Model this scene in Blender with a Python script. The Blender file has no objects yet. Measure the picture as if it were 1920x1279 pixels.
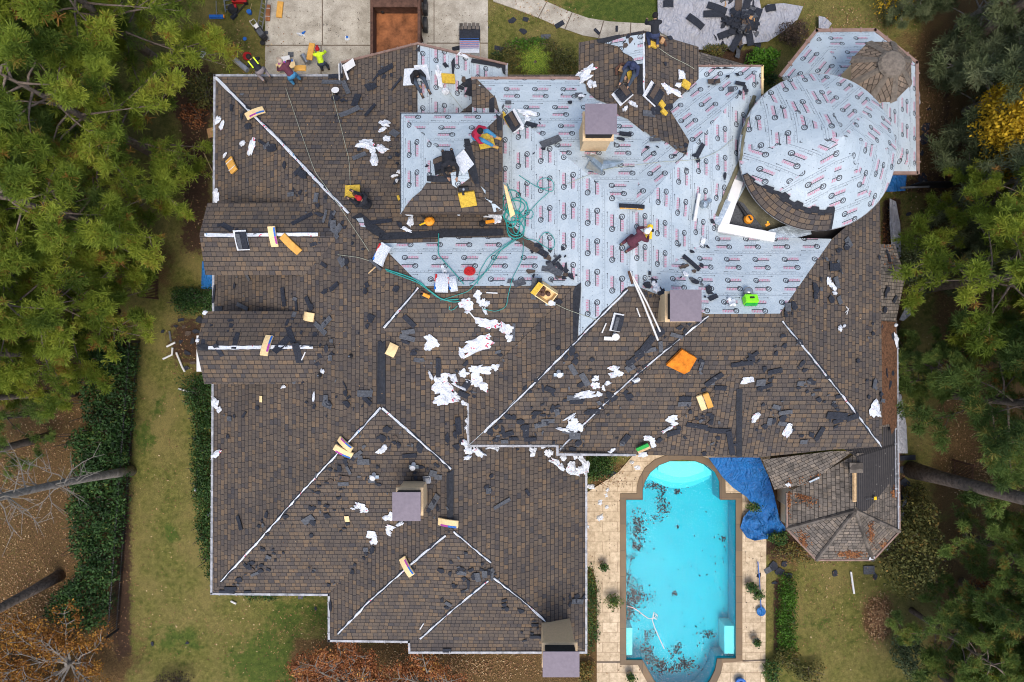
import bpy, bmesh, math, random
import numpy as np
from mathutils import Vector, Matrix, noise
from mathutils.bvhtree import BVHTree
from mathutils.geometry import delaunay_2d_cdt
R = math.radians
random.seed(7)
rng = np.random.default_rng(7)
# ------------------------------------------------------------ camera, sky, sun, exposure
H = 34.0                     # drone height above the lawn, metres
F = 1280.0                   # 24 mm lens on a 36 mm wide frame 1920 px wide
scene = bpy.context.scene
C = scene.collection
cam = bpy.data.objects.new('camera', bpy.data.cameras.new('camera'))
C.objects.link(cam); cam.location = (0, 0, H); cam.rotation_euler = (0, 0, 0)
cam.data.lens = 24; cam.data.sensor_width = 36; cam.data.clip_end = 2000; cam.data.clip_start = .1
scene.camera = cam
world = bpy.data.worlds.new('World'); scene.world = world; world.use_nodes = True
wn = world.node_tree; sky = wn.nodes.new('ShaderNodeTexSky'); sky.sky_type = 'NISHITA'; sky.sun_disc = False
sky.sun_elevation = R(70); sky.sun_rotation = R(172); sky.air_density = 1.0; sky.dust_density = 3.0
wn.links.new(sky.outputs[0], wn.nodes['Background'].inputs[0]); wn.nodes['Background'].inputs[1].default_value = .15
sd = bpy.data.lights.new('sun', 'SUN'); sd.energy = 1.25; sd.angle = R(22); sd.color = (1, .95, .88)
sun = bpy.data.objects.new('sun', sd); C.objects.link(sun)
_s = Vector((.14*math.cos(R(70)), -math.cos(R(70)), math.sin(R(70)))); sun.rotation_euler = _s.to_track_quat('Z', 'Y').to_euler(); sun.location = (0, 0, 60)
scene.view_settings.view_transform = 'Standard'; scene.view_settings.look = 'None'; scene.view_settings.exposure = .74
scene.render.engine = 'CYCLES'; scene.cycles.filter_width = 1.05
scene.cycles.max_bounces = 8; scene.cycles.transparent_max_bounces = 12

# ------------------------------------------------------------ node helpers
class NT:
    def __init__(s, name, rough=.8, spec=.3):
        s.m = bpy.data.materials.new(name); s.m.use_nodes = True; s.t = s.m.node_tree
        s.b = s.t.nodes['Principled BSDF']; s.b.inputs['Roughness'].default_value = rough
        s.b.inputs['Specular IOR Level'].default_value = spec
    def n(s, k, **kw):
        o = s.t.nodes.new('ShaderNode'+k)
        for a, v in kw.items(): setattr(o, a, v)
        return o
    def L(s, a, b): s.t.links.new(a, b)
    def put(s, sock, v):
        if hasattr(v, 'links'): s.L(v, sock)
        else: sock.default_value = v
    def M(s, op, a, b=0.0, c=0.0):
        o = s.n('Math', operation=op)
        s.put(o.inputs[0], a); s.put(o.inputs[1], b)
        if op in ('MULTIPLY_ADD', 'COMPARE', 'SMOOTH_MIN', 'WRAP'): s.put(o.inputs[2], c)
        return o.outputs[0]
    def box(s, x, lo, hi): return s.M('MULTIPLY', s.M('GREATER_THAN', x, lo), s.M('LESS_THAN', x, hi))
    def mix(s, f, a, b):
        o = s.n('Mix', data_type='RGBA'); s.put(o.inputs[0], f)
        s.put(o.inputs[6], a if hasattr(a, 'links') else (*a, 1)); s.put(o.inputs[7], b if hasattr(b, 'links') else (*b, 1))
        return o.outputs[2]
    def mul(s, a, b):
        o = s.n('Mix', data_type='RGBA', blend_type='MULTIPLY'); o.inputs[0].default_value = 1
        s.put(o.inputs[6], a if hasattr(a, 'links') else (*a, 1)); s.put(o.inputs[7], b if hasattr(b, 'links') else (*b, 1))
        return o.outputs[2]
    def ramp(s, f, stops, const=False):
        o = s.n('ValToRGB'); cr = o.color_ramp
        if const: cr.interpolation = 'CONSTANT'
        cr.elements[0].position = stops[0][0]; cr.elements[0].color = (*stops[0][1], 1)
        cr.elements[1].position = stops[1][0]; cr.elements[1].color = (*stops[1][1], 1)
        for p, c in stops[2:]:
            e = cr.elements.new(p); e.color = (*c, 1)
        s.put(o.inputs[0], f); return o.outputs[0]
    def noise(s, scale, detail=4, vec=None, rough=.55, dist=0):
        o = s.n('TexNoise'); o.inputs['Scale'].default_value = scale; o.inputs['Detail'].default_value = detail
        o.inputs['Roughness'].default_value = rough; o.inputs['Distortion'].default_value = dist
        s.L(vec if vec is not None else s.geo(), o.inputs['Vector']); return o.outputs[0]
    def geo(s):
        if not hasattr(s, '_g'): s._g = s.n('NewGeometry').outputs['Position']
        return s._g
    def obj(s):
        if not hasattr(s, '_o'): s._o = s.n('TexCoord').outputs['Object']
        return s._o
    def uv(s):
        if not hasattr(s, '_u'):
            a = s.n('UVMap'); b = s.n('SeparateXYZ'); s.L(a.outputs[0], b.inputs[0]); s._u = (b.outputs[0], b.outputs[1])
        return s._u
    def vec(s, x, y, z=0.0):
        o = s.n('CombineXYZ'); s.put(o.inputs[0], x); s.put(o.inputs[1], y); s.put(o.inputs[2], z); return o.outputs[0]
    def wn(s, v):
        o = s.n('TexWhiteNoise', noise_dimensions='1D'); s.put(o.inputs['W'], v); return o.outputs[0]
    def bump(s, h, strength=.5, dist=.02):
        o = s.n('Bump'); o.inputs['Strength'].default_value = strength; o.inputs['Distance'].default_value = dist
        s.put(o.inputs['Height'], h); s.L(o.outputs[0], s.b.inputs['Normal'])
    def col(s, c): s.put(s.b.inputs['Base Color'], c if hasattr(c, 'links') else (*c, 1)); return s.m

def plain(name, c, rough=.7, var=.25, scale=6, metal=0, bump=.0, spec=.3):
    t = NT(name, rough, spec); n = t.ramp(t.noise(scale, 6, rough=.65), [(.30, (0, 0, 0)), (.70, (1, 1, 1))])
    t.col(t.mix(n, tuple(x*(1-var) for x in c), tuple(min(1, x*(1+var)) for x in c)))
    t.b.inputs['Metallic'].default_value = metal
    if bump: t.bump(n, bump, .03)
    return t.m

def shingle(name, ramp, joint_shade, rowh=.19, bw=.21, old=0.0):
    t = NT(name, .92, .2); u, v = t.uv()
    wob = t.M('MULTIPLY_ADD', t.noise(1.1, 2), .05, v)
    row = t.M('FLOOR', t.M('DIVIDE', wob, rowh))
    u2 = t.M('ADD', u, t.M('MULTIPLY', t.wn(row), 3.0))
    u3 = t.M('ADD', u2, t.M('MULTIPLY', t.M('SINE', t.M('MULTIPLY_ADD', u2, 9.0, t.M('MULTIPLY', row, 2.3))), .035))
    b = t.n('TexBrick'); b.offset = 0.0; b.squash = 1.0
    b.inputs['Color1'].default_value = (0, 0, 0, 1); b.inputs['Color2'].default_value = (1, 1, 1, 1); b.inputs['Mortar'].default_value = (.5, .5, .5, 1)
    b.inputs['Scale'].default_value = 1; b.inputs['Mortar Size'].default_value = .009; b.inputs['Mortar Smooth'].default_value = .3
    b.inputs['Bias'].default_value = 0; b.inputs['Brick Width'].default_value = bw; b.inputs['Row Height'].default_value = rowh
    t.L(t.vec(u3, wob), b.inputs['Vector'])
    base = t.ramp(b.outputs['Color'], ramp)
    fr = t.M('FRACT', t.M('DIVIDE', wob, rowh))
    edge = t.M('LESS_THAN', fr, .13)  # shadow line of each course painted into the colour as a dark band
    g = t.noise(55, 3); base = t.mul(base, t.ramp(g, [(.25, (.62, .62, .62)), (.75, (1.3, 1.3, 1.3))]))
    big = t.noise(.5, 4); base = t.mul(base, t.ramp(big, [(.3, (.84, .85, .88)), (.7, (1.14, 1.10, 1.05))])); md = t.noise(2.2, 6, rough=.7); base = t.mul(base, t.ramp(md, [(.3, (.84, .84, .85)), (.7, (1.15, 1.13, 1.10))]))
    if old:
        o = t.noise(3.2, 5); base = t.mix(t.ramp(o, [(.45, (0, 0, 0)), (.7, (old, old, old))]), base, (.05, .045, .038))
    c = t.mix(t.M('MAXIMUM', t.M('MULTIPLY', edge, .55), b.outputs['Fac']), base, joint_shade)
    hgt = t.M('SUBTRACT', t.M('SUBTRACT', 1.0, fr), t.M('MULTIPLY', b.outputs['Fac'], .6))
    t.bump(t.M('ADD', hgt, t.M('MULTIPLY', g, .3)), .7, .018)
    return t.col(c)

def underlay(name):
    t = NT(name, .55, .4); u, v = t.uv()
    PU, PV = 1.08, .90
    sv = t.M('DIVIDE', v, PV); row = t.M('FLOOR', sv)
    su = t.M('ADD', t.M('DIVIDE', u, PU), t.wn(row))
    cu = t.M('MULTIPLY', t.M('FRACT', su), PU); cv = t.M('MULTIPLY', t.M('FRACT', sv), PV)
    def sq(x): return t.M('MULTIPLY', x, x)
    def rad(a, b, x, y): return t.M('SQRT', t.M('ADD', sq(t.M('SUBTRACT', a, x)), sq(t.M('SUBTRACT', b, y))))
    def ring(d, r, w): return t.M('LESS_THAN', t.M('ABSOLUTE', t.M('SUBTRACT', d, r)), w)
    def mark(a, b):
        blk = t.M('MAXIMUM', ring(rad(a, b, .2, .64), .092, .018), ring(rad(a, b, .212, .625), .042, .013))
        blk = t.M('MAXIMUM', blk, t.M('MULTIPLY', t.box(a, .29, .70), t.box(b, .568, .602)))
        gl = t.n('TexWhiteNoise', noise_dimensions='2D'); t.L(t.vec(t.M('FLOOR', t.M('MULTIPLY', a, 62)), t.M('FLOOR', t.M('MULTIPLY', b, 40))), gl.inputs['Vector'])
        pk = t.M('MULTIPLY', t.M('MULTIPLY', t.box(a, .31, .72), t.box(b, .612, .712)), t.M('MULTIPLY', t.M('MULTIPLY_ADD', t.M('GREATER_THAN', gl.outputs[0], .3), .6, .4), t.M('MULTIPLY_ADD', t.M('LESS_THAN', t.M('FRACT', t.M('MULTIPLY', a, 17)), .70), .85, .15)))
        thin = t.M('MULTIPLY', t.box(a, .26, .64), t.M('MAXIMUM', t.box(b, .525, .537), t.box(b, .487, .497)))
        thin = t.M('MULTIPLY', thin, t.M('GREATER_THAN', t.noise(38, 1), .45))
        arrow = t.M('MULTIPLY', t.box(a, .62, .78), t.box(b, .812, .828))
        arrow = t.M('MAXIMUM', arrow, t.M('LESS_THAN', rad(a, b, .8, .82), .022))
        sq_ = t.M('MULTIPLY', t.M('MULTIPLY', t.box(a, .3, .6), t.box(b, .805, .835)), t.M('GREATER_THAN', t.noise(60, 1), .5))
        dot = t.M('LESS_THAN', rad(a, b, .24, .53), .014)
        blk = t.M('MAXIMUM', t.M('MAXIMUM', blk, arrow), dot)
        gry = t.M('MAXIMUM', thin, t.M('MULTIPLY', sq_, .8))
        return blk, pk, gry
    b1, p1, g1 = mark(cu, cv)
    b2, p2, g2 = mark(t.M('SUBTRACT', .80, cu), t.M('SUBTRACT', .93, cv))
    blk = t.M('MAXIMUM', b1, b2); pk = t.M('MAXIMUM', p1, p2); gry = t.M('MAXIMUM', g1, g2)
    seam = t.M('MAXIMUM', t.box(cv, 0, .013), t.M('MULTIPLY', t.box(cv, .078, .086), .5))
    du = t.M('FRACT', t.M('DIVIDE', u, .14)); dots = t.M('MULTIPLY', t.box(du, .42, .6), t.M('MAXIMUM', t.box(cv, .035, .056), t.box(cv, .45, .463)))
    vo = t.n('TexVoronoi'); vo.inputs['Scale'].default_value = 3.4; t.L(t.geo(), vo.inputs['Vector'])
    nail = t.M('LESS_THAN', vo.outputs['Distance'], .045)
    wr = t.noise(2.6, 6, rough=.65, dist=.6); big = t.noise(.7, 3)
    base = t.mix(wr, (.315, .375, .41), (.485, .55, .585)); base = t.mul(base, t.ramp(big, [(.3, (.9, .92, .95)), (.7, (1.07, 1.05, 1.03))]))
    c = t.mix(t.M('MULTIPLY', pk, .85), base, (.46, .13, .20))
    c = t.mix(t.M('MULTIPLY', gry, .85), c, (.09, .10, .12))
    c = t.mix(t.M('MULTIPLY', seam, .9), c, (.07, .08, .10))
    c = t.mix(t.M('MULTIPLY', t.M('MAXIMUM', dots, nail), .75), c, (.06, .06, .08))
    c = t.mix(t.M('MULTIPLY', blk, .93), c, (.018, .018, .025))
    w2 = t.noise(7, 5, rough=.6, dist=1.2)
    t.bump(t.M('ADD', wr, t.M('MULTIPLY', w2, .35)), .55, .06)
    return t.col(c)

def wrapper(name, red=.64, blue=.72):
    t = NT(name, .45, .5); n = t.noise(5, 3, vec=t.obj(), dist=1.0); n2 = t.noise(3.5, 3, vec=t.obj(), dist=2.0)
    base = t.mix(t.noise(14, 4, vec=t.obj()), (.48, .52, .57), (.84, .85, .86))
    c = t.mix(t.M('GREATER_THAN', n, red), base, (.55, .05, .10))
    c = t.mix(t.M('GREATER_THAN', n2, blue), c, (.10, .32, .55))
    t.bump(t.noise(11, 6, vec=t.obj(), rough=.65, dist=2.0), .9, .05); return t.col(c)

def attr_mat(name, stops, rough=.8, trans=0.0, attr='tint'):
    t = NT(name, rough, .25); a = t.n('Attribute'); a.attribute_name = attr
    oi = t.n('ObjectInfo'); f = t.M('ADD', a.outputs['Fac'], t.M('MULTIPLY', t.M('SUBTRACT', oi.outputs['Random'], .5), .12))
    c = t.ramp(f, stops)
    if trans:
        t.b.inputs['Transmission Weight'].default_value = 0
        tr = t.n('BsdfTranslucent'); t.L(c, tr.inputs[0]); mx = t.n('MixShader'); mx.inputs[0].default_value = trans
        out = t.t.nodes['Material Output']; t.L(t.b.outputs[0], mx.inputs[1]); t.L(tr.outputs[0], mx.inputs[2]); t.L(mx.outputs[0], out.inputs[0])
    return t.col(c)

BR = [(0, (.062, .058, .060)), (.16, (.106, .084, .067)), (.34, (.082, .070, .063)), (.5, (.120, .095, .073)), (.66, (.094, .079, .067)), (.82, (.130, .098, .070)), (.95, (.142, .103, .070)), (1, (.155, .110, .072))]
OLD = [(0, (.13, .115, .10)), (.3, (.20, .172, .145)), (.6, (.16, .14, .12)), (.85, (.25, .21, .17)), (1, (.19, .155, .12))]
TUR = [(0, (.15, .118, .09)), (.35, (.21, .165, .125)), (.6, (.17, .135, .105)), (1, (.27, .205, .15))]
M = dict(
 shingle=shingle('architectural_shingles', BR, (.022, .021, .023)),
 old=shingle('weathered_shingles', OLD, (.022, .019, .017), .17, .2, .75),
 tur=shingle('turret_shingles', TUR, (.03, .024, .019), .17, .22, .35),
 under=underlay('printed_underlayment'),
 felt=plain('black_felt', (.022, .024, .03), .85, .35, 9, bump=.3),
 scrapk=plain('scrap_underside', (.020, .023, .032), .8, .4, 14, bump=.4),
 scrapg=plain('scrap_grey', (.075, .08, .09), .75, .4, 14, bump=.4),
 scrapb=plain('scrap_brown', (.085, .062, .048), .9, .5, 40, bump=.4),
 white=wrapper('white_wrapper'), whiter=wrapper('printed_wrapper', .62, .68), whitep=wrapper('plain_wrapper', .8, .8),
 strip=wrapper('ridge_strip_mat', .66, .7),
 tan=plain('kraft_wrapper', (.74, .54, .27), .6, .15, 8, bump=.2), tan2=plain('brown_cardboard', (.42, .24, .11), .8, .15, 8),
 orange=plain('orange_wrapper', (.58, .30, .06), .6, .15, 8), label=plain('blue_label', (.03, .13, .42), .5, .3, 12), label2=plain('purple_label', (.34, .05, .27), .5, .3, 12),
 foam=plain('yellow_foam', (.55, .36, .045), .9, .25, 12, bump=.4), foam2=plain('orange_foam', (.56, .17, .012), .9, .45, 4, bump=.4),
 stucco=plain('stucco', (.66, .47, .27), .9, .1, 14, bump=.25), stucco_d=plain('wall_stucco', (.44, .36, .27), .9, .1, 9, bump=.2),
 cap=plain('brown_metal', (.185, .155, .18), .65, .1, 9, .15), hipcap=plain('hip_cap_shingle', (.15, .125, .10), .9, .35, 9, bump=.3), dark=plain('dark_void', (.02, .018, .017), .9),
 gutter=plain('white_gutter', (.27, .275, .29), .5, .5, 4, .1), gutterb=plain('bronze_gutter', (.22, .14, .11), .5, .3, 5),
 galv=plain('galvanised', (.36, .42, .46), .3, .3, 4, .7, bump=.3), whitep2=plain('white_paint', (.62, .61, .59), .5, .06, 5), steel=plain('steel', (.35, .36, .38), .35, .2, 6, .8),
 rust=plain('rusty_steel', (.24, .09, .035), .85, .6, 2.2, bump=.3), rustd=plain('rusty_rim', (.09, .045, .03), .85, .5, 4, bump=.3),
 black=plain('black_plastic', (.02, .02, .022), .5), red=plain('red_plastic', (.45, .02, .02), .5), orangep=plain('orange_plastic', (.75, .28, .02), .5),
 yellowp=plain('yellow_plastic', (.8, .5, .02), .5), green=plain('lime_plastic', (.22, .72, .02), .45), greend=plain('green_panel', (.02, .32, .05), .5), blue=plain('blue_plastic', (.02, .12, .42), .45),
 hose=plain('teal_hose', (.03, .27, .24), .5), rope=plain('pale_rope', (.36, .37, .28), .9), wood=plain('pine_board', (.5, .34, .18), .8, .3, 8),
 bark=plain('pine_bark', (.15, .115, .09), .95, .6, 7, bump=.8), barkg=plain('grey_bark', (.24, .21, .18), .95, .5, 6, bump=.8), twig=plain('pale_twig', (.20, .178, .15), .9, .3, 9),
 needles_heap=plain('pine_needle_litter', (.12, .058, .03), .95, .6, 9, bump=.7), glass=plain('window_glass', (.05, .07, .08), .1, spec=.8),
 moss_and_shade=plain('algae_deck_and_shade', (.13, .12, .075), .9, .35, 2.5, bump=.3), bluegrey=plain('grey_tarp', (.30, .31, .34), .5, .3, 2, bump=.5),
)
def tarp(name, a, b, sc=2.2):
    t = NT(name, .42, .5); n = t.noise(sc, 7, rough=.7, dist=2.2); t.col(t.mix(n, a, b))
    w = t.n('TexWave'); w.inputs['Scale'].default_value = 1.3; w.inputs['Distortion'].default_value = 14; w.inputs['Detail'].default_value = 4; t.L(t.geo(), w.inputs['Vector'])
    t.bump(t.M('ADD', n, t.M('MULTIPLY', w.outputs[1], .5)), .9, .12); return t.m
M['bluetarp'] = tarp('blue_tarp', (.003, .045, .19), (.02, .22, .58)); M['greytarp'] = tarp('silver_tarp', (.24, .24, .26), (.50, .50, .54), 1.5)
def concrete():
    t = NT('concrete', .9, .25); n = t.noise(1.3, 6, rough=.65); f = t.noise(26, 4)
    c = t.mix(t.ramp(n, [(.35, (0, 0, 0)), (.65, (1, 1, 1))]), (.30, .265, .21), (.50, .455, .375)); c = t.mul(c, t.ramp(f, [(.3, (.75, .75, .75)), (.7, (1.12, 1.12, 1.12))]))
    st = t.noise(2.3, 7, rough=.8); c = t.mix(t.ramp(st, [(.56, (0, 0, 0)), (.70, (.75, .75, .75))]), c, (.17, .145, .11))
    t.bump(f, .25, .01); return t.col(c)
M['concrete'] = concrete(); M['joint'] = plain('expansion_joint', (.13, .10, .075), .95)
def paver():
    t = NT('stamped_pool_deck', .85, .3); b = t.n('TexBrick'); b.offset = .5
    b.inputs['Color1'].default_value = (.50, .39, .26, 1); b.inputs['Color2'].default_value = (.60, .48, .33, 1); b.inputs['Mortar'].default_value = (.34, .25, .16, 1)
    b.inputs['Scale'].default_value = 1; b.inputs['Mortar Size'].default_value = .012; b.inputs['Brick Width'].default_value = .75; b.inputs['Row Height'].default_value = .5
    t.L(t.geo(), b.inputs['Vector']); n = t.noise(4, 7, rough=.75); c = t.mul(b.outputs[0], t.ramp(n, [(.3, (.6, .57, .52)), (.62, (1.1, 1.1, 1.1))])); t.bump(n, .3, .02); return t.col(c)
M['paver'] = paver()
def coping():
    t = NT('bronze_stone_coping', .55, .4); n = t.noise(1.6, 5); b = t.n('TexBrick'); b.offset = 0
    b.inputs['Color1'].default_value = (.75, .75, .75, 1); b.inputs['Color2'].default_value = (1.25, 1.2, 1.1, 1); b.inputs['Mortar'].default_value = (.4, .4, .4, 1)
    b.inputs['Scale'].default_value = 1; b.inputs['Mortar Size'].default_value = .01; b.inputs['Brick Width'].default_value = 1.3; b.inputs['Row Height'].default_value = 1.3; t.L(t.geo(), b.inputs['Vector'])
    return t.col(t.mul(t.mix(n, (.085, .055, .03), (.17, .105, .045)), b.outputs[0]))
M['coping'] = coping()
def plaster():
    t = NT('pool_plaster', .8, .2); n = t.noise(1.2, 4); f = t.noise(22, 3)
    return t.col(t.mul(t.mix(n, (.002, .38, .49), (.010, .53, .63)), t.ramp(f, [(.3, (.88, .9, .9)), (.7, (1.08, 1.06, 1.06))])))
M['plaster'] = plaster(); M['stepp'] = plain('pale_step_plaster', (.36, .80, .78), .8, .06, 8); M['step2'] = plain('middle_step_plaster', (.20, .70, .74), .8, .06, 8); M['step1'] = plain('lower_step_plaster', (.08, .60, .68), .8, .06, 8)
def water():
    t = NT('pool_water', .05); out = t.t.nodes['Material Output']
    tr = t.n('BsdfTransparent'); tr.inputs[0].default_value = (.62, .95, .97, 1); gl = t.n('BsdfGlossy'); gl.inputs['Roughness'].default_value = .08
    n = t.noise(5.5, 4, dist=.8); bp = t.n('Bump'); bp.inputs['Strength'].default_value = .28; bp.inputs['Distance'].default_value = .06; t.L(n, bp.inputs['Height']); t.L(bp.outputs[0], gl.inputs['Normal'])
    fr = t.n('Fresnel'); fr.inputs[0].default_value = 1.33; t.L(bp.outputs[0], fr.inputs['Normal'])
    mx = t.n('MixShader'); t.L(t.M('MULTIPLY', fr.outputs[0], .45), mx.inputs[0]); t.L(tr.outputs[0], mx.inputs[1]); t.L(gl.outputs[0], mx.inputs[2]); t.L(mx.outputs[0], out.inputs[0]); return t.m
M['water'] = water()
def feltrow():
    t = NT('nailed_felt_rows', .85, .3); u, v = t.uv(); fr = t.M('FRACT', t.M('DIVIDE', v, .14)); n = t.noise(7, 5)
    c = t.mix(n, (.016, .016, .018), (.05, .045, .045)); c = t.mix(t.M('LESS_THAN', fr, .16), c, (.085, .075, .07))
    vo = t.n('TexVoronoi'); vo.inputs['Scale'].default_value = 3.2; t.L(t.geo(), vo.inputs['Vector']); c = t.mix(t.M('LESS_THAN', vo.outputs['Distance'], .10), c, (.16, .15, .14)); t.bump(fr, .4, .01); return t.col(c)
M['feltrow'] = feltrow()
def groundmat():
    t = NT('lawn_and_litter', .95, .15); a = t.n('Attribute'); a.attribute_name = 'mask'; s = t.n('SeparateColor'); t.L(a.outputs['Color'], s.inputs[0])
    f = t.noise(34, 4, rough=.7); m = t.noise(4.5, 5, rough=.65); b = t.noise(.55, 4); fs = t.noise(110, 2)
    grass = t.mix(t.ramp(m, [(.32, (0, 0, 0)), (.68, (1, 1, 1))]), (.055, .070, .013), (.165, .152, .042))
    grass = t.mix(t.ramp(b, [(.4, (0, 0, 0)), (.62, (.55, .55, .55))]), grass, (.20, .155, .06))
    gr = t.mix(t.M('MULTIPLY', t.ramp(m, [(.3, (0, 0, 0)), (.6, (1, 1, 1))]), 1.0), (.030, .056, .010), (.078, .105, .020))
    def sharp(x, n, k=.5): return t.ramp(t.M('ADD', x, t.M('MULTIPLY', t.M('SUBTRACT', n, .5), k)), [(.36, (0, 0, 0)), (.64, (1, 1, 1))])
    c = t.mix(sharp(s.outputs[1], t.noise(1.6, 6, rough=.7), 1.7), grass, gr)
    lit = t.mix(t.ramp(f, [(.3, (0, 0, 0)), (.7, (1, 1, 1))]), (.045, .030, .012), (.165, .102, .042)); c = t.mix(sharp(s.outputs[0], t.noise(1.1, 7, rough=.75), 1.5), c, lit)
    mu = t.mix(m, (.022, .014, .01), (.085, .05, .03)); c = t.mix(sharp(s.outputs[2], m, 1.3), c, mu)
    c = t.mul(c, t.ramp(f, [(.28, (.30, .30, .30)), (.72, (1.75, 1.7, 1.65))])); c = t.mul(c, t.ramp(fs, [(.3, (.75, .75, .75)), (.7, (1.25, 1.25, 1.25))]))
    t.bump(f, .8, .05); return t.col(c)
M['ground'] = groundmat()
M['pine'] = attr_mat('pine_needles', [(0, (.08, .125, .018)), (.3, (.17, .235, .028)), (.62, (.28, .34, .040)), (.86, (.37, .40, .05)), (.94, (.26, .19, .04)), (1, (.34, .17, .04))], .7, .4)
M['pine2'] = attr_mat('pine_needles_deep', [(0, (.07, .115, .03)), (.35, (.13, .20, .046)), (.7, (.20, .28, .062)), (.93, (.27, .33, .075)), (1, (.34, .16, .04))], .7, .4)
M['cedar'] = attr_mat('cedar_foliage', [(0, (.07, .095, .04)), (.5, (.15, .18, .08)), (.9, (.23, .25, .13)), (1, (.18, .15, .08))], .8, .2)
M['hedge'] = attr_mat('hedge_leaves', [(0, (.014, .034, .010)), (.5, (.036, .085, .020)), (.9, (.075, .145, .032)), (1, (.20, .19, .04))], .6, .2)
M['bright'] = attr_mat('bright_leaves', [(0, (.04, .09, .01)), (.5, (.10, .24, .02)), (1, (.22, .40, .04))], .6, .3)
M['yellow'] = attr_mat('yellow_leaves', [(0, (.25, .17, .02)), (.4, (.62, .40, .025)), (1, (.9, .62, .04))], .7, .3)
M['needle'] = attr_mat('pine_straw', [(0, (.05, .022, .012)), (.5, (.16, .062, .026)), (1, (.30, .13, .05))], .9)
M['olive'] = attr_mat('olive_leaves', [(0, (.045, .055, .018)), (.5, (.12, .122, .034)), (.85, (.20, .165, .045)), (1, (.28, .15, .04))], .7, .25)
M['rusty'] = attr_mat('rusty_leaves', [(0, (.11, .036, .016)), (.45, (.30, .11, .04)), (.8, (.45, .20, .08)), (1, (.6, .34, .08))], .8, .2)
M['orangel'] = attr_mat('orange_leaves', [(0, (.10, .04, .015)), (.5, (.28, .12, .025)), (1, (.46, .25, .04))], .8, .25)
M['litter'] = attr_mat('fallen_leaf', [(0, (.09, .04, .02)), (.5, (.22, .11, .05)), (.85, (.36, .22, .10)), (1, (.55, .42, .25))], .8)
M['maroon'] = attr_mat('maroon_bush', [(0, (.03, .022, .018)), (.6, (.075, .05, .035)), (1, (.13, .085, .05))], .8)
M['palm'] = attr_mat('palm_leaflets', [(0, (.08, .14, .02)), (.5, (.22, .32, .03)), (1, (.46, .50, .06))], .6, .25)

# ------------------------------------------------------------ object helpers
def prop(o, label=None, cat=None, group=None, kind=None):
    if label: o['label'] = label
    if cat: o['category'] = cat
    if group: o['group'] = group
    if kind: o['kind'] = kind
    return o
def empty(name, loc, label, cat, group=None):
    o = bpy.data.objects.new(name, None); C.objects.link(o); o.location = loc; o.empty_display_size = .2
    return prop(o, label, cat, group)
def link(name, me, parent=None, mat=None):
    o = bpy.data.objects.new(name, me); C.objects.link(o)
    if mat is not None and not me.materials: me.materials.append(mat)
    if parent: o.parent = parent
    return o
def mesh(name, vs, fs, mat, parent=None, uv=None, smooth=False):
    me = bpy.data.meshes.new(name); me.from_pydata([tuple(v) for v in vs], [], fs)
    if uv:
        l = me.uv_layers.new(name='UVMap')
        for lp in me.loops: l.data[lp.index].uv = uv[lp.vertex_index]
    if smooth: me.polygons.foreach_set('use_smooth', [True]*len(me.polygons))
    me.materials.append(mat); me.update()
    return link(name, me, parent)
def local(o, root):   # re-express a world-space mesh under a root at its own location
    o.matrix_parent_inverse = Matrix.Translation(-Vector(root.location)); return o
def W(px, py, z=0.0):
    return Vector(((px-960)/F*(H-z), (639.5-py)/F*(H-z), z))
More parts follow.
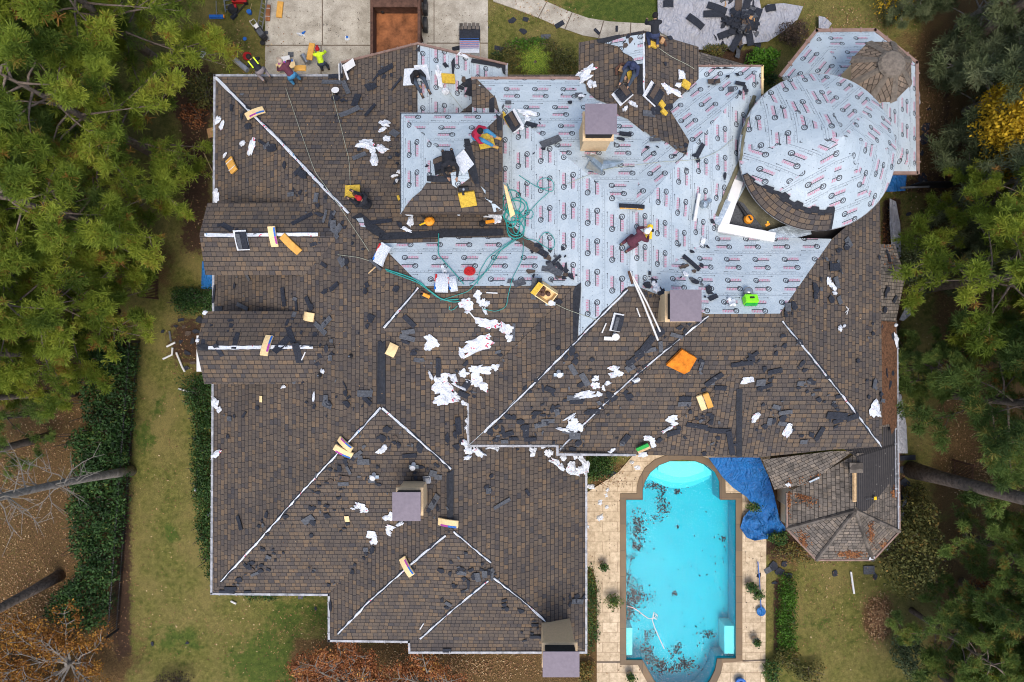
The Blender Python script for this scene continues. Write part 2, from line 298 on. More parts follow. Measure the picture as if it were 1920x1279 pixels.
class B:               # collects boxes, tubes, lathes into one mesh
    def __init__(s): s.v = []; s.f = []
    def box(s, c, d, rz=0, rot=None):
        c = Vector(c); m = rot or Matrix.Rotation(rz, 3, 'Z'); k = len(s.v)
        for x in (-1, 1):
            for y in (-1, 1):
                for z in (-1, 1): s.v.append(c+m@Vector((x*d[0]/2, y*d[1]/2, z*d[2]/2)))
        s.f += [tuple(k+i for i in q) for q in ((0, 1, 3, 2), (4, 6, 7, 5), (0, 4, 5, 1), (2, 3, 7, 6), (0, 2, 6, 4), (1, 5, 7, 3))]; return s
    def tube(s, pts, r, n=8, cap=True):
        pts = [Vector(p) for p in pts]; rs = r if isinstance(r, (list, tuple)) else [r]*len(pts); k0 = len(s.v)
        for i, p in enumerate(pts):
            d = (pts[min(i+1, len(pts)-1)]-pts[max(i-1, 0)])
            d = d.normalized() if d.length > 1e-9 else Vector((0, 0, 1))
            a = d.cross(Vector((0, 0, 1))) if abs(d.z) < .9 else d.cross(Vector((1, 0, 0))); a.normalize(); b = d.cross(a)
            for j in range(n):
                t = 2*math.pi*j/n; s.v.append(p+a*math.cos(t)*rs[i]+b*math.sin(t)*rs[i])
        for i in range(len(pts)-1):
            for j in range(n):
                q = k0+i*n; s.f.append((q+j, q+(j+1) % n, q+n+(j+1) % n, q+n+j))
        if cap: s.f.append(tuple(k0+j for j in range(n))[::-1]); s.f.append(tuple(k0+(len(pts)-1)*n+j for j in range(n)))
        return s
    def lathe(s, c, prof, n=20):
        k = len(s.v); c = Vector(c)
        for r, z in prof:
            for j in range(n): t = 2*math.pi*j/n; s.v.append(c+Vector((r*math.cos(t), r*math.sin(t), z)))
        for i in range(len(prof)-1):
            for j in range(n): q = k+i*n; s.f.append((q+j, q+(j+1) % n, q+n+(j+1) % n, q+n+j))
        s.f.append(tuple(k+j for j in range(n))[::-1]); s.f.append(tuple(k+(len(prof)-1)*n+j for j in range(n))); return s
    def prism(s, poly, z0, z1):
        k = len(s.v); n = len(poly)
        for p in poly: s.v.append(Vector((p[0], p[1], z0)))
        for p in poly: s.v.append(Vector((p[0], p[1], z1)))
        s.f.append(tuple(range(k, k+n))[::-1]); s.f.append(tuple(range(k+n, k+2*n)))
        for i in range(n): j = (i+1) % n; s.f.append((k+i, k+j, k+n+j, k+n+i))
        return s
    def go(s, name, mat, parent=None, M_=None, smooth=False, bevel=0):
        vs = [M_@v for v in s.v] if M_ else s.v
        o = mesh(name, vs, s.f, mat, parent, smooth=smooth)
        if bevel: bv = o.modifiers.new('bevel', 'BEVEL'); bv.width = bevel; bv.segments = 2
        return o
def inpoly(x, y, P):
    c = False; j = len(P)-1
    for i in range(len(P)):
        if (P[i][1] > y) != (P[j][1] > y) and x < (P[j][0]-P[i][0])*(y-P[i][1])/(P[j][1]-P[i][1])+P[i][0]: c = not c
        j = i
    return c
def cdt(outer, hole=None, step=None):
    def sub(P):
        if not step: return list(P)
        out = []
        for i in range(len(P)):
            a = Vector(P[i]); b = Vector(P[(i+1) % len(P)]); k = max(1, int((b-a).length/step))
            out += [tuple(a.lerp(b, j/k)) for j in range(k)]
        return out
    A = sub(outer); vs = list(A); ed = [(i, (i+1) % len(A)) for i in range(len(A))]
    if hole:
        Hh = sub(hole); k = len(vs); vs += Hh; ed += [(k+i, k+(i+1) % len(Hh)) for i in range(len(Hh))]
    if step:
        xs = [p[0] for p in A]; ys = [p[1] for p in A]; y = min(ys)+step/2
        while y < max(ys):
            x = min(xs)+step/2
            while x < max(xs):
                q = (x+random.uniform(-.15, .15)*step, y+random.uniform(-.15, .15)*step)
                if inpoly(*q, outer) and not (hole and inpoly(*q, hole)): vs.append(q)
                x += step
            y += step
    r = delaunay_2d_cdt([Vector(v) for v in vs], ed, [], 0, 1e-6)
    V2 = r[0]; fs = []
    for f in r[2]:
        cx = sum(V2[i][0] for i in f)/len(f); cy = sum(V2[i][1] for i in f)/len(f)
        if inpoly(cx, cy, outer) and not (hole and inpoly(cx, cy, hole)): fs.append(tuple(f))
    return [(v[0], v[1]) for v in V2], fs
# ------------------------------------------------------------ ground sheet with soil / litter / green masks
POOL = [(1174, 937), (1205, 937), (1205, 918), (1209, 903), (1219, 886), (1236, 872), (1257, 864), (1280, 862), (1303, 864), (1324, 872), (1341, 886), (1349, 903), (1350, 937), (1380, 937), (1380, 1235), (1345, 1235), (1341, 1256), (1332, 1275), (1315, 1296), (1295, 1306), (1270, 1306), (1245, 1296), (1226, 1275), (1214, 1254), (1205, 1238), (1174, 1238)]
def ax(lo, hi, far): return np.concatenate([[-far, -120, -60, lo-12], np.arange(lo, hi+.01, .3), [hi+12, 60, 120, far]])
gx = ax(-33, 33, 400); gy = ax(-24, 24, 400)
X, Y = np.meshgrid(gx, gy); PX = 960+X/H*F; PY = 639.5-Y/H*F
def blob(cx, cy, rx, ry, s=1.0): return s*np.exp(-(((PX-cx)/rx)**2+((PY-cy)/ry)**2)**1.5)
def rect(x0, x1, y0, y1, e=14, s=1.0):
    f = lambda t: 1/(1+np.exp(-t/e*4)); return s*f(PX-x0)*f(x1-PX)*f(PY-y0)*f(y1-PY)
lit = rect(-900, 226, 600, 3000, 30, .75)+rect(-900, 215, -900, 640, 30, .7)+blob(20, 1230, 260, 90, .9)+blob(1740, 230, 26, 160, .9)+rect(1800, 3000, 330, 480, 16)+rect(1795, 3000, 850, 950, 14, .8)+rect(545, 1110, 1195, 3000, 20, .8)+blob(1648, 1160, 30, 42, 1.2)+blob(1690, 170, 60, 130, .65)+rect(1745, 3000, -900, 1600, 40, .72)+blob(1520, 1110, 30, 60, .35)+blob(380, 660, 40, 60, .5)+blob(1500, 1000, 60, 30, .7)+blob(300, 500, 40, 70, .6)+rect(1440, 1500, 1010, 1075, 8, .6)+rect(1098, 1122, 1060, 3000, 4, .8)+blob(1140, 890, 40, 40, .8)
grn = blob(1180, 20, 140, 40, .9)+blob(500, 1240, 90, 60, .8)+blob(330, 1200, 60, 40, .6)+blob(560, 1150, 90, 40, .6)+blob(900, 1250, 120, 30, .8)+blob(300, 760, 20, 30, .6)+blob(270, 820, 26, 40, .7)+blob(320, 1000, 20, 26, .7)+blob(1720, 400, 50, 60, .45)+blob(1530, 1190, 60, 60, .4)+blob(980, 30, 40, 40, .3)+blob(1640, 50, 120, 40, .35)+blob(680, 1160, 60, 30, .6)
mul = rect(335, 400, 140, 480, 30, .75)+blob(355, 640, 50, 60, .75)+rect(213, 246, 590, 1240, 26, .95)+rect(1655, 1692, 370, 860, 10, .9)+blob(1490, 60, 40, 40, .6)+rect(1452, 1464, 1085, 1225, 3, 1.1)+rect(1430, 1700, 850, 1050, 10, .7)+rect(1085, 1440, 90, 150, 10, .8)+blob(350, 160, 60, 60, .8)+rect(1770, 1785, 50, 420, 12, .8)+rect(1680, 1770, 320, 365, 8, .6)
nx, ny = len(gx), len(gy)
idx = np.arange(nx*ny).reshape(ny, nx); Q = np.stack([idx[:-1, :-1], idx[:-1, 1:], idx[1:, 1:], idx[1:, :-1]], -1).reshape(-1, 4)
cxm = (PX[:-1, :-1]+PX[1:, 1:]).ravel()/2; cym = (PY[:-1, :-1]+PY[1:, 1:]).ravel()/2
Q = Q[~((cxm > 1170) & (cxm < 1386) & (cym > 860) & (cym < 1300) & ((cym > 930) | (abs(cxm-1278) < 78)))]
Z = 0.03*np.sin(X*.35)*np.cos(Y*.4)-.03
me = bpy.data.meshes.new('ground'); me.from_pydata(np.stack([X, Y, Z], -1).reshape(-1, 3).tolist(), [], Q.tolist())
ca = me.color_attributes.new('mask', 'FLOAT_COLOR', 'POINT')
ca.data.foreach_set('color', np.clip(np.stack([lit, grn, mul, np.ones_like(lit)], -1), 0, 1).reshape(-1).astype(np.float32))
ground = link('ground', me, mat=M['ground']); prop(ground, kind='structure')
GV = [tuple(v.co) for v in me.vertices]; GF = [tuple(p.vertices) for p in me.polygons]
def slab(name, outer, z, mat, hole=None, step=None, kind='structure', thick=0.0, parent=None):
    v2, fs = cdt(outer, hole, step); vs = [W(x, y, z) for x, y in v2]
    o = mesh(name, vs, fs, mat, parent)
    if thick: sm = o.modifiers.new('solid', 'SOLIDIFY'); sm.thickness = thick; sm.offset = -1 if o.data.polygons[0].normal.z > 0 else 1
    if kind: o['kind'] = kind
    return o
slab('driveway', [(497, -60), (915, -60), (915, 175), (497, 175)], .03, M['concrete'], thick=.08)
for k, (x0, y0, x1, y1) in enumerate([(497, 84, 708, 86), (603.5, -60, 605.5, 84), (601, 86, 603, 140), (800, 80, 915, 82), (813, -60, 814.6, 80)]):
    slab('driveway_joint', [(x0, y0), (x1, y0), (x1, y1), (x0, y1)], .035, M['joint'])
cl = [(930, -14), (970, 0), (1015, 17), (1058, 36), (1098, 50), (1140, 57), (1190, 60), (1250, 62)]
def offs(P, d):
    o = []
    for i, p in enumerate(P):
        a = Vector(P[max(0, i-1)]); b = Vector(P[min(len(P)-1, i+1)]); t = (b-a).normalized(); o.append((p[0]-t.y*d, p[1]+t.x*d))
    return o
slab('sidewalk', offs(cl, -17)+offs(cl, 17)[::-1], .03, M['concrete'], thick=.08)
for x, y, dx, dy in ((1018, 17, 9, -17), (1066, 39, 7, -16), (1127, 56, 5, -17), (1182, 59, 1, -17)):
    slab('sidewalk_joint', [(x+dx-1, y+dy), (x+dx+1, y+dy), (x-dx+1, y-dy), (x-dx-1, y-dy)], .035, M['joint'])
# pool deck, coping, basin, water
def grow(P, d):
    n = len(P); A = sum(P[i][0]*P[(i+1) % n][1]-P[(i+1) % n][0]*P[i][1] for i in range(n)); sg = 1 if A > 0 else -1; o = []
    for i in range(n):
        a, p, b = Vector(P[i-1]), Vector(P[i]), Vector(P[(i+1) % n]); n1 = Vector(((p-a).y, -(p-a).x)).normalized(); n2 = Vector(((b-p).y, -(b-p).x)).normalized()
        m = (n1+n2); m = m/max(.35, m.length_squared)*2; o.append((p.x+sg*m.x*d, p.y+sg*m.y*d))
    return o
COP = [(1163, 926), (1194, 926), (1194, 915), (1198, 899), (1209, 878), (1228, 862), (1252, 853), (1280, 850), (1308, 853), (1332, 862), (1351, 878), (1360, 899), (1361, 926), (1392, 926), (1392, 1238), (1397, 1240), (1356, 1243), (1352, 1262), (1342, 1284), (1322, 1307), (1298, 1318), (1268, 1318), (1238, 1307), (1216, 1284), (1204, 1262), (1196, 1247), (1163, 1247)]
slab('pool_deck', [(1090, 930), (1130, 905), (1160, 885), (1190, 850), (1190, 840), (1445, 840), (1437, 1000), (1434, 1360), (1119, 1360), (1119, 1100), (1112, 1068), (1090, 1055)], .02, M['paver'], hole=grow(POOL, 3))
slab('pool_coping', COP, .07, M['coping'], hole=POOL, thick=.10)
for pts in ([(1119, 1240), (1163, 1240), (1163, 1243), (1119, 1243)], [(1392, 1238), (1436, 1236), (1436, 1239), (1392, 1241)]): slab('deck_joint', pts, .026, M['joint'])
pts = [W(x, y, 0) for x, y in POOL]; n = len(pts)
vs = [Vector((p.x, p.y, .06)) for p in pts]+[Vector((p.x, p.y, -1.25)) for p in pts]
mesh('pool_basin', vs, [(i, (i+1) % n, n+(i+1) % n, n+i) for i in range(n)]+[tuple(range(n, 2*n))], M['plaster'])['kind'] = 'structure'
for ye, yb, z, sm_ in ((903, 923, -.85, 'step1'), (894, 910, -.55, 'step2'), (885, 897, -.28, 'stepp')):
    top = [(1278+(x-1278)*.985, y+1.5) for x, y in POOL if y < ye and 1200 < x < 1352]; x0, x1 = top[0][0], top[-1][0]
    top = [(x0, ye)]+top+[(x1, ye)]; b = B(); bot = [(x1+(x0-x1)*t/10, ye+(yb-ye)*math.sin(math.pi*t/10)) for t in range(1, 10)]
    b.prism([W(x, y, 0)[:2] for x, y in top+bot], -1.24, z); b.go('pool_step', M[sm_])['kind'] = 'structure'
for x0, x1, y0, y1 in ((1174.5, 1187, 1181, 1232), (1361, 1379.5, 1177, 1230)):
    b = B(); b.prism([W(x, y, 0)[:2] for x, y in ((x0, y0), (x1, y0), (x1, y1), (x0, y1))], -1.24, -.22); b.go('pool_bench', M['stepp'])['kind'] = 'structure'
wv, wf = cdt(POOL, None, 14); o = mesh('pool_water', [W(x, y, 0)[:2]+(-.08,) if False else (W(x, y, 0).x, W(x, y, 0).y, -.08) for x, y in wv], wf, M['water']); o['kind'] = 'structure'

# ------------------------------------------------------------ the house: roof planes z = a X + b Y + c
s_ = .45
PL = dict(Wf=(s_, 0, 11.125), N=(0, -s_, 10.486), S=(0, s_, 8.72), E=(-s_, 0, 6.81), S1=(0, s_, 10.05), W2=(s_, 0, 8.94), S2=(0, s_, 11.12), S3=(0, s_, 11.34), W4=(s_, 0, 8.53), S5=(0, s_, 9.49), N5=(0, -s_, 12.3), E6=(-s_, 0, 13.82), S6=(0, s_, 9.06))
def P(px, py, z):
    if isinstance(z, str):
        a, b, c = PL[z]; s = a*(px-960)/F+b*(639.5-py)/F; z = (H*s+c)/(1+s)
    return W(px, py, z)
house = empty('house', (0, 0, 0), 'large brown shingled house whose complex roof is being replaced', 'house')
RV, RF, RM, RU = [], [], [], []       # roof facets: (verts, face, is_underlay, uv rotation)
FAC = []
def facet(pts, mat, ang=0.0):
    FAC.append(([P(*p) for p in pts], mat, ang))
aW = (403, 142, 5.5); PP = (787, 537, 9.65); bb = (718, 617, 8.97); cc = (715, 762, 8.97); dd = (397, 1112, 5.5)
facet([aW, PP, bb, cc, dd], 's', 90)
facet([aW, (640, 142, 5.5), (783, 274, 7.02), (950, 142, 5.5), (1012, 142, 'N'), (1100, 537, 'N'), PP], 'n', 0)
facet([(640, 118, 5.5), (783, 83, 7.02), (783, 274, 7.02), (640, 142, 5.5)], 's', 90)
facet([(783, 83, 7.02), (950, 122, 5.44), (950, 142, 5.44), (783, 274, 7.02)], 'u', 90)
facet([PP, (1085, 537, 9.6), (1060, 560, 9.4), (866, 752, 7.65), bb], 's', 0)
facet([bb, (866, 752, 7.65), (1098, 752, 5.42), (1098, 1222, 5.42), (922, 1082, 7.17), (845, 990, 7.87), (845, 880, 7.87), cc], 's', 90)
facet([cc, (845, 880, 7.87), (617, 1112, 5.5), dd], 's', 0)
facet([(845, 880, 7.87), (845, 990, 7.87), (617, 1200, 5.5), (617, 1112, 5.5)], 's', 90)
facet([(845, 990, 7.87), (922, 1082, 7.17), (768, 1201, 5.5), (617, 1200, 5.5)], 's', 0)
facet([(922, 1082, 7.17), (1098, 1222, 5.42), (768, 1222, 5.5), (768, 1201, 5.5)], 's', 0)
# upper volume
HC = (1178, 537, 10.34); R1 = (1190, 400, 10.4); R2 = (1195, 537, 10.35)
facet([(885, 148, 7.84), R1, R2, HC, (905, 812, 8.0), (880, 835, 7.75), (880, 757, 7.75), (866, 752, 7.66), (1060, 560, 9.41), (1085, 537, 9.62), (885, 352, 7.9)], 'w', 90)
facet([(885, 148, 7.84), (1085, 148, 7.8), (1207, 248, 8.84), R1], 'u', 0)
facet([(1207, 248, 8.84), (1310, 148, 7.83), (1310, 126, 7.8), (1428, 125, 7.8), R1], 'u', 40)
facet([(1085, 80, 7.8), (1207, 57, 8.84), (1207, 248, 8.84), (1085, 148, 7.8)], 's', 90)
facet([(1207, 57, 8.84), (1310, 88, 7.83), (1310, 148, 7.83), (1207, 248, 8.84)], 's', 90)
facet([R1, (1428, 125, 7.8), (1425, 300, 7.9), (1350, 437, 8.1), R2], 'u', 90)
facet([R2, (1350, 437, 8.1), (1450, 445, 8.2), (1560, 448, 8.4), (1462, 588, 9.5), (1325, 589, 9.85)], 'u', 0)
facet([HC, R2, (1325, 589, 9.85), (1045, 850, 7.5), (1045, 835, 7.6), (880, 835, 7.7), (905, 812, 8.0)], 's', 0)
facet([(1325, 589, 9.85), (1462, 588, 9.5), (1655, 838, 7.2), (1560, 843, 7.15), (1420, 858, 7.0), (1200, 853, 7.05), (1045, 851, 7.1)], 's', 0)
facet([(1462, 588, 9.5), (1560, 448, 8.4), (1650, 370, 7.3), (1655, 838, 7.2)], 's', 90)
def build_roof(name, kinds, mat, parent):
    vs, fs, uv = [], [], []
    for pts, k, ang in FAC:
        if k not in kinds: continue
        a = R(ang); e = Vector((math.cos(a), math.sin(a))); f = Vector((-e.y, e.x)); k0 = len(vs)
        for p in pts: q = p.xy; vs.append(p); uv.append((q.dot(e), q.dot(f)*1.1))
        fs.append(tuple(range(k0, k0+len(pts))))
    o = mesh(name, vs, fs, mat, parent, uv)
    bm = bmesh.new(); bm.from_mesh(o.data); bmesh.ops.triangulate(bm, faces=bm.faces[:]); bm.to_mesh(o.data); bm.free(); return o
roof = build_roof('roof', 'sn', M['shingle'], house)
under = build_roof('underlayment', 'uw', M['under'], house)
# thick eave edge below every facet rim (soffit and fascia) and walls
def ring_solid(name, pts, z1, mat, parent=house, inset=0.0, z0=0.0):
    Q2 = [W(x, y, z) for x, y, z in pts]
    if inset:
        c = sum((q for q in Q2), Vector())/len(Q2); Q2 = [q+(Vector((c.x, c.y, q.z))-q).normalized()*inset for q in Q2]
    b = B(); b.prism([(q.x, q.y) for q in Q2], z0, z1); return b.go(name, mat, parent)
E = 5.5
ring_solid('wall', [(403, 142, E), (640, 142, E), (640, 120, E), (950, 124, E), (950, 148, E), (1098, 180, E), (1098, 1222, E), (768, 1222, E), (768, 1200, E), (617, 1200, E), (617, 1112, E), (397, 1112, E)], 5.36, M['stucco_d'], inset=.55)
ring_solid('wall', [(885, 148, 7.8), (1085, 148, 7.8), (1085, 80, 7.8), (1310, 90, 7.8), (1310, 126, 7.8), (1428, 126, 7.8), (1425, 300, 7.8), (1560, 448, 7.8), (1650, 400, 7.2), (1655, 838, 7.2), (1420, 858, 7.1), (1045, 851, 7.1), (1045, 835, 7.6), (880, 835, 7.6), (880, 720, 7.6), (885, 352, 7.8)], 6.9, M['stucco_d'], inset=.55)
for poly, z in (([(405, 144), (948, 144), (1096, 200), (1096, 1220), (770, 1220), (770, 1199), (619, 1199), (619, 1110), (399, 1110)], 5.38),):
    slab('soffit', poly, z, M['whitep2'], kind=None, parent=house)
b = B(); b.prism([P(x, y, 7.0)[:2] for x, y in ((887, 150), (1087, 150), (1087, 84), (1305, 92), (1310, 128), (1424, 128), (1420, 300), (1350, 437), (1450, 446), (1556, 452), (1648, 395), (1652, 836), (1560, 841), (1420, 855), (1048, 849), (1048, 832), (884, 832), (884, 720), (1040, 560), (887, 352))], 6.92, 6.98); b.go('soffit', M['whitep2'], house)
# gutters along the eaves
def gutter(pts, mat='gutter', r=.045, dz=-.02, name='gutter'):
    V = [P(*p)+Vector((0, 0, dz)) for p in pts]; b = B()
    for i in range(len(V)-1):
        d = V[i+1]-V[i]; m = (V[i]+V[i+1])/2; rot = d.to_track_quat('X', 'Z').to_matrix(); b.box(m, (d.length+.08, r*2, .13), rot=rot)
        k = int(d.length/.62)
        for j in range(k): b.box(V[i]+d*((j+.5)/k)+Vector((0, 0, .075)), (.05, .11, .02), rot=rot)
    return b.go(name, M[mat], house)
gutter([(397, 1112, E), (400, 640, E), (403, 142, E), (640, 142, E), (640, 118, E)])
gutter([(640, 118, E), (783, 82, 7.05)], 'gutterb', .04); gutter([(783, 82, 7.05), (950, 121, 5.5)], 'gutterb', .04)
gutter([(950, 121, 5.5), (950, 150, 5.5)]); gutter([(397, 1113, E), (617, 1115, E), (617, 1201, E), (767, 1203, E), (768, 1223, E), (1099, 1223, 5.45), (1099, 880, 5.45)])
gutter([(879, 757, 7.72), (879, 836, 7.7), (1045, 836, 7.62), (1045, 852, 7.5), (1190, 853, 7.05)]); gutter([(885, 147, 7.82), (1085, 147, 7.8)], 'gutterb', .05); gutter([(1429, 125, 7.8), (1429, 175, 7.8)], 'tan', .04)
gutter([(1310, 124, 7.8), (1428, 124, 7.8)], 'gutterb', .03)

# dormer gables on the west slope
def dormer(ridge, n_eave, s_eave, lab):
    vs = []; uv = []; fs = []
    for half in (n_eave, s_eave):
        k = len(vs)
        for p in (ridge[0], ridge[1], half[1], half[0]):
            q = P(*p); vs.append(q); uv.append((q.x, q.y*1.1))
        fs.append((k, k+1, k+2, k+3))
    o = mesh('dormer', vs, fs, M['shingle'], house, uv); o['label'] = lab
    sm = o.modifiers.new('solid', 'SOLIDIFY'); sm.thickness = .1; sm.offset = 0
    r0 = P(*ridge[0]); a = P(*n_eave[0]); c = P(*s_eave[0]); ins = .35; b = B()
    prof = [Vector((a.x+ins, a.y-.3, a.z-.05)), Vector((r0.x+ins+.1, r0.y, r0.z-.12)), Vector((c.x+ins, c.y+.3, c.z-.05)), Vector((c.x+ins, c.y+.3, 4.5)), Vector((a.x+ins, a.y-.3, 4.5))]
    L = 3.4; vs2 = prof+[p+Vector((L, 0, 0)) for p in prof]; n = 5
    mesh('dormer_wall', vs2, [(0, 1, 2, 3, 4)]+[(i, (i+1) % n, n+(i+1) % n, n+i) for i in range(n)], M['stucco_d'], o); return o
D1 = dormer([(375, 441, 8.1), (632, 441, 8.1)], [(390, 382, 7.42), (580, 381, 7.42)], [(386, 515, 7.42), (580, 515, 7.42)], 'north gable dormer')
D2 = dormer([(369, 651, 8.1), (628, 651, 8.1)], [(384, 585, 7.42), (580, 585, 7.42)], [(384, 719, 7.42), (580, 719, 7.42)], 'south gable dormer')
b = B(); b.box(W(374, 663, 5.6), (.22, 1.5, .05)); b.go('dormer_trim_board', M['whitep2'], house)

# cupola over the north slope
cz = 9.3; ap = P(846, 303, 10.6)
cn = [P(752, 213, cz), P(941, 213, cz), P(941, 399, cz), P(752, 399, cz)]
cup = mesh('raised_roof', cn+[ap], [(0, 1, 4), (3, 0, 4)], M['under'], house, None)
def setuv(o, angs):
    l = o.data.uv_layers.new(name='UVMap')
    for p in o.data.polygons:
        a = R(angs[p.index % len(angs)]); e = Vector((math.cos(a), math.sin(a))); f = Vector((-e.y, e.x))
        for li in p.loop_indices: q = o.data.vertices[o.data.loops[li].vertex_index].co.xy; l.data[li].uv = (q.dot(e), q.dot(f)*1.15)
setuv(cup, [0, 90])
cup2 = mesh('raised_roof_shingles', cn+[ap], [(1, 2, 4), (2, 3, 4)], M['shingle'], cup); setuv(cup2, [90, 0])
b = B()
for i in range(4):
    d = cn[(i+1) % 4]-cn[i]; b.box((cn[i]+cn[(i+1) % 4])/2-Vector((0, 0, .1)), (d.length, .06, .2), rot=d.to_track_quat('X', 'Z').to_matrix())
b.go('fascia', M['scrapb'], cup); b = B(); [b.box((cn[i]+cn[(i+1) % 4])/2-Vector((0, 0, .08)), ((cn[(i+1) % 4]-cn[i]).length+.06, .075, .16), rot=(cn[(i+1) % 4]-cn[i]).to_track_quat('X', 'Z').to_matrix()) for i in (0, 3)]; b.go('fascia', M['gutter'], cup); c0 = (cn[0]+cn[2])/2; b = B(); b.box((c0.x, c0.y, 8.2), (3.1, 3.0, 2.1)); b.box((c0.x, c0.y, 9.2), (3.55, 3.45, .06)); b.go('raised_roof_wall', M['stucco_d'], cup)

# conical dome
dc = W(1533, 285, 8.8); DR = 147/F*25.2; N = 64; apx = Vector((dc.x+.05, dc.y, 10.75))
vs = []; uv = []; fs = []
for k in range(8):
    ang = R(-20+k*37+(k % 3)*22); e = Vector((math.cos(ang), math.sin(ang))); f = Vector((-e.y, e.x)); base = len(vs)
    for i in range(9):
        t = 2*math.pi*(k*8+i)/64
        for r in range(5):
            q = Vector((math.cos(t), math.sin(t), 0))*DR*(1-r/4*.999); z = 8.8+1.95*(r/4)**.92; p = Vector((dc.x+q.x, dc.y+q.y, z)); vs.append(p); uv.append((p.xy.dot(e), p.xy.dot(f)*1.15))
    for i in range(8):
        for r in range(4): fs.append((base+i*5+r, base+(i+1)*5+r, base+(i+1)*5+r+1, base+i*5+r+1))
dome = mesh('dome_roof', vs, fs, M['under'], house, uv); DOMEV, DOMEF = vs, fs
b = B(); b.lathe((dc.x, dc.y, 0), [(DR*.86, 0), (DR*.86, 8.55), (DR*.99, 8.66), (DR*1.0, 8.79)], 48); b.go('dome_wall', M['stucco_d'], dome)
def arc_band(name, a0, a1, r0, r1, mat, dz, parent, steps=40, jag=None):
    vs, fs, uv = [], [], []
    for i in range(steps+1):
        u = i/steps; a = R(a0+(a1-a0)*u)
        ri = r1(u) if callable(r1) else r1
        for j, rr in enumerate((r0, (r0+ri)/2, ri)):
            h = 8.8+1.95*max(0, 1-rr/DR)**.92 if rr < DR else 8.8-(rr-DR)*.5
            vs.append((dc.x+math.cos(a)*rr, dc.y+math.sin(a)*rr, h+dz)); uv.append((math.radians(a0+(a1-a0)*u)*DR, (DR-rr)*1.15))
    for i in range(steps):
        for j in (0, 1): fs.append((i*3+j, (i+1)*3+j, (i+1)*3+j+1, i*3+j+1))
    return mesh(name, vs, fs, mat, parent, uv)
arc_band('shingle_band_felt', 197, 280, DR+.02, lambda u: DR-(.12+.62*min(1, u*3))+(.09*(int(u*11) % 2)), M['felt'], .05, dome, 80)
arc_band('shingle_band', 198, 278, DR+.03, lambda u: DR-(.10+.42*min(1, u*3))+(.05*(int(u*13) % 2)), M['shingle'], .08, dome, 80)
b = B()
for i in range(64): t = 2*math.pi*i/64; t2 = 2*math.pi*(i+1)/64; b.tube([(dc.x+math.cos(t)*(DR+.01), dc.y+math.sin(t)*(DR+.01), 8.77), (dc.x+math.cos(t2)*(DR+.01), dc.y+math.sin(t2)*(DR+.01), 8.77)], .015, 5, False)
b.go('drip_edge', M['gutter'], dome)

# flat deck roof beside the dome
FLAT = [(1350, 437), (1352, 410), (1385, 318), (1430, 270), (1560, 440), (1555, 450), (1450, 448)]
v2, fs = cdt(FLAT, None, 12); fl = mesh('flat_roof', [W(x, y, 7.7) for x, y in v2], fs, M['moss_and_shade'], house)
def hardstrip(name, pts, w, z, mat, th=.05, parent=house):
    b = B()
    for (x0, y0), (x1, y1) in zip(pts, pts[1:]):
        A, Bp = W(x0, y0, z), W(x1, y1, z); d = Bp-A; b.box((A+Bp)/2, (d.length+w*.6, w, th), rot=d.to_track_quat('X', 'Z').to_matrix())
    return b.go(name, M[mat], parent)
hardstrip('flat_roof_trim', [(1354, 428), (1382, 345)], .36, 8.25, 'whitep2', .2); hardstrip('flat_roof_trim', [(1351, 427), (1446, 445)], .36, 8.27, 'whitep2', .2)
hardstrip('flashing', [(1381, 348), (1393, 300)], .42, 8.3, 'galv'); hardstrip('flashing', [(1452, 443), (1510, 428)], .55, 8.2, 'galv', .04); hardstrip('flashing', [(1344, 416), (1361, 380)], .3, 8.36, 'galv', .08); hardstrip('flashing', [(1393, 300), (1398, 262)], .3, 8.3, 'galv')
v2, fs = cdt([(1362, 422), (1378, 372), (1395, 382), (1440, 440)], None, 12); mesh('flat_roof_felt', [W(x, y, 7.72) for x, y in v2], fs, M['scrapg'], fl)
v2, fs = cdt([(1482, 452), (1500, 430), (1572, 428), (1588, 425), (1560, 452)], None, 12); mesh('gap_felt', [W(x, y, 7.73) for x, y in v2], fs, M['dark'], fl)

# north-east porch roof and its small turret
po = [(1463, 142), (1530, 58), (1640, 57), (1718, 118), (1720, 325), (1600, 325)]; pc = W(1618, 190, 6.3); pv = [W(x, y, 4.3) for x, y in po]
porch = mesh('porch_roof', pv+[pc], [(i, i+1, 6) for i in range(5)]+[(5, 0, 6)], M['under'], house); setuv(porch, [50, 0, -38, 90, 90, 0])
b = B(); pcc = sum(pv, Vector())/6; b.prism([tuple((p+(pcc-p).normalized()*.7).xy) for p in pv], 0, 4.2); b.go('porch_wall', M['stucco_d'], porch)
b = B()
for i in range(4):
    d = pv[i+1]-pv[i]; rot = d.to_track_quat('X', 'Z').to_matrix(); b.box((pv[i]+pv[i+1])/2, (d.length+.1, .14, .14), rot=rot); k = int(d.length/.9)
    for j in range(k): b.box(pv[i]+d*((j+.5)/k)+Vector((0, 0, .08)), (.06, .22, .03), rot=rot)
d = pv[5]-pv[4]; b.box((pv[4]+pv[5])/2, (d.length, .14, .14)); b.go('gutter', M['gutterb'], porch)
def octa(c, r, z, off=22.5): return [Vector((c.x+r*math.cos(R(off+45*i)), c.y+r*math.sin(R(off+45*i)), z)) for i in range(8)]
tc = W(1652, 135, 6.8); tr = 62/F*27.2*.99; o8 = octa(tc, tr, 6.8); m8 = octa(tc, tr*.36, 7.55)
tur = mesh('turret_roof', o8+m8, [(i, (i+1) % 8, 8+(i+1) % 8, 8+i) for i in range(8)]+[tuple(range(8, 16))], M['tur'], house); setuv(tur, [112.5-22.5+45*i-0 for i in range(8)]+[0])
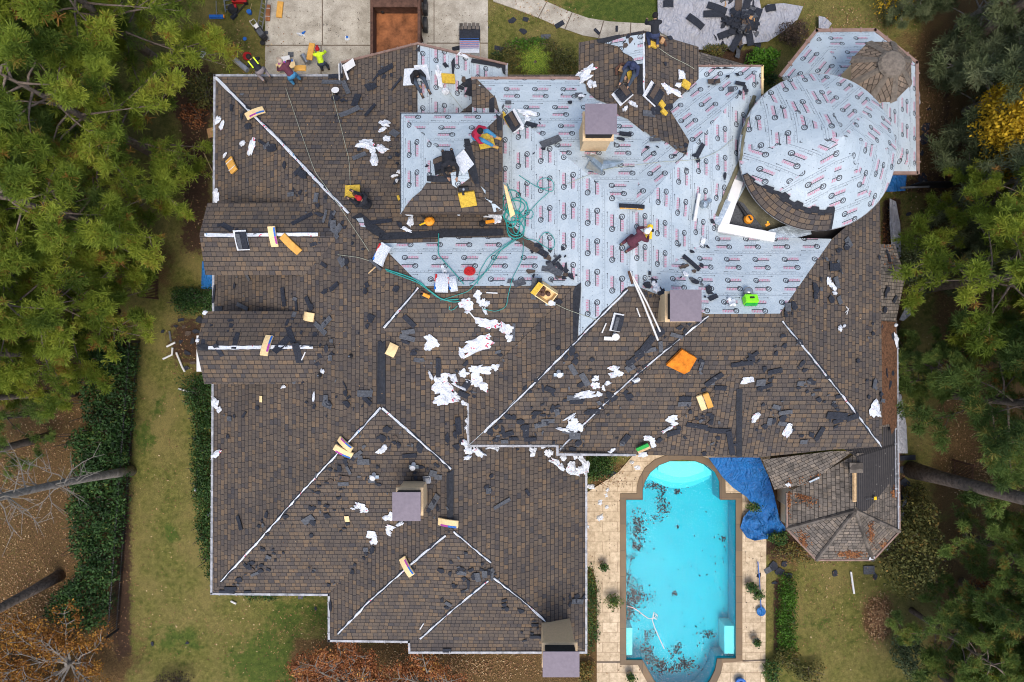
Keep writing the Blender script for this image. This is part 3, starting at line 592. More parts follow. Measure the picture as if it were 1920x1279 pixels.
b = B(); b.lathe((tc.x, tc.y, 0), [(tr*.42, 7.57), (tr*.36, 7.66), (tr*.2, 7.72), (.02, 7.75)], 12); b.go('turret_cap', M['hipcap'], tur)
b = B()
for i in range(8):
    a_, c_ = o8[i], m8[i]; d_ = (c_-a_).normalized(); p_ = d_.cross(Vector((0, 0, 1))).normalized()
    for k_ in range(5):
        q0 = a_.lerp(c_, k_/5)+Vector((0, 0, .035)); q1 = a_.lerp(c_, (k_+1.05)/5)+Vector((0, 0, .05)); w0, w1 = .15-.012*k_, .145-.012*k_; n0 = len(b.v); b.v += [q0-p_*w0-Vector((0, 0, .05)), q0, q0+p_*w0-Vector((0, 0, .05)), q1-p_*w1-Vector((0, 0, .05)), q1, q1+p_*w1-Vector((0, 0, .05))]; b.f += [(n0, n0+1, n0+4, n0+3), (n0+1, n0+2, n0+5, n0+4)]
b.go('hip_cap', M['hipcap'], tur); b = B(); b.prism([(p.x*1, p.y) for p in octa(tc, tr*.8, 0)], 4.2, 6.75); b.go('turret_wall', M['stucco'], tur)

# south-east pavilion with weathered shingles
sw = [(1475, 925), (1475, 992), (1530, 1050), (1636, 1050), (1686, 996), (1684, 850), (1600, 850)]; sv = [W(x, y, 4.0) for x, y in sw]; sp = W(1603, 957, 5.4); sn = W(1607, 850, 5.3)
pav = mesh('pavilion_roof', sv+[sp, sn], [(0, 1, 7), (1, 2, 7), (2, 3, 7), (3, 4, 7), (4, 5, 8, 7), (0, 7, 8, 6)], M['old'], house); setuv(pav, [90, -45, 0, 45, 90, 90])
b = B()
for p in (1, 2, 3, 4): b.tube([sv[p]+Vector((0, 0, .02)), sp+Vector((0, 0, .03))], [.09, .08], 6)
b.go('hip_cap', M['old'], pav)
b = B()
for i in range(5): d = sv[i+1]-sv[i]; b.box((sv[i]+sv[i+1])/2, (d.length+.06, .07, .12), rot=d.to_track_quat('X', 'Z').to_matrix())
b.go('gutter', M['gutterb'], pav); b = B(); pcc = sum(sv, Vector())/7; b.prism([tuple((p+(pcc-p).normalized()*1.2).xy) for p in sv], 0, 3.9); b.go('pavilion_wall', M['stucco_d'], pav)
nw = [P(1430, 862, 4.4), P(1560, 846, 5.3), P(1600, 846, 5.3), P(1515, 908, 4.6), P(1452, 918, 4.0)]
nwr = mesh('side_roof', nw, [(0, 1, 2, 3, 4)], M['old'], pav); setuv(nwr, [32])
ef = [P(x, y, z+.06) for x, y, z in ((1570, 834, 5.2), (1683, 834, 4.1), (1684, 862, 4.02), (1684, 900, 4.02), (1672, 925, 4.1), (1655, 968, 4.35), (1628, 968, 4.85), (1606, 952, 5.36), (1607, 858, 5.3))]
fe = mesh('exposed_felt', ef, [tuple(range(9))], M['feltrow'], pav); setuv(fe, [90])
ef = [P(1655, 790, 4.5), P(1683, 790, 4.2), P(1683, 850, 4.1), P(1655, 850, 4.5)]; setuv(mesh('exposed_felt', ef, [(0, 1, 2, 3)], M['feltrow'], pav), [90])
b = B(); b.box(W(1603, 912, 5.5), (.08, 1.2, .05)); b.box(W(1602, 912, 5.45), (.16, 1.3, .03)); b.go('ridge_board', M['wood'], pav)
b = B(); b.box(W(1605, 877, 5.5), (.55, .42, .08)); b.go('shingle_stack', M['old'], pav)
gutter([(1682, 640, 4.2), (1684, 990, 4.1)], 'gutter', .03); gutter([(1678, 790, 4.25), (1679, 930, 4.2)], 'gutter', .02)
b = B(); b.box(W(1468, 957, 2.0)+Vector((.85, 0, 0)), (.5, 1.9, 3.6)); b.go('bay_wall', M['stucco'], pav); b = B(); b.box(W(1468, 950, 2.6)+Vector((.82, 0, .0)), (.5, 1.1, 1.5)); b.go('window', M['glass'], pav)
# low lean-to on the east side
bv = [P(1650, 458, 5.2), P(1678, 458, 4.4), P(1697, 520, 4.4), P(1680, 602, 4.4), P(1650, 602, 5.2), P(1650, 520, 5.6)]
bay = mesh('bay_roof', bv, [(0, 1, 2, 5), (5, 2, 3, 4)], M['old'], house); setuv(bay, [0, 0]); b = B(); b.prism([(p.x-.12, p.y) for p in (bv[0], bv[1], bv[2], bv[3], bv[4])], 0, 4.3); b.go('bay_wall', M['stucco_d'], bay)
ll = [P(1650, 600, 5.0), P(1682, 600, 4.3), P(1682, 800, 4.3), P(1650, 800, 5.0)]; lr = mesh('low_roof', ll, [(0, 1, 2, 3)], M['old'], house); setuv(lr, [90])
nl = [P(x, y, z) for x, y, z in ((1652, 602, 5.03), (1680, 604, 4.4), (1682, 700, 4.38), (1681, 800, 4.38), (1672, 815, 4.6), (1668, 795, 4.7), (1654, 798, 5.0))]
mesh('pine_litter', nl, [tuple(range(7))], M['needles_heap'], lr)
b = B(); b.prism([(p.x-.15, p.y) for p in ll], 0, 4.25); b.go('low_wall', M['stucco_d'], lr)
# mossy small roof at the entry
ev = [P(1310, 97, 5.5), P(1402, 122, 4.8), P(1400, 128, 5.4), P(1310, 128, 6.4)]; en = mesh('entry_roof', ev, [(0, 1, 2, 3)], M['old'], house); setuv(en, [-12])
ev = [P(950, 140, 5.3), P(1085, 140, 5.3), P(1085, 152, 6), P(950, 152, 6)]; en = mesh('entry_roof', ev, [(0, 1, 2, 3)], M['tur'], house); setuv(en, [0])

# chimneys
def chimney(cx, cy, w, h, zc, zb, lab, opening=True):
    c = W(cx, cy, zc); wx = w/F*(H-zc); wy = h/F*(H-zc); b = B()
    b.box((c.x, c.y, (zb+zc-.82)/2), (wx*.88, wy*.88, zc-.82-zb)); b.box((c.x, c.y, zc-.80), (wx*1.0, wy*1.0, .1))
    ch = b.go('chimney', M['stucco'], house); ch['label'] = lab
    b = B(); b.box((c.x, c.y, zc-.42), (wx*.82, wy*.82, .74)); b.go('flue_opening', M['dark'], ch)
    b = B(); k = len(b.v)
    for x, y in ((-1, -1), (1, -1), (1, 1), (-1, 1)): b.v.append(Vector((c.x+x*wx/2, c.y+y*wy/2, zc-.04)))
    for x, y in ((-1, -1), (1, -1), (1, 1), (-1, 1)): b.v.append(Vector((c.x+x*wx/2, c.y+y*wy/2, zc)))
    b.v.append(Vector((c.x, c.y, zc+.03))); b.f += [(3, 2, 1, 0)]+[(i, (i+1) % 4, 4+(i+1) % 4, 4+i) for i in range(4)]+[(4+i, 4+(i+1) % 4, 8) for i in range(4)]
    b.go('chimney_cap', M['cap'], ch); return ch
chimney(1127, 223, 60, 57, 11.5, 7.5, 'chimney among the printed underlayment')
chimney(1286, 573, 59, 60, 12.0, 8.5, 'chimney beside the bundle of pipes'); chimney(762, 950, 53, 54, 9.9, 6.5, 'chimney on the south west slope'); chimney(1052, 1246, 69, 48, 8.9, 0, 'tall chimney at the south eave')
def wall_window(x, y, z, ax_, w=1.1, h=1.5):
    sx, sy = (w, .08) if ax_ == 'x' else (.08, w); b = B(); b.box((x, y, z), (sx+(.2 if ax_ == 'x' else 0), sy+(.2 if ax_ == 'y' else 0), h+.2)); f_ = b.go('window', M['whitep2'], house)
    b = B(); b.box((x, y, z), (sx+(0 if ax_ == 'x' else .03), sy+(0 if ax_ == 'y' else .03), h)); b.go('pane', M['glass'], f_)
wS = W(0, 1201, 5.5).y+.5; wW = W(397, 0, 5.5).x+.5; wE = W(1098, 0, 5.5).x-.45
for x in (-6.2, -4.4): wall_window(x, wS, 2.0, 'x'); wall_window(x, wS, 4.4, 'x', 1.0, 1.0)
for y in (9, 6.4, -3.5, -6, -8.5): wall_window(wW, y, 2.0, 'y')
for y in (-6.5, -9.0): wall_window(wE, y, 2.0, 'y', 1.4, 1.8)
# ------------------------------------------------------------ ray casting onto what stands so far
def bvh():
    vs = list(GV); fs = list(GF)
    for o in [roof, under, cup, cup2, dome, fl, porch, tur, pav, nwr, bay, lr, D1, D2]:
        k = len(vs); vs += [tuple(v.co) for v in o.data.vertices]; fs += [tuple(i+k for i in p.vertices) for p in o.data.polygons]
    return BVHTree.FromPolygons(vs, fs)
T = bvh()
def hit(px, py):
    d = W(px, py, 0)-Vector((0, 0, H)); h = T.ray_cast(Vector((0, 0, H)), d.normalized())
    if h[0] is None: return W(px, py, 0), Vector((0, 0, 1))
    n = h[1]; return h[0], (n if n.z > 0 else -n)
def frame(px, py, ang=0.0, up=0.0):
    p, n = hit(px, py); x = Vector((math.cos(R(ang)), math.sin(R(ang)), 0)); x = (x-n*x.dot(n)).normalized(); y = n.cross(x)
    m = Matrix((x, y, n)).transposed().to_4x4(); m.translation = p+n*up; return m
def ppm(m): return F/(H-m.translation.z)
def biggest(fs):
    if not fs: return fs
    par = {}
    def fd(a):
        while par.setdefault(a, a) != a: a = par[a]
        return a
    for q in fs:
        for i in q[1:]: par[fd(i)] = fd(q[0])
    cnt = {}
    for q in fs: cnt[fd(q[0])] = cnt.get(fd(q[0]), 0)+1
    k = max(cnt, key=cnt.get); return [q for q in fs if fd(q[0]) == k]
def drape(name, pts, off, mat, parent, step=14, ang=0, uvs=True):
    v2, fs = cdt(pts, None, step); vs, uv = [], []; a = R(ang); e = Vector((math.cos(a), math.sin(a))); f = Vector((-e.y, e.x))
    for x, y in v2:
        p, n = hit(x, y); p = p+n*off; vs.append(p); uv.append((p.xy.dot(e), p.xy.dot(f)*1.1))
    fs = biggest([q for q in fs if max(vs[i].z for i in q)-min(vs[i].z for i in q) < .95])
    return mesh(name, vs, fs, mat, parent, uv)
def ribbon(name, pts, w, mat, parent, off=.03, jit=.25, step=9):
    L = [Vector(p) for p in pts]; q = []
    for a, b_ in zip(L, L[1:]):
        k = max(1, int((b_-a).length/step)); q += [a.lerp(b_, i/k) for i in range(k)]
    q.append(L[-1]); vs, fs = [], []
    for i, p in enumerate(q):
        t = (q[min(i+1, len(q)-1)]-q[max(0, i-1)]).normalized(); nn = Vector((-t.y, t.x)); ww = w/2*(1+random.uniform(-jit, jit)); j = nn*random.uniform(-.5, .5)*jit*2
        for s in (-1, 0, 1):
            c = p+j+nn*ww*s; h, n = hit(p.x+j.x+nn.x*ww*s, p.y+j.y+nn.y*ww*s); vs.append(h+n*(off+(.03 if s == 0 else 0)))
    for i in range(len(q)-1):
        for s in (0, 1): fs.append((i*3+s, (i+1)*3+s, (i+1)*3+s+1, i*3+s+1))
    fs = biggest([q_ for q_ in fs if max(vs[i].z for i in q_)-min(vs[i].z for i in q_) < .95])
    return mesh(name, vs, fs, mat, parent)
# underlayment not yet shingled, on shingled planes, and the reverse
drape('underlayment_strip', [(712, 457), (820, 455), (824, 446), (960, 446), (992, 452), (1085, 536), (790, 537)], .02, M['under'], under, 16, 0)
drape('shingled_area', [(885, 150), (895, 150), (930, 185), (938, 213), (885, 213)], .03, M['shingle'], roof, 12, 90)
drape('shingled_area', [(1098, 150), (1207, 150), (1285, 150), (1272, 175), (1246, 190), (1262, 218), (1292, 266), (1286, 291), (1268, 283), (1250, 268), (1222, 258), (1205, 243), (1190, 232), (1178, 225), (1160, 218), (1150, 200), (1118, 188), (1100, 172)], .04, M['shingle'], roof, 12, 90)
for pts in ([(882, 790), (1000, 675), (1083, 640), (1083, 552), (1073, 540), (1090, 538)],): pass
drape('shingled_area', [(866, 750), (925, 687), (1000, 615), (1056, 560), (1073, 538), (1085, 538), (1084, 632), (905, 811), (881, 833), (880, 757)], .03, M['shingle'], roof, 14, 90)
drape('shingled_area', [(1240, 851), (1252, 800), (1300, 765), (1372, 700), (1400, 740), (1470, 790), (1478, 852), (1420, 856)], .012, M['shingle'], roof, 16, 90)
for pts in ([(660, 408), (676, 400), (722, 436), (716, 448), (700, 440)], [(712, 438), (820, 434), (826, 430), (944, 430), (944, 443), (820, 446), (710, 452)], [(1078, 538), (1090, 530), (1090, 545), (1083, 640), (1075, 648), (1075, 540)], [(709, 640), (722, 640), (722, 758), (708, 758)], [(838, 885), (850, 880), (849, 992), (839, 988)], [(1380, 728), (1391, 728), (1391, 855), (1380, 855)], [(779, 83), (787, 84), (787, 98), (779, 97)], [(1119, 75), (1205, 56), (1206, 62), (1195, 66), (1180, 80), (1175, 95), (1160, 80), (1122, 82)],
            [(1196, 120), (1206, 118), (1206, 178), (1195, 178)], [(884, 110), (948, 122), (948, 142), (942, 138), (940, 128), (882, 118)], [(918, 188), (928, 180), (928, 212), (918, 212)], [(1312, 126), (1376, 122), (1376, 130), (1318, 131)], [(870, 262), (880, 262), (895, 330), (897, 345), (888, 345), (876, 318)], [(930, 215), (940, 212), (940, 245), (930, 245)], [(802, 330), (846, 328), (856, 345), (848, 350), (842, 341), (802, 340)], [(862, 160), (872, 150), (884, 146), (884, 182), (870, 178), (876, 165)]):
    drape('felt_strip', pts, .045, M['felt'], roof, 10)
drape('underlayment_strip', [(1135, 82), (1172, 70), (1206, 65), (1206, 120), (1188, 122), (1186, 108), (1170, 100), (1160, 88)], .05, M['under'], under, 10, 0)
drape('underlayment_strip', [(668, 411), (681, 410), (686, 428), (678, 425)], .06, M['under'], under, 8, 0)
drape('shingled_area', [(802, 343), (846, 343), (862, 360), (925, 380), (938, 397), (755, 397), (775, 372), (792, 358)], .06, M['shingle'], cup2, 10, 0)
drape('underlayment_strip', [(899, 350), (912, 372), (939, 394), (926, 396), (921, 378), (910, 370), (908, 358)], .08, M['under'], cup2, 8, 0)
drape('underlayment_strip', [(848, 345), (845, 322), (874, 318), (878, 335), (862, 346), (856, 350)], .08, M['under'], cup2, 8, 0)
for pts in ([(405, 146), (470, 211), (530, 270), (585, 330), (655, 401)],): ribbon('hip_flashing', pts, 7.5, M['felt'], roof, .015, .4); ribbon('hip_flashing', pts, 4.4, M['strip'], roof)
for pts in ([(785, 539), (755, 575), (720, 614)], [(715, 764), (640, 843), (560, 930), (480, 1020), (415, 1090)], [(716, 765), (780, 820), (845, 879)], [(836, 1003), (760, 1067), (690, 1130), (634, 1188)], [(850, 996), (885, 1026), (920, 1055)], [(925, 1083), (975, 1122), (1023, 1164)], [(916, 1088), (850, 1142), (788, 1197)], [(1177, 542), (1080, 640), (990, 730), (908, 810)], [(1328, 592), (1262, 645), (1195, 700), (1140, 750), (1090, 800), (1050, 842)], [(1466, 601), (1510, 655), (1570, 730), (1620, 795), (1652, 837)], [(1207, 64), (1207, 178)]):
    ribbon('hip_flashing', pts, 6.0, M['felt'], roof, .015, .5); ribbon('hip_flashing', pts, 2.5, M['strip'], roof, .035, .5)
for pts in ([(385, 441), (440, 442), (520, 440), (597, 440)], [(392, 652), (430, 652), (520, 651), (588, 651)]): ribbon('ridge_strip', pts, 7, M['felt'], roof, .05); ribbon('ridge_strip', pts, 3.6, M['strip'], roof, .07)
for pts in ([(374, 441), (384, 441)], [(372, 651), (392, 652)]): ribbon('ridge_strip', pts, 8, M['felt'], roof, .08, .05)
ribbon('shade_strip', [(1344, 405), (1362, 360), (1388, 300), (1392, 262), (1400, 225), (1414, 180)], 8, M['moss_and_shade'], under, .03, .2)  # brown-grey strip painting the shadow along the slope beside the dome
# ------------------------------------------------------------ labels by neighbouring landmark
LM = [('the chimney in the printed underlayment', 1127, 240), ('the chimney beside the long pipes', 1286, 573), ('the south west slope chimney', 762, 945), ('the tall south eave chimney', 1052, 1220),
 ('the north gable dormer ridge', 480, 441), ('the south gable dormer ridge', 470, 651), ('the yellow open nail box', 1023, 545), ('the orange foam square', 1277, 673), ('the red coiled hose', 881, 511),
 ('the raised square roof', 846, 303), ('the conical dome', 1533, 285), ('the north west roof corner', 410, 150), ('the south west roof corner', 402, 1105), ('the east hip foot', 1652, 837),
 ('the yellow shirted worker', 610, 122), ('the dark clothed sitting worker', 785, 150), ('the lime tool box', 1403, 566), ('the blue and white wrapped pack', 720, 478), ('the paired tan bundles', 648, 836),
 ('the pool arch', 1280, 862), ('the blue tarp', 1400, 880), ('the weathered pavilion roof', 1580, 955), ('the long black vertical felt strip', 1386, 790), ('the yellow foam by the red capped worker', 662, 362),
 ('the white torn wrapper mound', 840, 735), ('the tan square bundle', 733, 656), ('the open tan bundle', 1320, 750), ('the labelled bundle by the chimney', 842, 979), ('the curved tan bundle on the south hip', 766, 1061), ('the crumpled tan wrapper', 583, 595),
 ('the diagonal valley debris pile', 1040, 490), ('the south inner gutter corner', 880, 835), ('the small black felt ridge patch', 609, 441), ('the round lawn hose', 401, 63), ('the dump trailer', 752, 40), ('the scissor shaped wire', 1587, 581), ('the peak of the west hips', 716, 763), ('the south hip junction', 922, 1075), ('the white vent stack', 1047, 694), ('the east bay roof', 1670, 520), ('the green and tan pack', 1204, 835), ('the black ridge felt strip', 845, 935), ('the stepped eave corner', 617, 1115), ('the long black valley strip', 715, 700)]
USED = set()
def where(px, py, head):
    c = sorted(LM, key=lambda l: (l[1]-px)**2+(l[2]-py)**2)
    for adj in ('', 'small ', 'curled ', 'dusty ', 'rough ', 'flat '):
        for l in c[:5]:
            dx, dy = px-l[1], py-l[2]; d = math.hypot(dx, dy)
            a = 'right of' if dx > abs(dy)*2 else 'left of' if -dx > abs(dy)*2 else 'below' if dy > abs(dx)*2 else 'above' if -dy > abs(dx)*2 else ('lower right of' if dx > 0 and dy > 0 else 'lower left of' if dy > 0 else 'upper right of' if dx > 0 else 'upper left of')
            pre = 'just ' if d < 45 else '' if d < 110 else 'well '
            s = f"{adj}{head} {pre}{a} {l[0]}"
            if s not in USED and len(s.split()) <= 16: USED.add(s); return s
    USED.add(s); return s
def rpoly(l, w, n=None, jag=.22, strip=False):
    if strip: P_ = [(-l/2, -w/2), (-l/6, -w/2*1.05), (l/6, -w/2), (l/2, -w/2), (l/2*1.02, w/2), (0, w/2), (-l/2, w/2*.95)]
    else:
        n = n or random.choice((4, 5, 6, 7, 8)); o = random.uniform(0, 6.28); P_ = []
        for i in range(n):
            a = o+2*math.pi*(i+random.uniform(-.3, .3))/n; k = random.uniform(.62, 1.18); P_.append((math.cos(a)*l/2*k, math.sin(a)*w/2*k))
    return P_
def scrap(px, py, l, w, ang, tone='k', group='torn shingle scraps littering the roof', name='shingle_scrap', up=.055):
    m = frame(px, py, ang, up); k = ppm(m)/1.13; L_, W_ = l/k, w/k; strip = l > 1.9*w or tone == 'g'
    P_ = rpoly(L_, W_, strip=strip); a, b_ = random.uniform(-.1, .35)*L_*.25, random.uniform(0, .22)*W_
    vs = []; n = len(P_)
    for x, y in P_: vs.append((x, y, a*(x/(L_/2))**2*.5+b_*(y/(W_/2))**2*.35+random.uniform(0, .015)))
    vs.append((0, 0, .0)); vs += [(x, y, z-.014) for x, y, z in vs]
    fs = [(i, (i+1) % n, n) for i in range(n)]+[(n+1+(i+1) % n, n+1+i, 2*n+1) for i in range(n)]+[(i, n+1+i, n+1+(i+1) % n, (i+1) % n) for i in range(n)]
    o = mesh(name, vs, fs, M[{'k': 'scrapk', 'g': 'scrapg', 'b': 'scrapb'}[tone]]); o.matrix_world = m
    head = {'k': 'black', 'g': 'grey', 'b': 'brown'}[tone]+(' shingle strip' if strip else ' torn shingle scrap')
    return prop(o, where(px, py, head), 'shingle scrap', group)
def rows(txt): return [tuple(float(v) if i < 5 else v for i, v in enumerate(r.split(','))) for r in txt.replace('\n', ' ').split()]
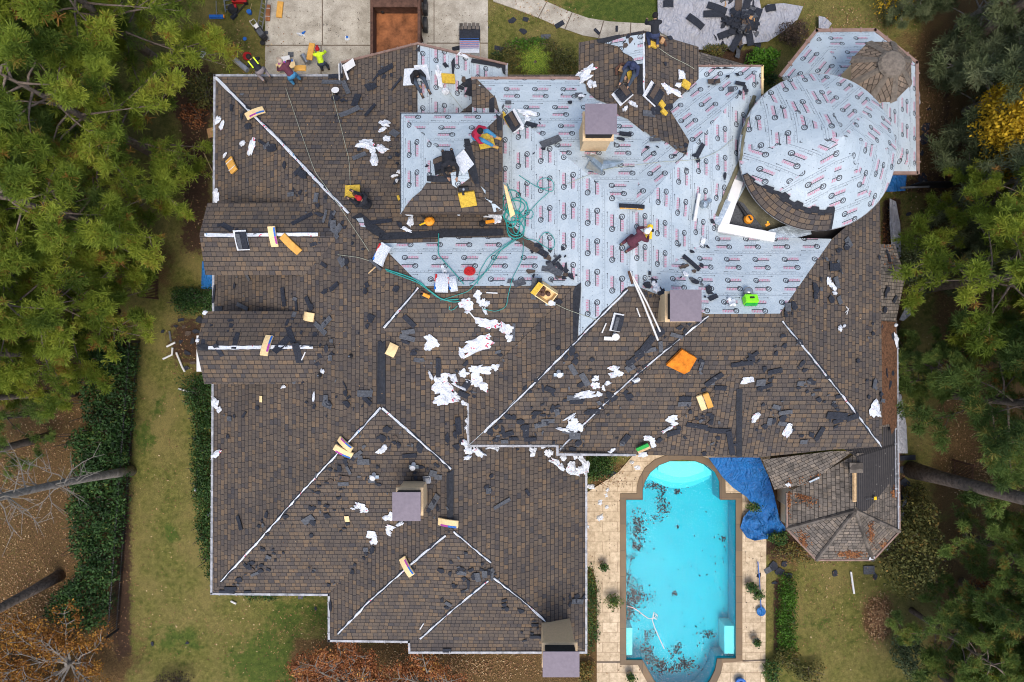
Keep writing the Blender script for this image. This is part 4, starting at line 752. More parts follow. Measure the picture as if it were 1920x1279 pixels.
SC = """436,203,16,20,0,k 455,219,10,14,10,k 466,238,16,13,30,k 622,156,32,9,-3,g 630,145,24,9,5,k 649,166,30,8,-68,g 656,212,36,10,32,g 668,190,26,11,80,k 696,163,26,18,-10,k 630,185,15,14,0,k 696,206,34,6,62,k 725,131,30,9,15,k 708,143,22,3,40,k 653,136,8,7,0,k 740,252,15,12,-40,g 642,190,14,10,-30,k
493,268,18,5,-28,k 511,278,22,16,-10,k 502,274,14,8,20,g 535,311,10,18,0,k 547,365,14,7,0,g 551,357,4,12,-20,k 564,361,10,11,20,k 571,329,26,18,-10,k 560,322,16,8,30,k 582,334,10,12,50,b 595,371,9,16,-10,g 598,385,13,14,20,k 600,402,20,12,-12,k 567,412,38,8,37,k 611,406,22,5,68,g 622,411,26,7,75,k 627,421,12,14,0,g 637,429,16,11,40,g 649,427,12,9,0,k 629,438,22,8,-45,g 427,428,24,9,-36,k 415,424,12,6,0,k 588,457,12,6,20,k 714,417,38,8,8,k 642,491,9,18,30,g 650,492,12,18,-25,k 609,497,14,6,-30,k 750,423,22,12,-68,k 674,294,24,9,30,g 746,292,12,10,0,k 731,297,10,8,0,k 745,308,10,8,20,k 749,338,8,10,0,k 662,456,10,7,30,k
533,557,32,8,-80,k 457,575,26,7,-20,g 557,572,22,5,-85,k 552,591,10,7,80,g 581,569,26,8,-58,k 441,536,7,14,0,k 412,579,18,8,0,k 467,521,12,5,-50,g 403,552,30,4,80,k 610,547,18,12,20,k 628,538,20,8,30,k 687,545,10,12,0,k 602,616,30,9,-36,g 614,604,24,9,38,g 697,597,18,16,-10,k 690,611,12,10,10,k 433,602,14,9,10,k 434,612,14,12,0,k 443,640,30,8,86,k 411,655,24,8,-68,k 529,648,34,12,56,k 546,630,32,9,-68,k 539,606,12,5,80,k 559,660,36,12,-86,k 590,629,10,10,0,k 612,652,18,11,-85,k 621,671,8,10,0,g 623,640,7,7,0,g 597,681,14,9,20,k 569,717,8,8,0,k 649,737,9,13,0,k 655,745,12,7,30,k 686,738,30,11,0,g 613,748,9,13,0,g 618,757,16,10,-25,k 591,762,8,9,-60,k 690,751,20,8,-35,k 648,722,14,2,-55,k 484,765,9,9,0,k 459,777,18,10,35,k 432,785,10,8,0,g 
745,541,16,14,40,k 686,547,12,12,0,k 768,601,26,9,-52,k 766,621,22,9,10,g 764,632,26,9,-18,g 760,640,16,9,-30,k 775,662,14,9,0,k 781,675,12,7,-10,g 728,655,10,8,0,k 1001,540,38,9,88,g 1010,540,38,9,88,k 1048,565,17,9,-20,k 974,532,20,12,20,g 994,511,20,12,10,b 963,622,32,5,88,g 938,664,11,8,0,k 874,680,16,10,50,k
978,452,34,8,-22,b 992,460,40,14,-40,b 1010,462,18,14,-70,k 1018,474,22,10,-30,k 1028,482,22,12,-35,b 1044,487,20,5,35,k 1036,497,18,12,20,g 1028,506,22,10,-10,g 1043,511,20,12,-30,g 1050,500,16,8,-50,k 1061,503,6,20,-10,k 1062,516,16,15,-20,b 1072,519,16,12,-50,k 1048,520,12,8,0,b 
1295,494,36,9,-42,k 1281,501,20,5,25,b 1300,510,10,8,-30,b 1296,473,8,9,60,k 1300,528,22,13,-10,k 1327,546,14,22,-10,k 1336,559,18,8,30,k 1212,536,20,15,-30,k 1226,530,14,10,20,k 1236,548,16,17,30,k 1240,560,12,8,-20,k 1236,622,20,22,0,k 1215,642,30,12,60,k 1205,655,30,12,48,k 1190,672,34,11,45,k 1238,648,7,20,10,g 1218,655,20,8,12,g 1274,612,20,12,0,k 1268,628,22,7,-20,g 1284,620,9,12,0,k 1110,673,12,10,20,k 1072,658,11,22,-10,k 1079,676,14,16,0,k 1390,681,38,8,4,k 1410,666,22,7,42,k 1314,686,18,5,80,g 1317,684,16,4,85,k 1181,688,16,12,40,g 1198,690,16,14,20,b 1196,672,12,10,0,b
1589,455,18,12,-50,g 1586,463,14,12,20,k 1571,470,14,10,0,k 1563,501,24,12,5,k 1556,495,10,12,0,k 1527,541,16,22,20,k 1526,555,11,12,0,k 1567,530,20,9,-70,g 1557,562,14,15,20,k 1572,563,14,9,-60,g 1487,573,16,14,-20,k 1475,576,12,14,0,g 1471,588,9,16,20,k 1500,641,17,12,-35,k 1468,629,14,11,-10,k 1470,647,12,10,30,k 1455,662,9,13,-20,k 1408,668,11,22,40,k 1503,682,10,18,-15,k 1508,693,16,9,25,k 1606,677,9,9,0,k 1635,625,10,9,0,k 1432,692,12,17,0,k 1452,695,24,9,15,k 1444,711,11,11,0,k 1425,716,16,12,0,g 1433,724,26,7,18,k 1500,718,11,9,0,g 1497,726,12,7,-20,k 1518,713,9,11,0,k 1533,730,16,9,0,k 1534,748,11,11,0,k 1430,758,8,8,0,k 1455,762,14,8,-20,g 1472,772,22,8,10,g 1468,783,14,14,0,k 1466,793,14,8,-10,g 1442,789,8,14,0,g 1450,789,8,14,0,k 1433,798,11,9,0,k 1571,742,13,10,20,k 1565,759,12,8,-40,k 1568,778,34,13,-5,k 1570,788,16,8,20,k 1597,781,20,10,25,k 1520,813,13,17,10,k 1536,812,26,8,72,k 1506,827,12,8,0,g 1637,720,8,15,-10,g 1642,716,6,8,0,k 1650,741,9,11,0,k 1653,751,9,6,-10,g 1627,744,7,9,0,k 1486,805,7,9,0,k
1665,485,11,20,0,k 1661,473,9,8,0,k 1659,548,10,24,-10,k 1664,543,14,9,20,k 1676,561,14,7,40,k 1657,580,13,12,0,k 
651,757,20,11,-25,k 615,759,20,9,-20,g 693,753,14,8,-10,k 724,804,20,14,20,k 718,820,11,16,0,k 741,818,10,8,-40,b 748,834,11,14,0,k 671,850,18,7,40,g 676,858,8,12,0,g 682,864,20,11,0,g 649,868,8,14,20,k 654,880,5,16,20,g 637,878,8,18,0,k 631,882,8,3,-20,k 645,895,18,9,-10,b 644,906,18,7,0,g 620,900,10,10,20,b 613,904,9,8,0,k 598,910,11,8,0,k 597,922,12,7,0,k 636,932,12,7,10,k 613,946,13,7,-10,k 582,952,10,12,0,k 578,973,22,12,35,g 588,978,12,12,35,k 537,967,15,8,-5,k 501,966,10,14,0,k 492,976,9,7,0,k 487,986,9,7,0,k 451,980,24,7,-66,k 585,1002,10,10,0,k 652,981,10,7,0,k 646,989,8,7,0,k 628,955,8,6,0,k 643,954,6,7,0,k 708,874,8,9,0,k 697,900,11,8,0,g 710,907,10,7,0,k
822,688,36,8,88,k 874,722,22,11,60,k 873,740,26,10,-28,k 858,798,28,10,-85,k 838,820,11,20,0,k 852,815,10,18,20,k 855,838,16,18,0,k 865,828,10,12,0,k 727,804,14,12,0,k 748,833,12,13,0,k 787,838,11,26,0,k 768,853,24,8,5,k 790,874,12,9,-10,k 778,885,10,8,0,k 921,893,11,8,20,k 911,914,11,11,0,k 915,920,9,9,0,g 812,886,12,12,-20,g 822,893,12,10,-10,g 816,940,28,10,55,g 810,948,26,7,55,k 988,923,12,5,-55,k 940,944,32,6,22,g
951,780,14,13,0,k 962,781,14,10,0,k 975,790,14,13,0,k 980,800,10,12,0,k 986,807,26,10,88,k 994,822,20,8,0,k 920,808,14,16,0,k 931,822,18,12,20,k 942,806,12,22,20,k 952,812,20,9,20,k 946,826,12,8,0,g 962,821,14,6,0,k 1007,774,20,11,0,k 1018,777,14,8,-10,k 1036,766,14,18,0,k 1044,771,8,12,20,g 1027,788,22,8,0,g 1014,795,22,9,15,g 1076,745,24,10,-5,g 1080,752,22,8,0,k 1074,692,22,9,-62,g 1096,710,26,10,-62,g 1088,720,12,18,-60,k 1018,726,8,20,0,k 1031,729,18,9,-28,k 1002,728,8,9,0,b 994,733,9,8,0,k 1112,770,22,9,0,k 1078,816,18,12,0,g 1064,808,18,8,-20,g 1084,828,12,14,0,k 1063,834,18,9,20,k 1072,840,16,9,0,k 1046,760,10,6,30,k 1038,828,10,9,0,k 
1151,744,16,18,0,k 1140,753,14,16,0,k 1142,738,12,14,20,k 1180,742,20,16,-20,k 1171,734,14,10,20,k 1190,714,12,16,-10,k 1102,772,14,10,0,k 1284,746,20,9,0,k 1283,756,22,9,0,g 1338,710,34,9,44,k 1350,726,20,9,-5,k 1330,718,16,6,10,g 1172,822,20,10,62,k 1166,830,8,9,0,g 1262,810,22,10,20,k 1272,802,9,14,0,k 1293,771,7,12,0,k 1335,781,9,18,0,k 1306,797,36,9,-12,k 1302,790,12,10,-40,b 1328,794,10,9,0,b 1328,803,14,9,0,k 1350,806,36,9,-3,k 1333,790,9,12,0,k 1369,828,50,9,-76,k 1320,849,12,11,0,k 1345,819,11,9,-10,k 1236,824,14,14,0,k 1342,833,6,8,0,k 1398,862,6,5,0,k
827,1068,11,15,20,k 844,1074,9,13,0,k 865,1066,14,9,0,k 866,1073,16,8,-5,g 884,1067,14,10,10,k 888,1080,8,18,0,k 896,1080,9,18,10,g 878,1094,10,30,10,k 870,1084,8,12,0,k 904,1068,11,12,0,k 909,1074,9,14,0,g 917,1071,9,15,0,k 921,1076,5,20,0,g 853,1098,14,8,28,k 903,1057,9,8,0,k 946,1124,12,9,20,k 945,1132,12,10,0,k 950,1140,10,12,0,k 977,1144,15,13,0,k 841,1131,12,7,-40,g 838,1138,10,6,0,k 874,1035,9,7,0,k 1004,1192,18,7,0,k 997,1186,8,7,0,k 1008,1177,4,10,-20,k 1003,1170,12,6,0,k 1081,1117,18,10,-10,k 1081,1127,22,8,-10,g 1068,1119,8,8,0,k 1096,1118,10,9,0,k 838,1219,14,6,0,k 1098,1132,7,14,0,k
466,1061,12,18,0,k 472,1054,14,9,20,k 478,1075,15,5,28,g 474,1067,9,12,0,b 489,1068,12,9,0,k 504,1067,11,9,0,k 491,1058,9,9,0,k 448,1086,14,12,20,k 433,1102,20,8,0,k 426,1108,26,6,-4,k 494,1029,10,9,0,k 504,1043,9,7,-30,g 700,1031,10,16,-20,k 687,1036,8,8,0,k 686,1029,8,9,0,g 588,1070,8,7,-20,k 617,1095,8,9,0,k 666,1057,8,8,0,k 621,1135,7,20,0,k 532,1035,6,6,0,k 465,1108,12,5,0,k
1032,268,36,14,28,g 1020,278,12,10,40,k 996,236,20,9,-20,k 849,124,8,30,0,k 1338,155,20,10,0,b 1343,156,12,10,0,k 1387,159,16,8,-20,k 1395,166,8,14,10,k 1246,120,9,10,0,k 1172,254,20,9,-10,k 1164,262,14,9,-20,k 1228,264,18,7,0,g 1310,283,28,8,55,k 1300,292,12,8,20,k 1286,275,10,12,-30,k 1333,415,18,10,-20,k 1357,330,7,18,0,k 1085,180,12,9,0,g 1068,194,9,8,0,k 953,194,10,8,0,g 1256,72,14,9,0,k 1184,76,14,11,20,b 1174,86,14,12,-30,b 1178,70,10,8,0,k 868,150,10,12,-10,b 864,166,16,9,0,k 745,158,28,4,40,k 1240,206,44,13,15,k 1215,214,24,10,0,g 1216,172,22,6,40,g 802,312,8,6,0,k"""
ALLSC = [(r, 'torn shingle scraps littering the roof', .055) for r in rows(SC)]
# scraps that fell on lawns, beds, drive and deck
GR = """960,40,14,12,0,k 986,38,12,9,-30,k 983,62,12,9,30,k 978,58,10,9,0,k 1023,70,16,8,0,g 1049,47,16,8,30,k 934,92,22,14,30,k 913,52,9,6,0,k 1119,60,12,5,-45,k 1156,55,10,4,88,k 1245,15,16,10,0,k 1398,48,8,14,10,g 1290,40,9,4,0,k 611,47,9,5,0,k 617,57,5,6,0,k 634,67,7,6,50,k 546,103,9,8,0,g 500,62,6,5,0,g 372,868,9,16,20,k 372,888,9,30,0,k 366,822,7,10,0,k 1735,240,22,26,-10,k 1732,260,18,30,0,k 1745,420,12,9,0,k 1747,422,9,14,0,k 1727,288,9,12,0,k 1729,335,20,16,0,k 1748,345,14,10,0,k 1702,402,10,8,0,k 1709,450,8,9,0,k 1740,205,9,6,0,k 1565,1075,10,14,0,k 1628,1068,18,14,0,g 1640,1080,8,18,0,k 1448,1060,20,16,-20,k 1440,1068,14,9,30,g 1462,1072,22,16,10,k 1478,1078,18,10,-20,k 1452,1092,12,8,0,k 1422,1078,9,10,0,k 1470,1058,12,12,0,k 1672,630,9,16,0,k 1668,720,10,22,-20,k 1672,700,8,9,0,k 1661,700,5,20,10,k 1148,890,14,11,0,k 1120,885,10,9,0,k 592,1140,6,10,0,k 564,1118,8,8,0,g 1370,170,8,12,0,g 358,1126,0,0,0,k 352,1205,8,5,0,k 1690,880,22,12,20,k 1696,905,24,14,-10,k 1694,930,22,12,10,k 1700,858,26,8,3,k 1690,940,14,10,0,k 1665,430,10,14,0,b 1668,395,12,16,0,k 1667,445,9,16,0,b 340,640,12,8,20,k 352,662,14,9,-30,k 362,640,9,14,0,k 370,622,16,9,0,k 345,612,9,8,0,b 330,612,8,6,0,k 362,680,12,8,0,b 340,600,10,5,10,k 375,600,12,14,0,k 306,622,8,6,30,k 232,966,4,22,0,k 286,1206,6,10,0,k 381,645,9,20,0,k 355,625,16,10,30,b 350,690,12,8,-20,k"""
ALLSC += [(r, 'shingle scraps fallen on the ground', .05) for r in rows(GR) if r[2]]
ALLSC.sort(key=lambda s: -s[0][2]*s[0][3]); small = []
for i, ((px, py, l, w, a, t), g_, u_) in enumerate(ALLSC):
    o = scrap(px, py, l, w, a, t, g_, up=u_)
    if i >= 268: small.append(o)
bm = bmesh.new(); mats = [M['scrapk'], M['scrapg'], M['scrapb']]
for o in small:
    k = len(bm.faces); t_ = bmesh.new(); t_.from_mesh(o.data); t_.transform(o.matrix_world); vm = [bm.verts.new(v.co) for v in t_.verts]; mi = mats.index(o.data.materials[0])
    for f in t_.faces: bm.faces.new([vm[v.index] for v in f.verts]).material_index = mi
    t_.free(); bpy.data.objects.remove(o)
anchors = [s[0] for s in ALLSC if s[1].startswith('torn')]
for i in range(620):
    q = random.choice(anchors); x, y = q[0]+random.gauss(0, 14), q[1]+random.gauss(0, 12); p, n = hit(x, y)
    if p.z < 5: continue
    a = random.uniform(0, 6.28); l = random.uniform(.03, .15); w = l*random.uniform(.3, .9); t1 = Vector((math.cos(a), math.sin(a), 0)); t1 = (t1-n*t1.dot(n)).normalized(); t2 = n.cross(t1); p = p+n*.05
    vq = [bm.verts.new(p+t1*(l*math.cos(k*1.57+.4)*random.uniform(.6, 1.2))+t2*(w*math.sin(k*1.57+.4)*random.uniform(.6, 1.2))+n*random.uniform(0, .03)) for k in range(4)]; bm.faces.new(vq).material_index = random.choice((0, 0, 0, 1))
me_ = bpy.data.meshes.new('small_shingle_scraps'); bm.to_mesh(me_); bm.free(); [me_.materials.append(m_) for m_ in mats]
prop(link('small_shingle_scraps', me_), 'smallest torn shingle chips strewn over roof and ground', kind='stuff')

# ------------------------------------------------------------ torn white wrappers
def sheet(px, py, l, w, ang, mat='white', name='torn_wrapper', lump=.10, grp='torn white wrappers blown over the roof', label=None, cat='wrapper', jag=1.0, up=.05, seg=22):
    m = frame(px, py, ang, up); k = ppm(m); L_, W_ = l/k/2, w/k/2; vs, fs = [], []; rings = 5; o1 = random.uniform(0, 50)
    rad_ = []
    for i in range(seg):
        t = 2*math.pi*i/seg; q = noise.noise(Vector((math.cos(t)*1.6+o1, math.sin(t)*1.6, o1)))*.55*jag+noise.noise(Vector((math.cos(t)*5+o1, math.sin(t)*5, 3)))*.4*jag; rad_.append(max(.4, 1.0+q))
    for r in range(1, rings+1):
        for i in range(seg):
            t = 2*math.pi*i/seg; f = r/rings*rad_[i]; ex = .78
            x = math.copysign(abs(math.cos(t))**ex, math.cos(t))*L_*f; y = math.copysign(abs(math.sin(t))**ex, math.sin(t))*W_*f
            z = lump*(.5+noise.noise(Vector((x*4+o1, y*4, o1)))*1.1+.35*noise.noise(Vector((x*11, y*11+o1, 1))))*(1-(r/rings)**3*.9); vs.append((x, y, max(.005, z)))
    vs.append((0, 0, lump*.6)); c = len(vs)-1
    for i in range(seg): fs.append((i, (i+1) % seg, c))
    for r in range(rings-1):
        for i in range(seg): a = r*seg; fs.append((a+i, a+seg+i, a+seg+(i+1) % seg, a+(i+1) % seg))
    o = mesh(name, vs, fs, M[mat], smooth=False); sm = o.modifiers.new('solid', 'SOLIDIFY'); sm.thickness = .01; sm.offset = 0; o.matrix_world = m
    return prop(o, label or where(px, py, 'torn white plastic wrapper'), cat, grp)
WR = """723,234,20,12,-30,w 718,244,14,9,40,w 725,261,13,12,0,p 687,272,26,20,0,w 698,281,16,12,-40,w 717,281,24,15,-30,r 703,301,12,26,20,r 473,276,32,13,62,r 458,269,12,8,20,r 410,226,20,12,20,r 418,236,9,16,-20,r 590,745,18,4,80,p 606,696,9,8,0,p 533,725,13,6,10,w 406,756,20,18,0,w 413,768,9,12,-50,w 832,506,10,18,30,w 874,570,22,20,10,r 876,583,7,8,0,w 896,552,12,18,-20,p 903,565,16,14,20,p 911,569,14,12,0,w 909,582,6,16,25,r 914,605,42,18,-12,r 899,602,18,7,10,p 948,614,26,20,-20,r 954,632,12,16,10,w 898,636,48,13,25,w 897,650,70,20,24,r 866,661,9,18,20,w 884,645,30,12,40,p 810,636,24,12,-35,p 806,648,18,16,20,p 816,644,14,11,-40,w 892,690,24,14,10,p 908,692,34,14,0,w 930,688,14,14,20,p 895,710,18,30,10,r 905,722,22,14,-35,w 884,716,20,8,-20,p 870,699,16,14,30,p 832,706,18,16,0,r 850,708,12,22,30,r 822,712,18,14,-30,p 834,728,44,30,-10,w 833,748,42,20,0,w 854,742,20,12,-50,p 862,724,26,4,-30,p 872,755,18,11,-10,p 807,706,18,5,-65,p 878,763,8,11,0,p 877,789,12,11,40,p 876,800,14,5,20,p 878,818,9,32,8,w 872,832,22,11,-25,r 878,844,16,14,20,w 896,848,28,12,-30,r 875,858,14,7,10,w 920,837,20,8,0,p 930,841,9,8,-40,p 998,846,14,16,0,p 1018,838,10,4,20,w 1028,848,16,13,-20,w 1040,866,28,11,-30,r 1056,856,11,16,-30,p 1077,852,9,18,10,p 1092,864,9,26,30,w 1052,876,16,11,-30,r 1070,876,16,20,0,r 1086,880,14,16,20,w 1098,876,12,22,-10,r 1075,886,26,9,-10,w 
1116,708,13,13,0,p 1117,722,14,16,20,r 1095,737,36,9,15,p 1104,742,38,5,10,p 1122,738,12,9,-30,w 1151,689,20,8,-5,r 1154,700,22,15,10,w 1163,700,10,6,30,p 1139,717,11,7,30,p 1131,726,6,10,20,w 1074,796,18,24,-20,p 1084,801,16,20,0,p 1056,804,24,6,-20,p 1071,782,16,4,40,p 1067,780,26,3,42,p 1259,784,20,14,10,p 1263,793,12,9,0,p 1250,804,24,6,42,r 1218,821,22,12,-10,w 1224,832,9,14,30,r 1204,851,16,12,0,w 1147,843,16,6,40,p 1400,712,20,13,15,w 1408,711,9,9,0,r 1416,779,13,18,-40,r 1413,786,9,12,0,r 1476,808,12,26,-12,r 1479,797,9,10,0,w 1638,768,22,26,0,w 1643,776,18,10,-10,r 1640,755,9,12,20,w 1552,526,9,13,0,p 1560,538,18,11,-35,p 1562,550,9,5,-30,p 1573,616,10,9,20,p 1580,611,4,8,-20,p 406,852,26,11,28,w 394,963,9,8,0,p 716,843,20,10,40,p 722,836,8,8,30,p 676,948,24,12,-35,w 683,956,14,9,0,w 663,952,9,4,0,p 698,1002,18,16,0,w 701,1014,12,14,-30,w 725,970,14,12,20,w 733,968,11,18,-20,r 733,987,16,9,-30,r 729,996,9,18,20,r 751,982,16,9,20,w 1193,712,14,8,20,p 1105,132,26,12,15,r 1090,142,18,10,-20,w 1098,148,26,11,20,p 1106,160,12,16,0,r 1115,158,9,12,10,w 1276,142,16,18,0,w 1274,160,22,9,20,p 1265,174,26,11,-10,w 1248,164,18,11,-30,r 1252,172,9,14,0,w 982,212,26,12,-10,p 992,214,26,12,-10,p 989,224,12,18,0,p 824,146,14,36,12,w 835,172,13,18,10,w 770,416,9,22,0,p 762,432,22,7,-30,p 766,404,14,6,-30,p 922,402,22,11,-25,w 931,411,18,20,20,w 917,408,18,3,0,p 938,408,6,9,0,p 860,403,9,8,0,w 744,341,5,10,0,p 740,332,14,5,25,p 748,324,8,8,0,p 407,367,15,26,0,p 424,292,13,4,45,p 1442,442,20,13,-10,p 1427,438,34,12,-8,p 1372,570,12,16,0,p 1366,562,7,9,0,p 1230,541,14,18,-40,r 1224,533,9,12,0,p 1284,515,11,9,-10,p 1316,452,10,16,-20,p 1270,514,0,0,0,p 1090,182,10,6,0,p 1188,196,18,6,-30,w 1124,200,20,10,0,r 1173,205,11,8,20,w 980,239,8,9,0,p 1485,963,0,0,0,p 1485,918,11,13,0,w 1478,908,7,9,40,w"""
for px, py, l, w, a, t in rows(WR):
    if l: sheet(px, py, l*1.05, w*1.05, a, {'w': 'white', 'r': 'whiter', 'p': 'whitep'}[t])
for px, py, l, w, a in ((1380, 870, 10, 10, 0), (1417, 908, 14, 13, 0), (1126, 940, 14, 9, 40), (1137, 950, 7, 10, 0), (1136, 928, 7, 9, 0), (1139, 918, 7, 7, 0), (1108, 912, 18, 8, 0), (1125, 970, 15, 11, 40), (1098, 985, 18, 5, -30), (1676, 610, 7, 8, 0), (1677, 636, 12, 26, 10), (385, 852, 5, 5, 0), (367, 917, 5, 7, 0), (380, 1008, 5, 5, 0), (378, 103, 14, 13, 0), (366, 1073, 0, 0, 0), (652, 73, 9, 9, -20), (566, 66, 14, 6, -10), (340, 144, 9, 6, 0), (760, 40, 9, 10, 0), (785, 24, 8, 9, 0), (867, 105, 22, 8, -12), (1195, 876, 11, 9, 0), (372, 640, 8, 7, 0), (1185, 866, 9, 6, 0), (1633, 1045, 9, 8, 0), (385, 588, 8, 9, 0)):
    if l: sheet(px, py, l, w, a, random.choice(('whitep', 'white')), grp='pale wrapper scraps lying on the ground', label=where(px, py, 'pale crumpled wrapper scrap'), up=.06)

# ------------------------------------------------------------ shingle bundles, boards, boxes and pads
def bent(m, L_, W_, Tk, bend, n=8):
    vs, fs = [], []
    for i in range(n+1):
        x = (i/n-.5)*L_; z = bend*(1-(2*x/L_)**2)
        for y, zz in ((-W_/2, 0), (W_/2, 0), (W_/2, Tk), (-W_/2, Tk)): vs.append((x, y+bend*.6*(1-(2*x/L_)**2)*0, z+zz))
    for i in range(n):
        for j in range(4): a = i*4; fs.append((a+j, a+4+j, a+4+(j+1) % 4, a+(j+1) % 4))
    return vs, fs+[(0, 1, 2, 3), (n*4+3, n*4+2, n*4+1, n*4)]
def bundle(px, py, l, w, ang, mat, label, lab=None, cat='shingle bundle', grp='shingle bundles laid out on the roof', th=.09, bend=.05, labside=1, name='shingle_bundle', straps=0, up=.06):
    m = frame(px, py, ang, up); k = ppm(m); L_, W_ = l/k, w/k; root = empty(name, (0, 0, 0), label, cat, grp); root.matrix_world = m
    vs, fs = bent(m, L_, W_, th, bend); o = mesh('wrapping', vs, fs, M[mat], root); bv = o.modifiers.new('b', 'BEVEL'); bv.width = .015
    if lab:
        for q, (ma, x0, x1) in enumerate(((lab[0], .04, .46), (lab[1], -.34, .04))):
            v2 = []; n = 5
            for i in range(n+1):
                x = (x0+(x1-x0)*i/n)*L_; z = bend*(1-(2*x/L_)**2)+th+.006; y0 = labside*W_*.5; y1 = labside*W_*.24; v2 += [(x, y0, z), (x, y1, z)]
            mesh('printed_band', v2, [(2*i, 2*i+1, 2*i+3, 2*i+2) for i in range(n)], M[ma], root)
    for s in range(straps):
        x = (-.25+.5*s/max(1, straps-1))*L_; b = B(); b.box((x, 0, th+bend*.8+.008), (.025, W_*1.02, .01)); b.go('strap', M['whitep2'], root)
    return root
LB = ('label', 'label2')
bundle(480, 216, 36, 16, 33, 'tan', 'curved tan bundle with blue band on the north west hip', LB, labside=-1)
bundle(438, 311, 30, 17, -58, 'orange', 'orange wrapped bundle with two straps on the west slope', straps=2, bend=.02)
bundle(514, 442, 40, 14, 92, 'tan', 'upright tan bundle with blue and purple band on the north gable dormer ridge', LB, labside=-1)
bundle(547, 456, 44, 15, -52, 'orange', 'long tilted orange brown bundle beside the labelled one on the north dormer', straps=0)
bundle(502, 650, 42, 15, 84, 'tan', 'upright tan bundle with blue band on the south gable dormer ridge', LB, labside=-1)
bundle(733, 656, 24, 18, 62, 'tan', 'short tan square bundle beside the long black valley strip')
bundle(651, 832, 36, 12, -32, 'tan', 'upper of the paired tan bundles across the west hip', LB); bundle(645, 843, 38, 13, -34, 'tan', 'lower of the paired tan bundles across the west hip', LB, labside=-1)
bundle(843, 979, 42, 14, -2, 'tan', 'level tan bundle with purple band right of the square chimney', LB, labside=-1)
bundle(766, 1061, 38, 15, -52, 'tan', 'curved tan bundle lying across the southern hip line', LB)
bundle(1314, 752, 34, 11, -68, 'tan', 'left half of the open tan bundle near the long felt strip'); bundle(1326, 748, 34, 11, -68, 'orange', 'right half of the open tan bundle near the long felt strip', bend=.08)
sheet(1317, 748, 9, 16, 20, 'whitep', label='white torn liner inside the open tan bundle')
bundle(1183, 392, 44, 9, -4, 'orange', 'yellow and black strapped bundle alone on the printed underlayment', straps=2, th=.05, bend=.04)
b = B(); m = frame(1183, 392, -4, .17); b.box((0, 0, 0), (.88, .14, .05)); o = b.go('shingle_bundle', M['scrapk']); o.matrix_world = m; prop(o, 'black shingle core strapped on top of the yellow bundle', 'shingle bundle')
bundle(542, 131, 36, 15, 14, 'tan', 'tan bundle with blue band held by the maroon shirted worker', LB, labside=1, up=.45)
bundle(568, 143, 22, 12, 5, 'orange', 'short orange bundle at the eave behind the maroon shirted worker', up=.35)
bundle(593, 112, 32, 11, 80, 'orange', 'orange brown bundle standing beside the yellow shirted worker', bend=.02, up=.9)
bundle(526, 20, 30, 11, 84, 'orange', 'plain tan bundle lying on the driveway', bend=.01)
bundle(504, 26, 30, 8, 88, 'rust', 'red brown bundle with two straps at the driveway edge', straps=2, bend=.01)
bundle(582, 594, 24, 17, -10, 'tan', 'crumpled tan wrapper near the two crossed grey strips', bend=.1, th=.05)
bundle(402, 249, 24, 18, 12, 'tan2', 'brown cardboard hanging over the west gutter', th=.03, name='cardboard_sheet', cat='cardboard', grp=None); bundle(651, 971, 9, 13, 4, 'tan', 'small tan paper scrap left of the square chimney', th=.01, bend=.02, name='paper_scrap', cat='paper', grp=None)
bundle(491, 748, 7, 12, 0, 'tan', 'tiny tan paper scrap south of the south dormer', th=.01, bend=.02, name='paper_scrap', cat='paper', grp=None)
def pack(px, py, l, w, ang, label, wrap='whitep', up=.1, half=True, side=-1):   # dark shingles opened on their white wrapper
    m = frame(px, py, ang, up); k = ppm(m); L_, W_ = l/k, w/k; root = empty('open_shingle_pack', (0, 0, 0), label, 'shingle pack', 'opened shingle packs on white wrappers'); root.matrix_world = m
    b = B(); b.box((0, side*W_*.12, 0), (L_*1.08, W_*1.1, .02)); b.go('wrapper', M[wrap], root)
    vs, fs = bent(m, L_*.92, W_*.9, .07, .07); mesh('shingles', [(x, y, z+.01) for x, y, z in vs], fs, M['scrapk'], root)
    b = B(); b.box((0, W_*.2, .155), (L_*.8, W_*.34, .02)); b.go('top_shingle', M['scrapb' if half else 'scrapg'], root); return root
pack(457, 449, 36, 22, 92, 'black shingles on white wrapper across the north gable dormer ridge', half=False, side=1)
pack(1171, 177, 28, 28, -52, 'left open shingle pack above the purple brown chimney cap'); pack(1224, 180, 34, 30, 55, 'right open shingle pack above the purple brown chimney cap', side=1)
pack(964, 230, 38, 22, -58, 'open shingle pack right of the raised square roof', wrap='whitep', side=1); pack(1158, 603, 34, 18, 80, 'black shingle pack with white ladder wrapper beside the pipes', half=False, side=1)
pack(832, 308, 34, 26, 6, 'open pack under the kneeling worker on the raised roof', wrap='black')
b = B(); b.box((0, 0, 0), (.62, .62, .03)); o = b.go('wrapper_sheet', M['whitep']); o.matrix_world = frame(866, 305, -40, .1); prop(o, 'white diamond wrapper sheet beside the kneeling worker on the raised roof', 'wrapper')
b = B(); b.box((0, 0, 0), (.5, .66, .04)); o = b.go('wrapper_sheet', M['whitep']); o.matrix_world = frame(770, 146, -5, .1); prop(o, 'white wrapper sheet under the dark clothed sitting worker', 'wrapper')
b = B(); b.box((0, 0, 0), (.55, .6, .04)); o = b.go('wrapper_sheet', M['whitep']); o.matrix_world = frame(790, 138, 12, .1); prop(o, 'white wrapper sheet behind the dark clothed sitting worker', 'wrapper')
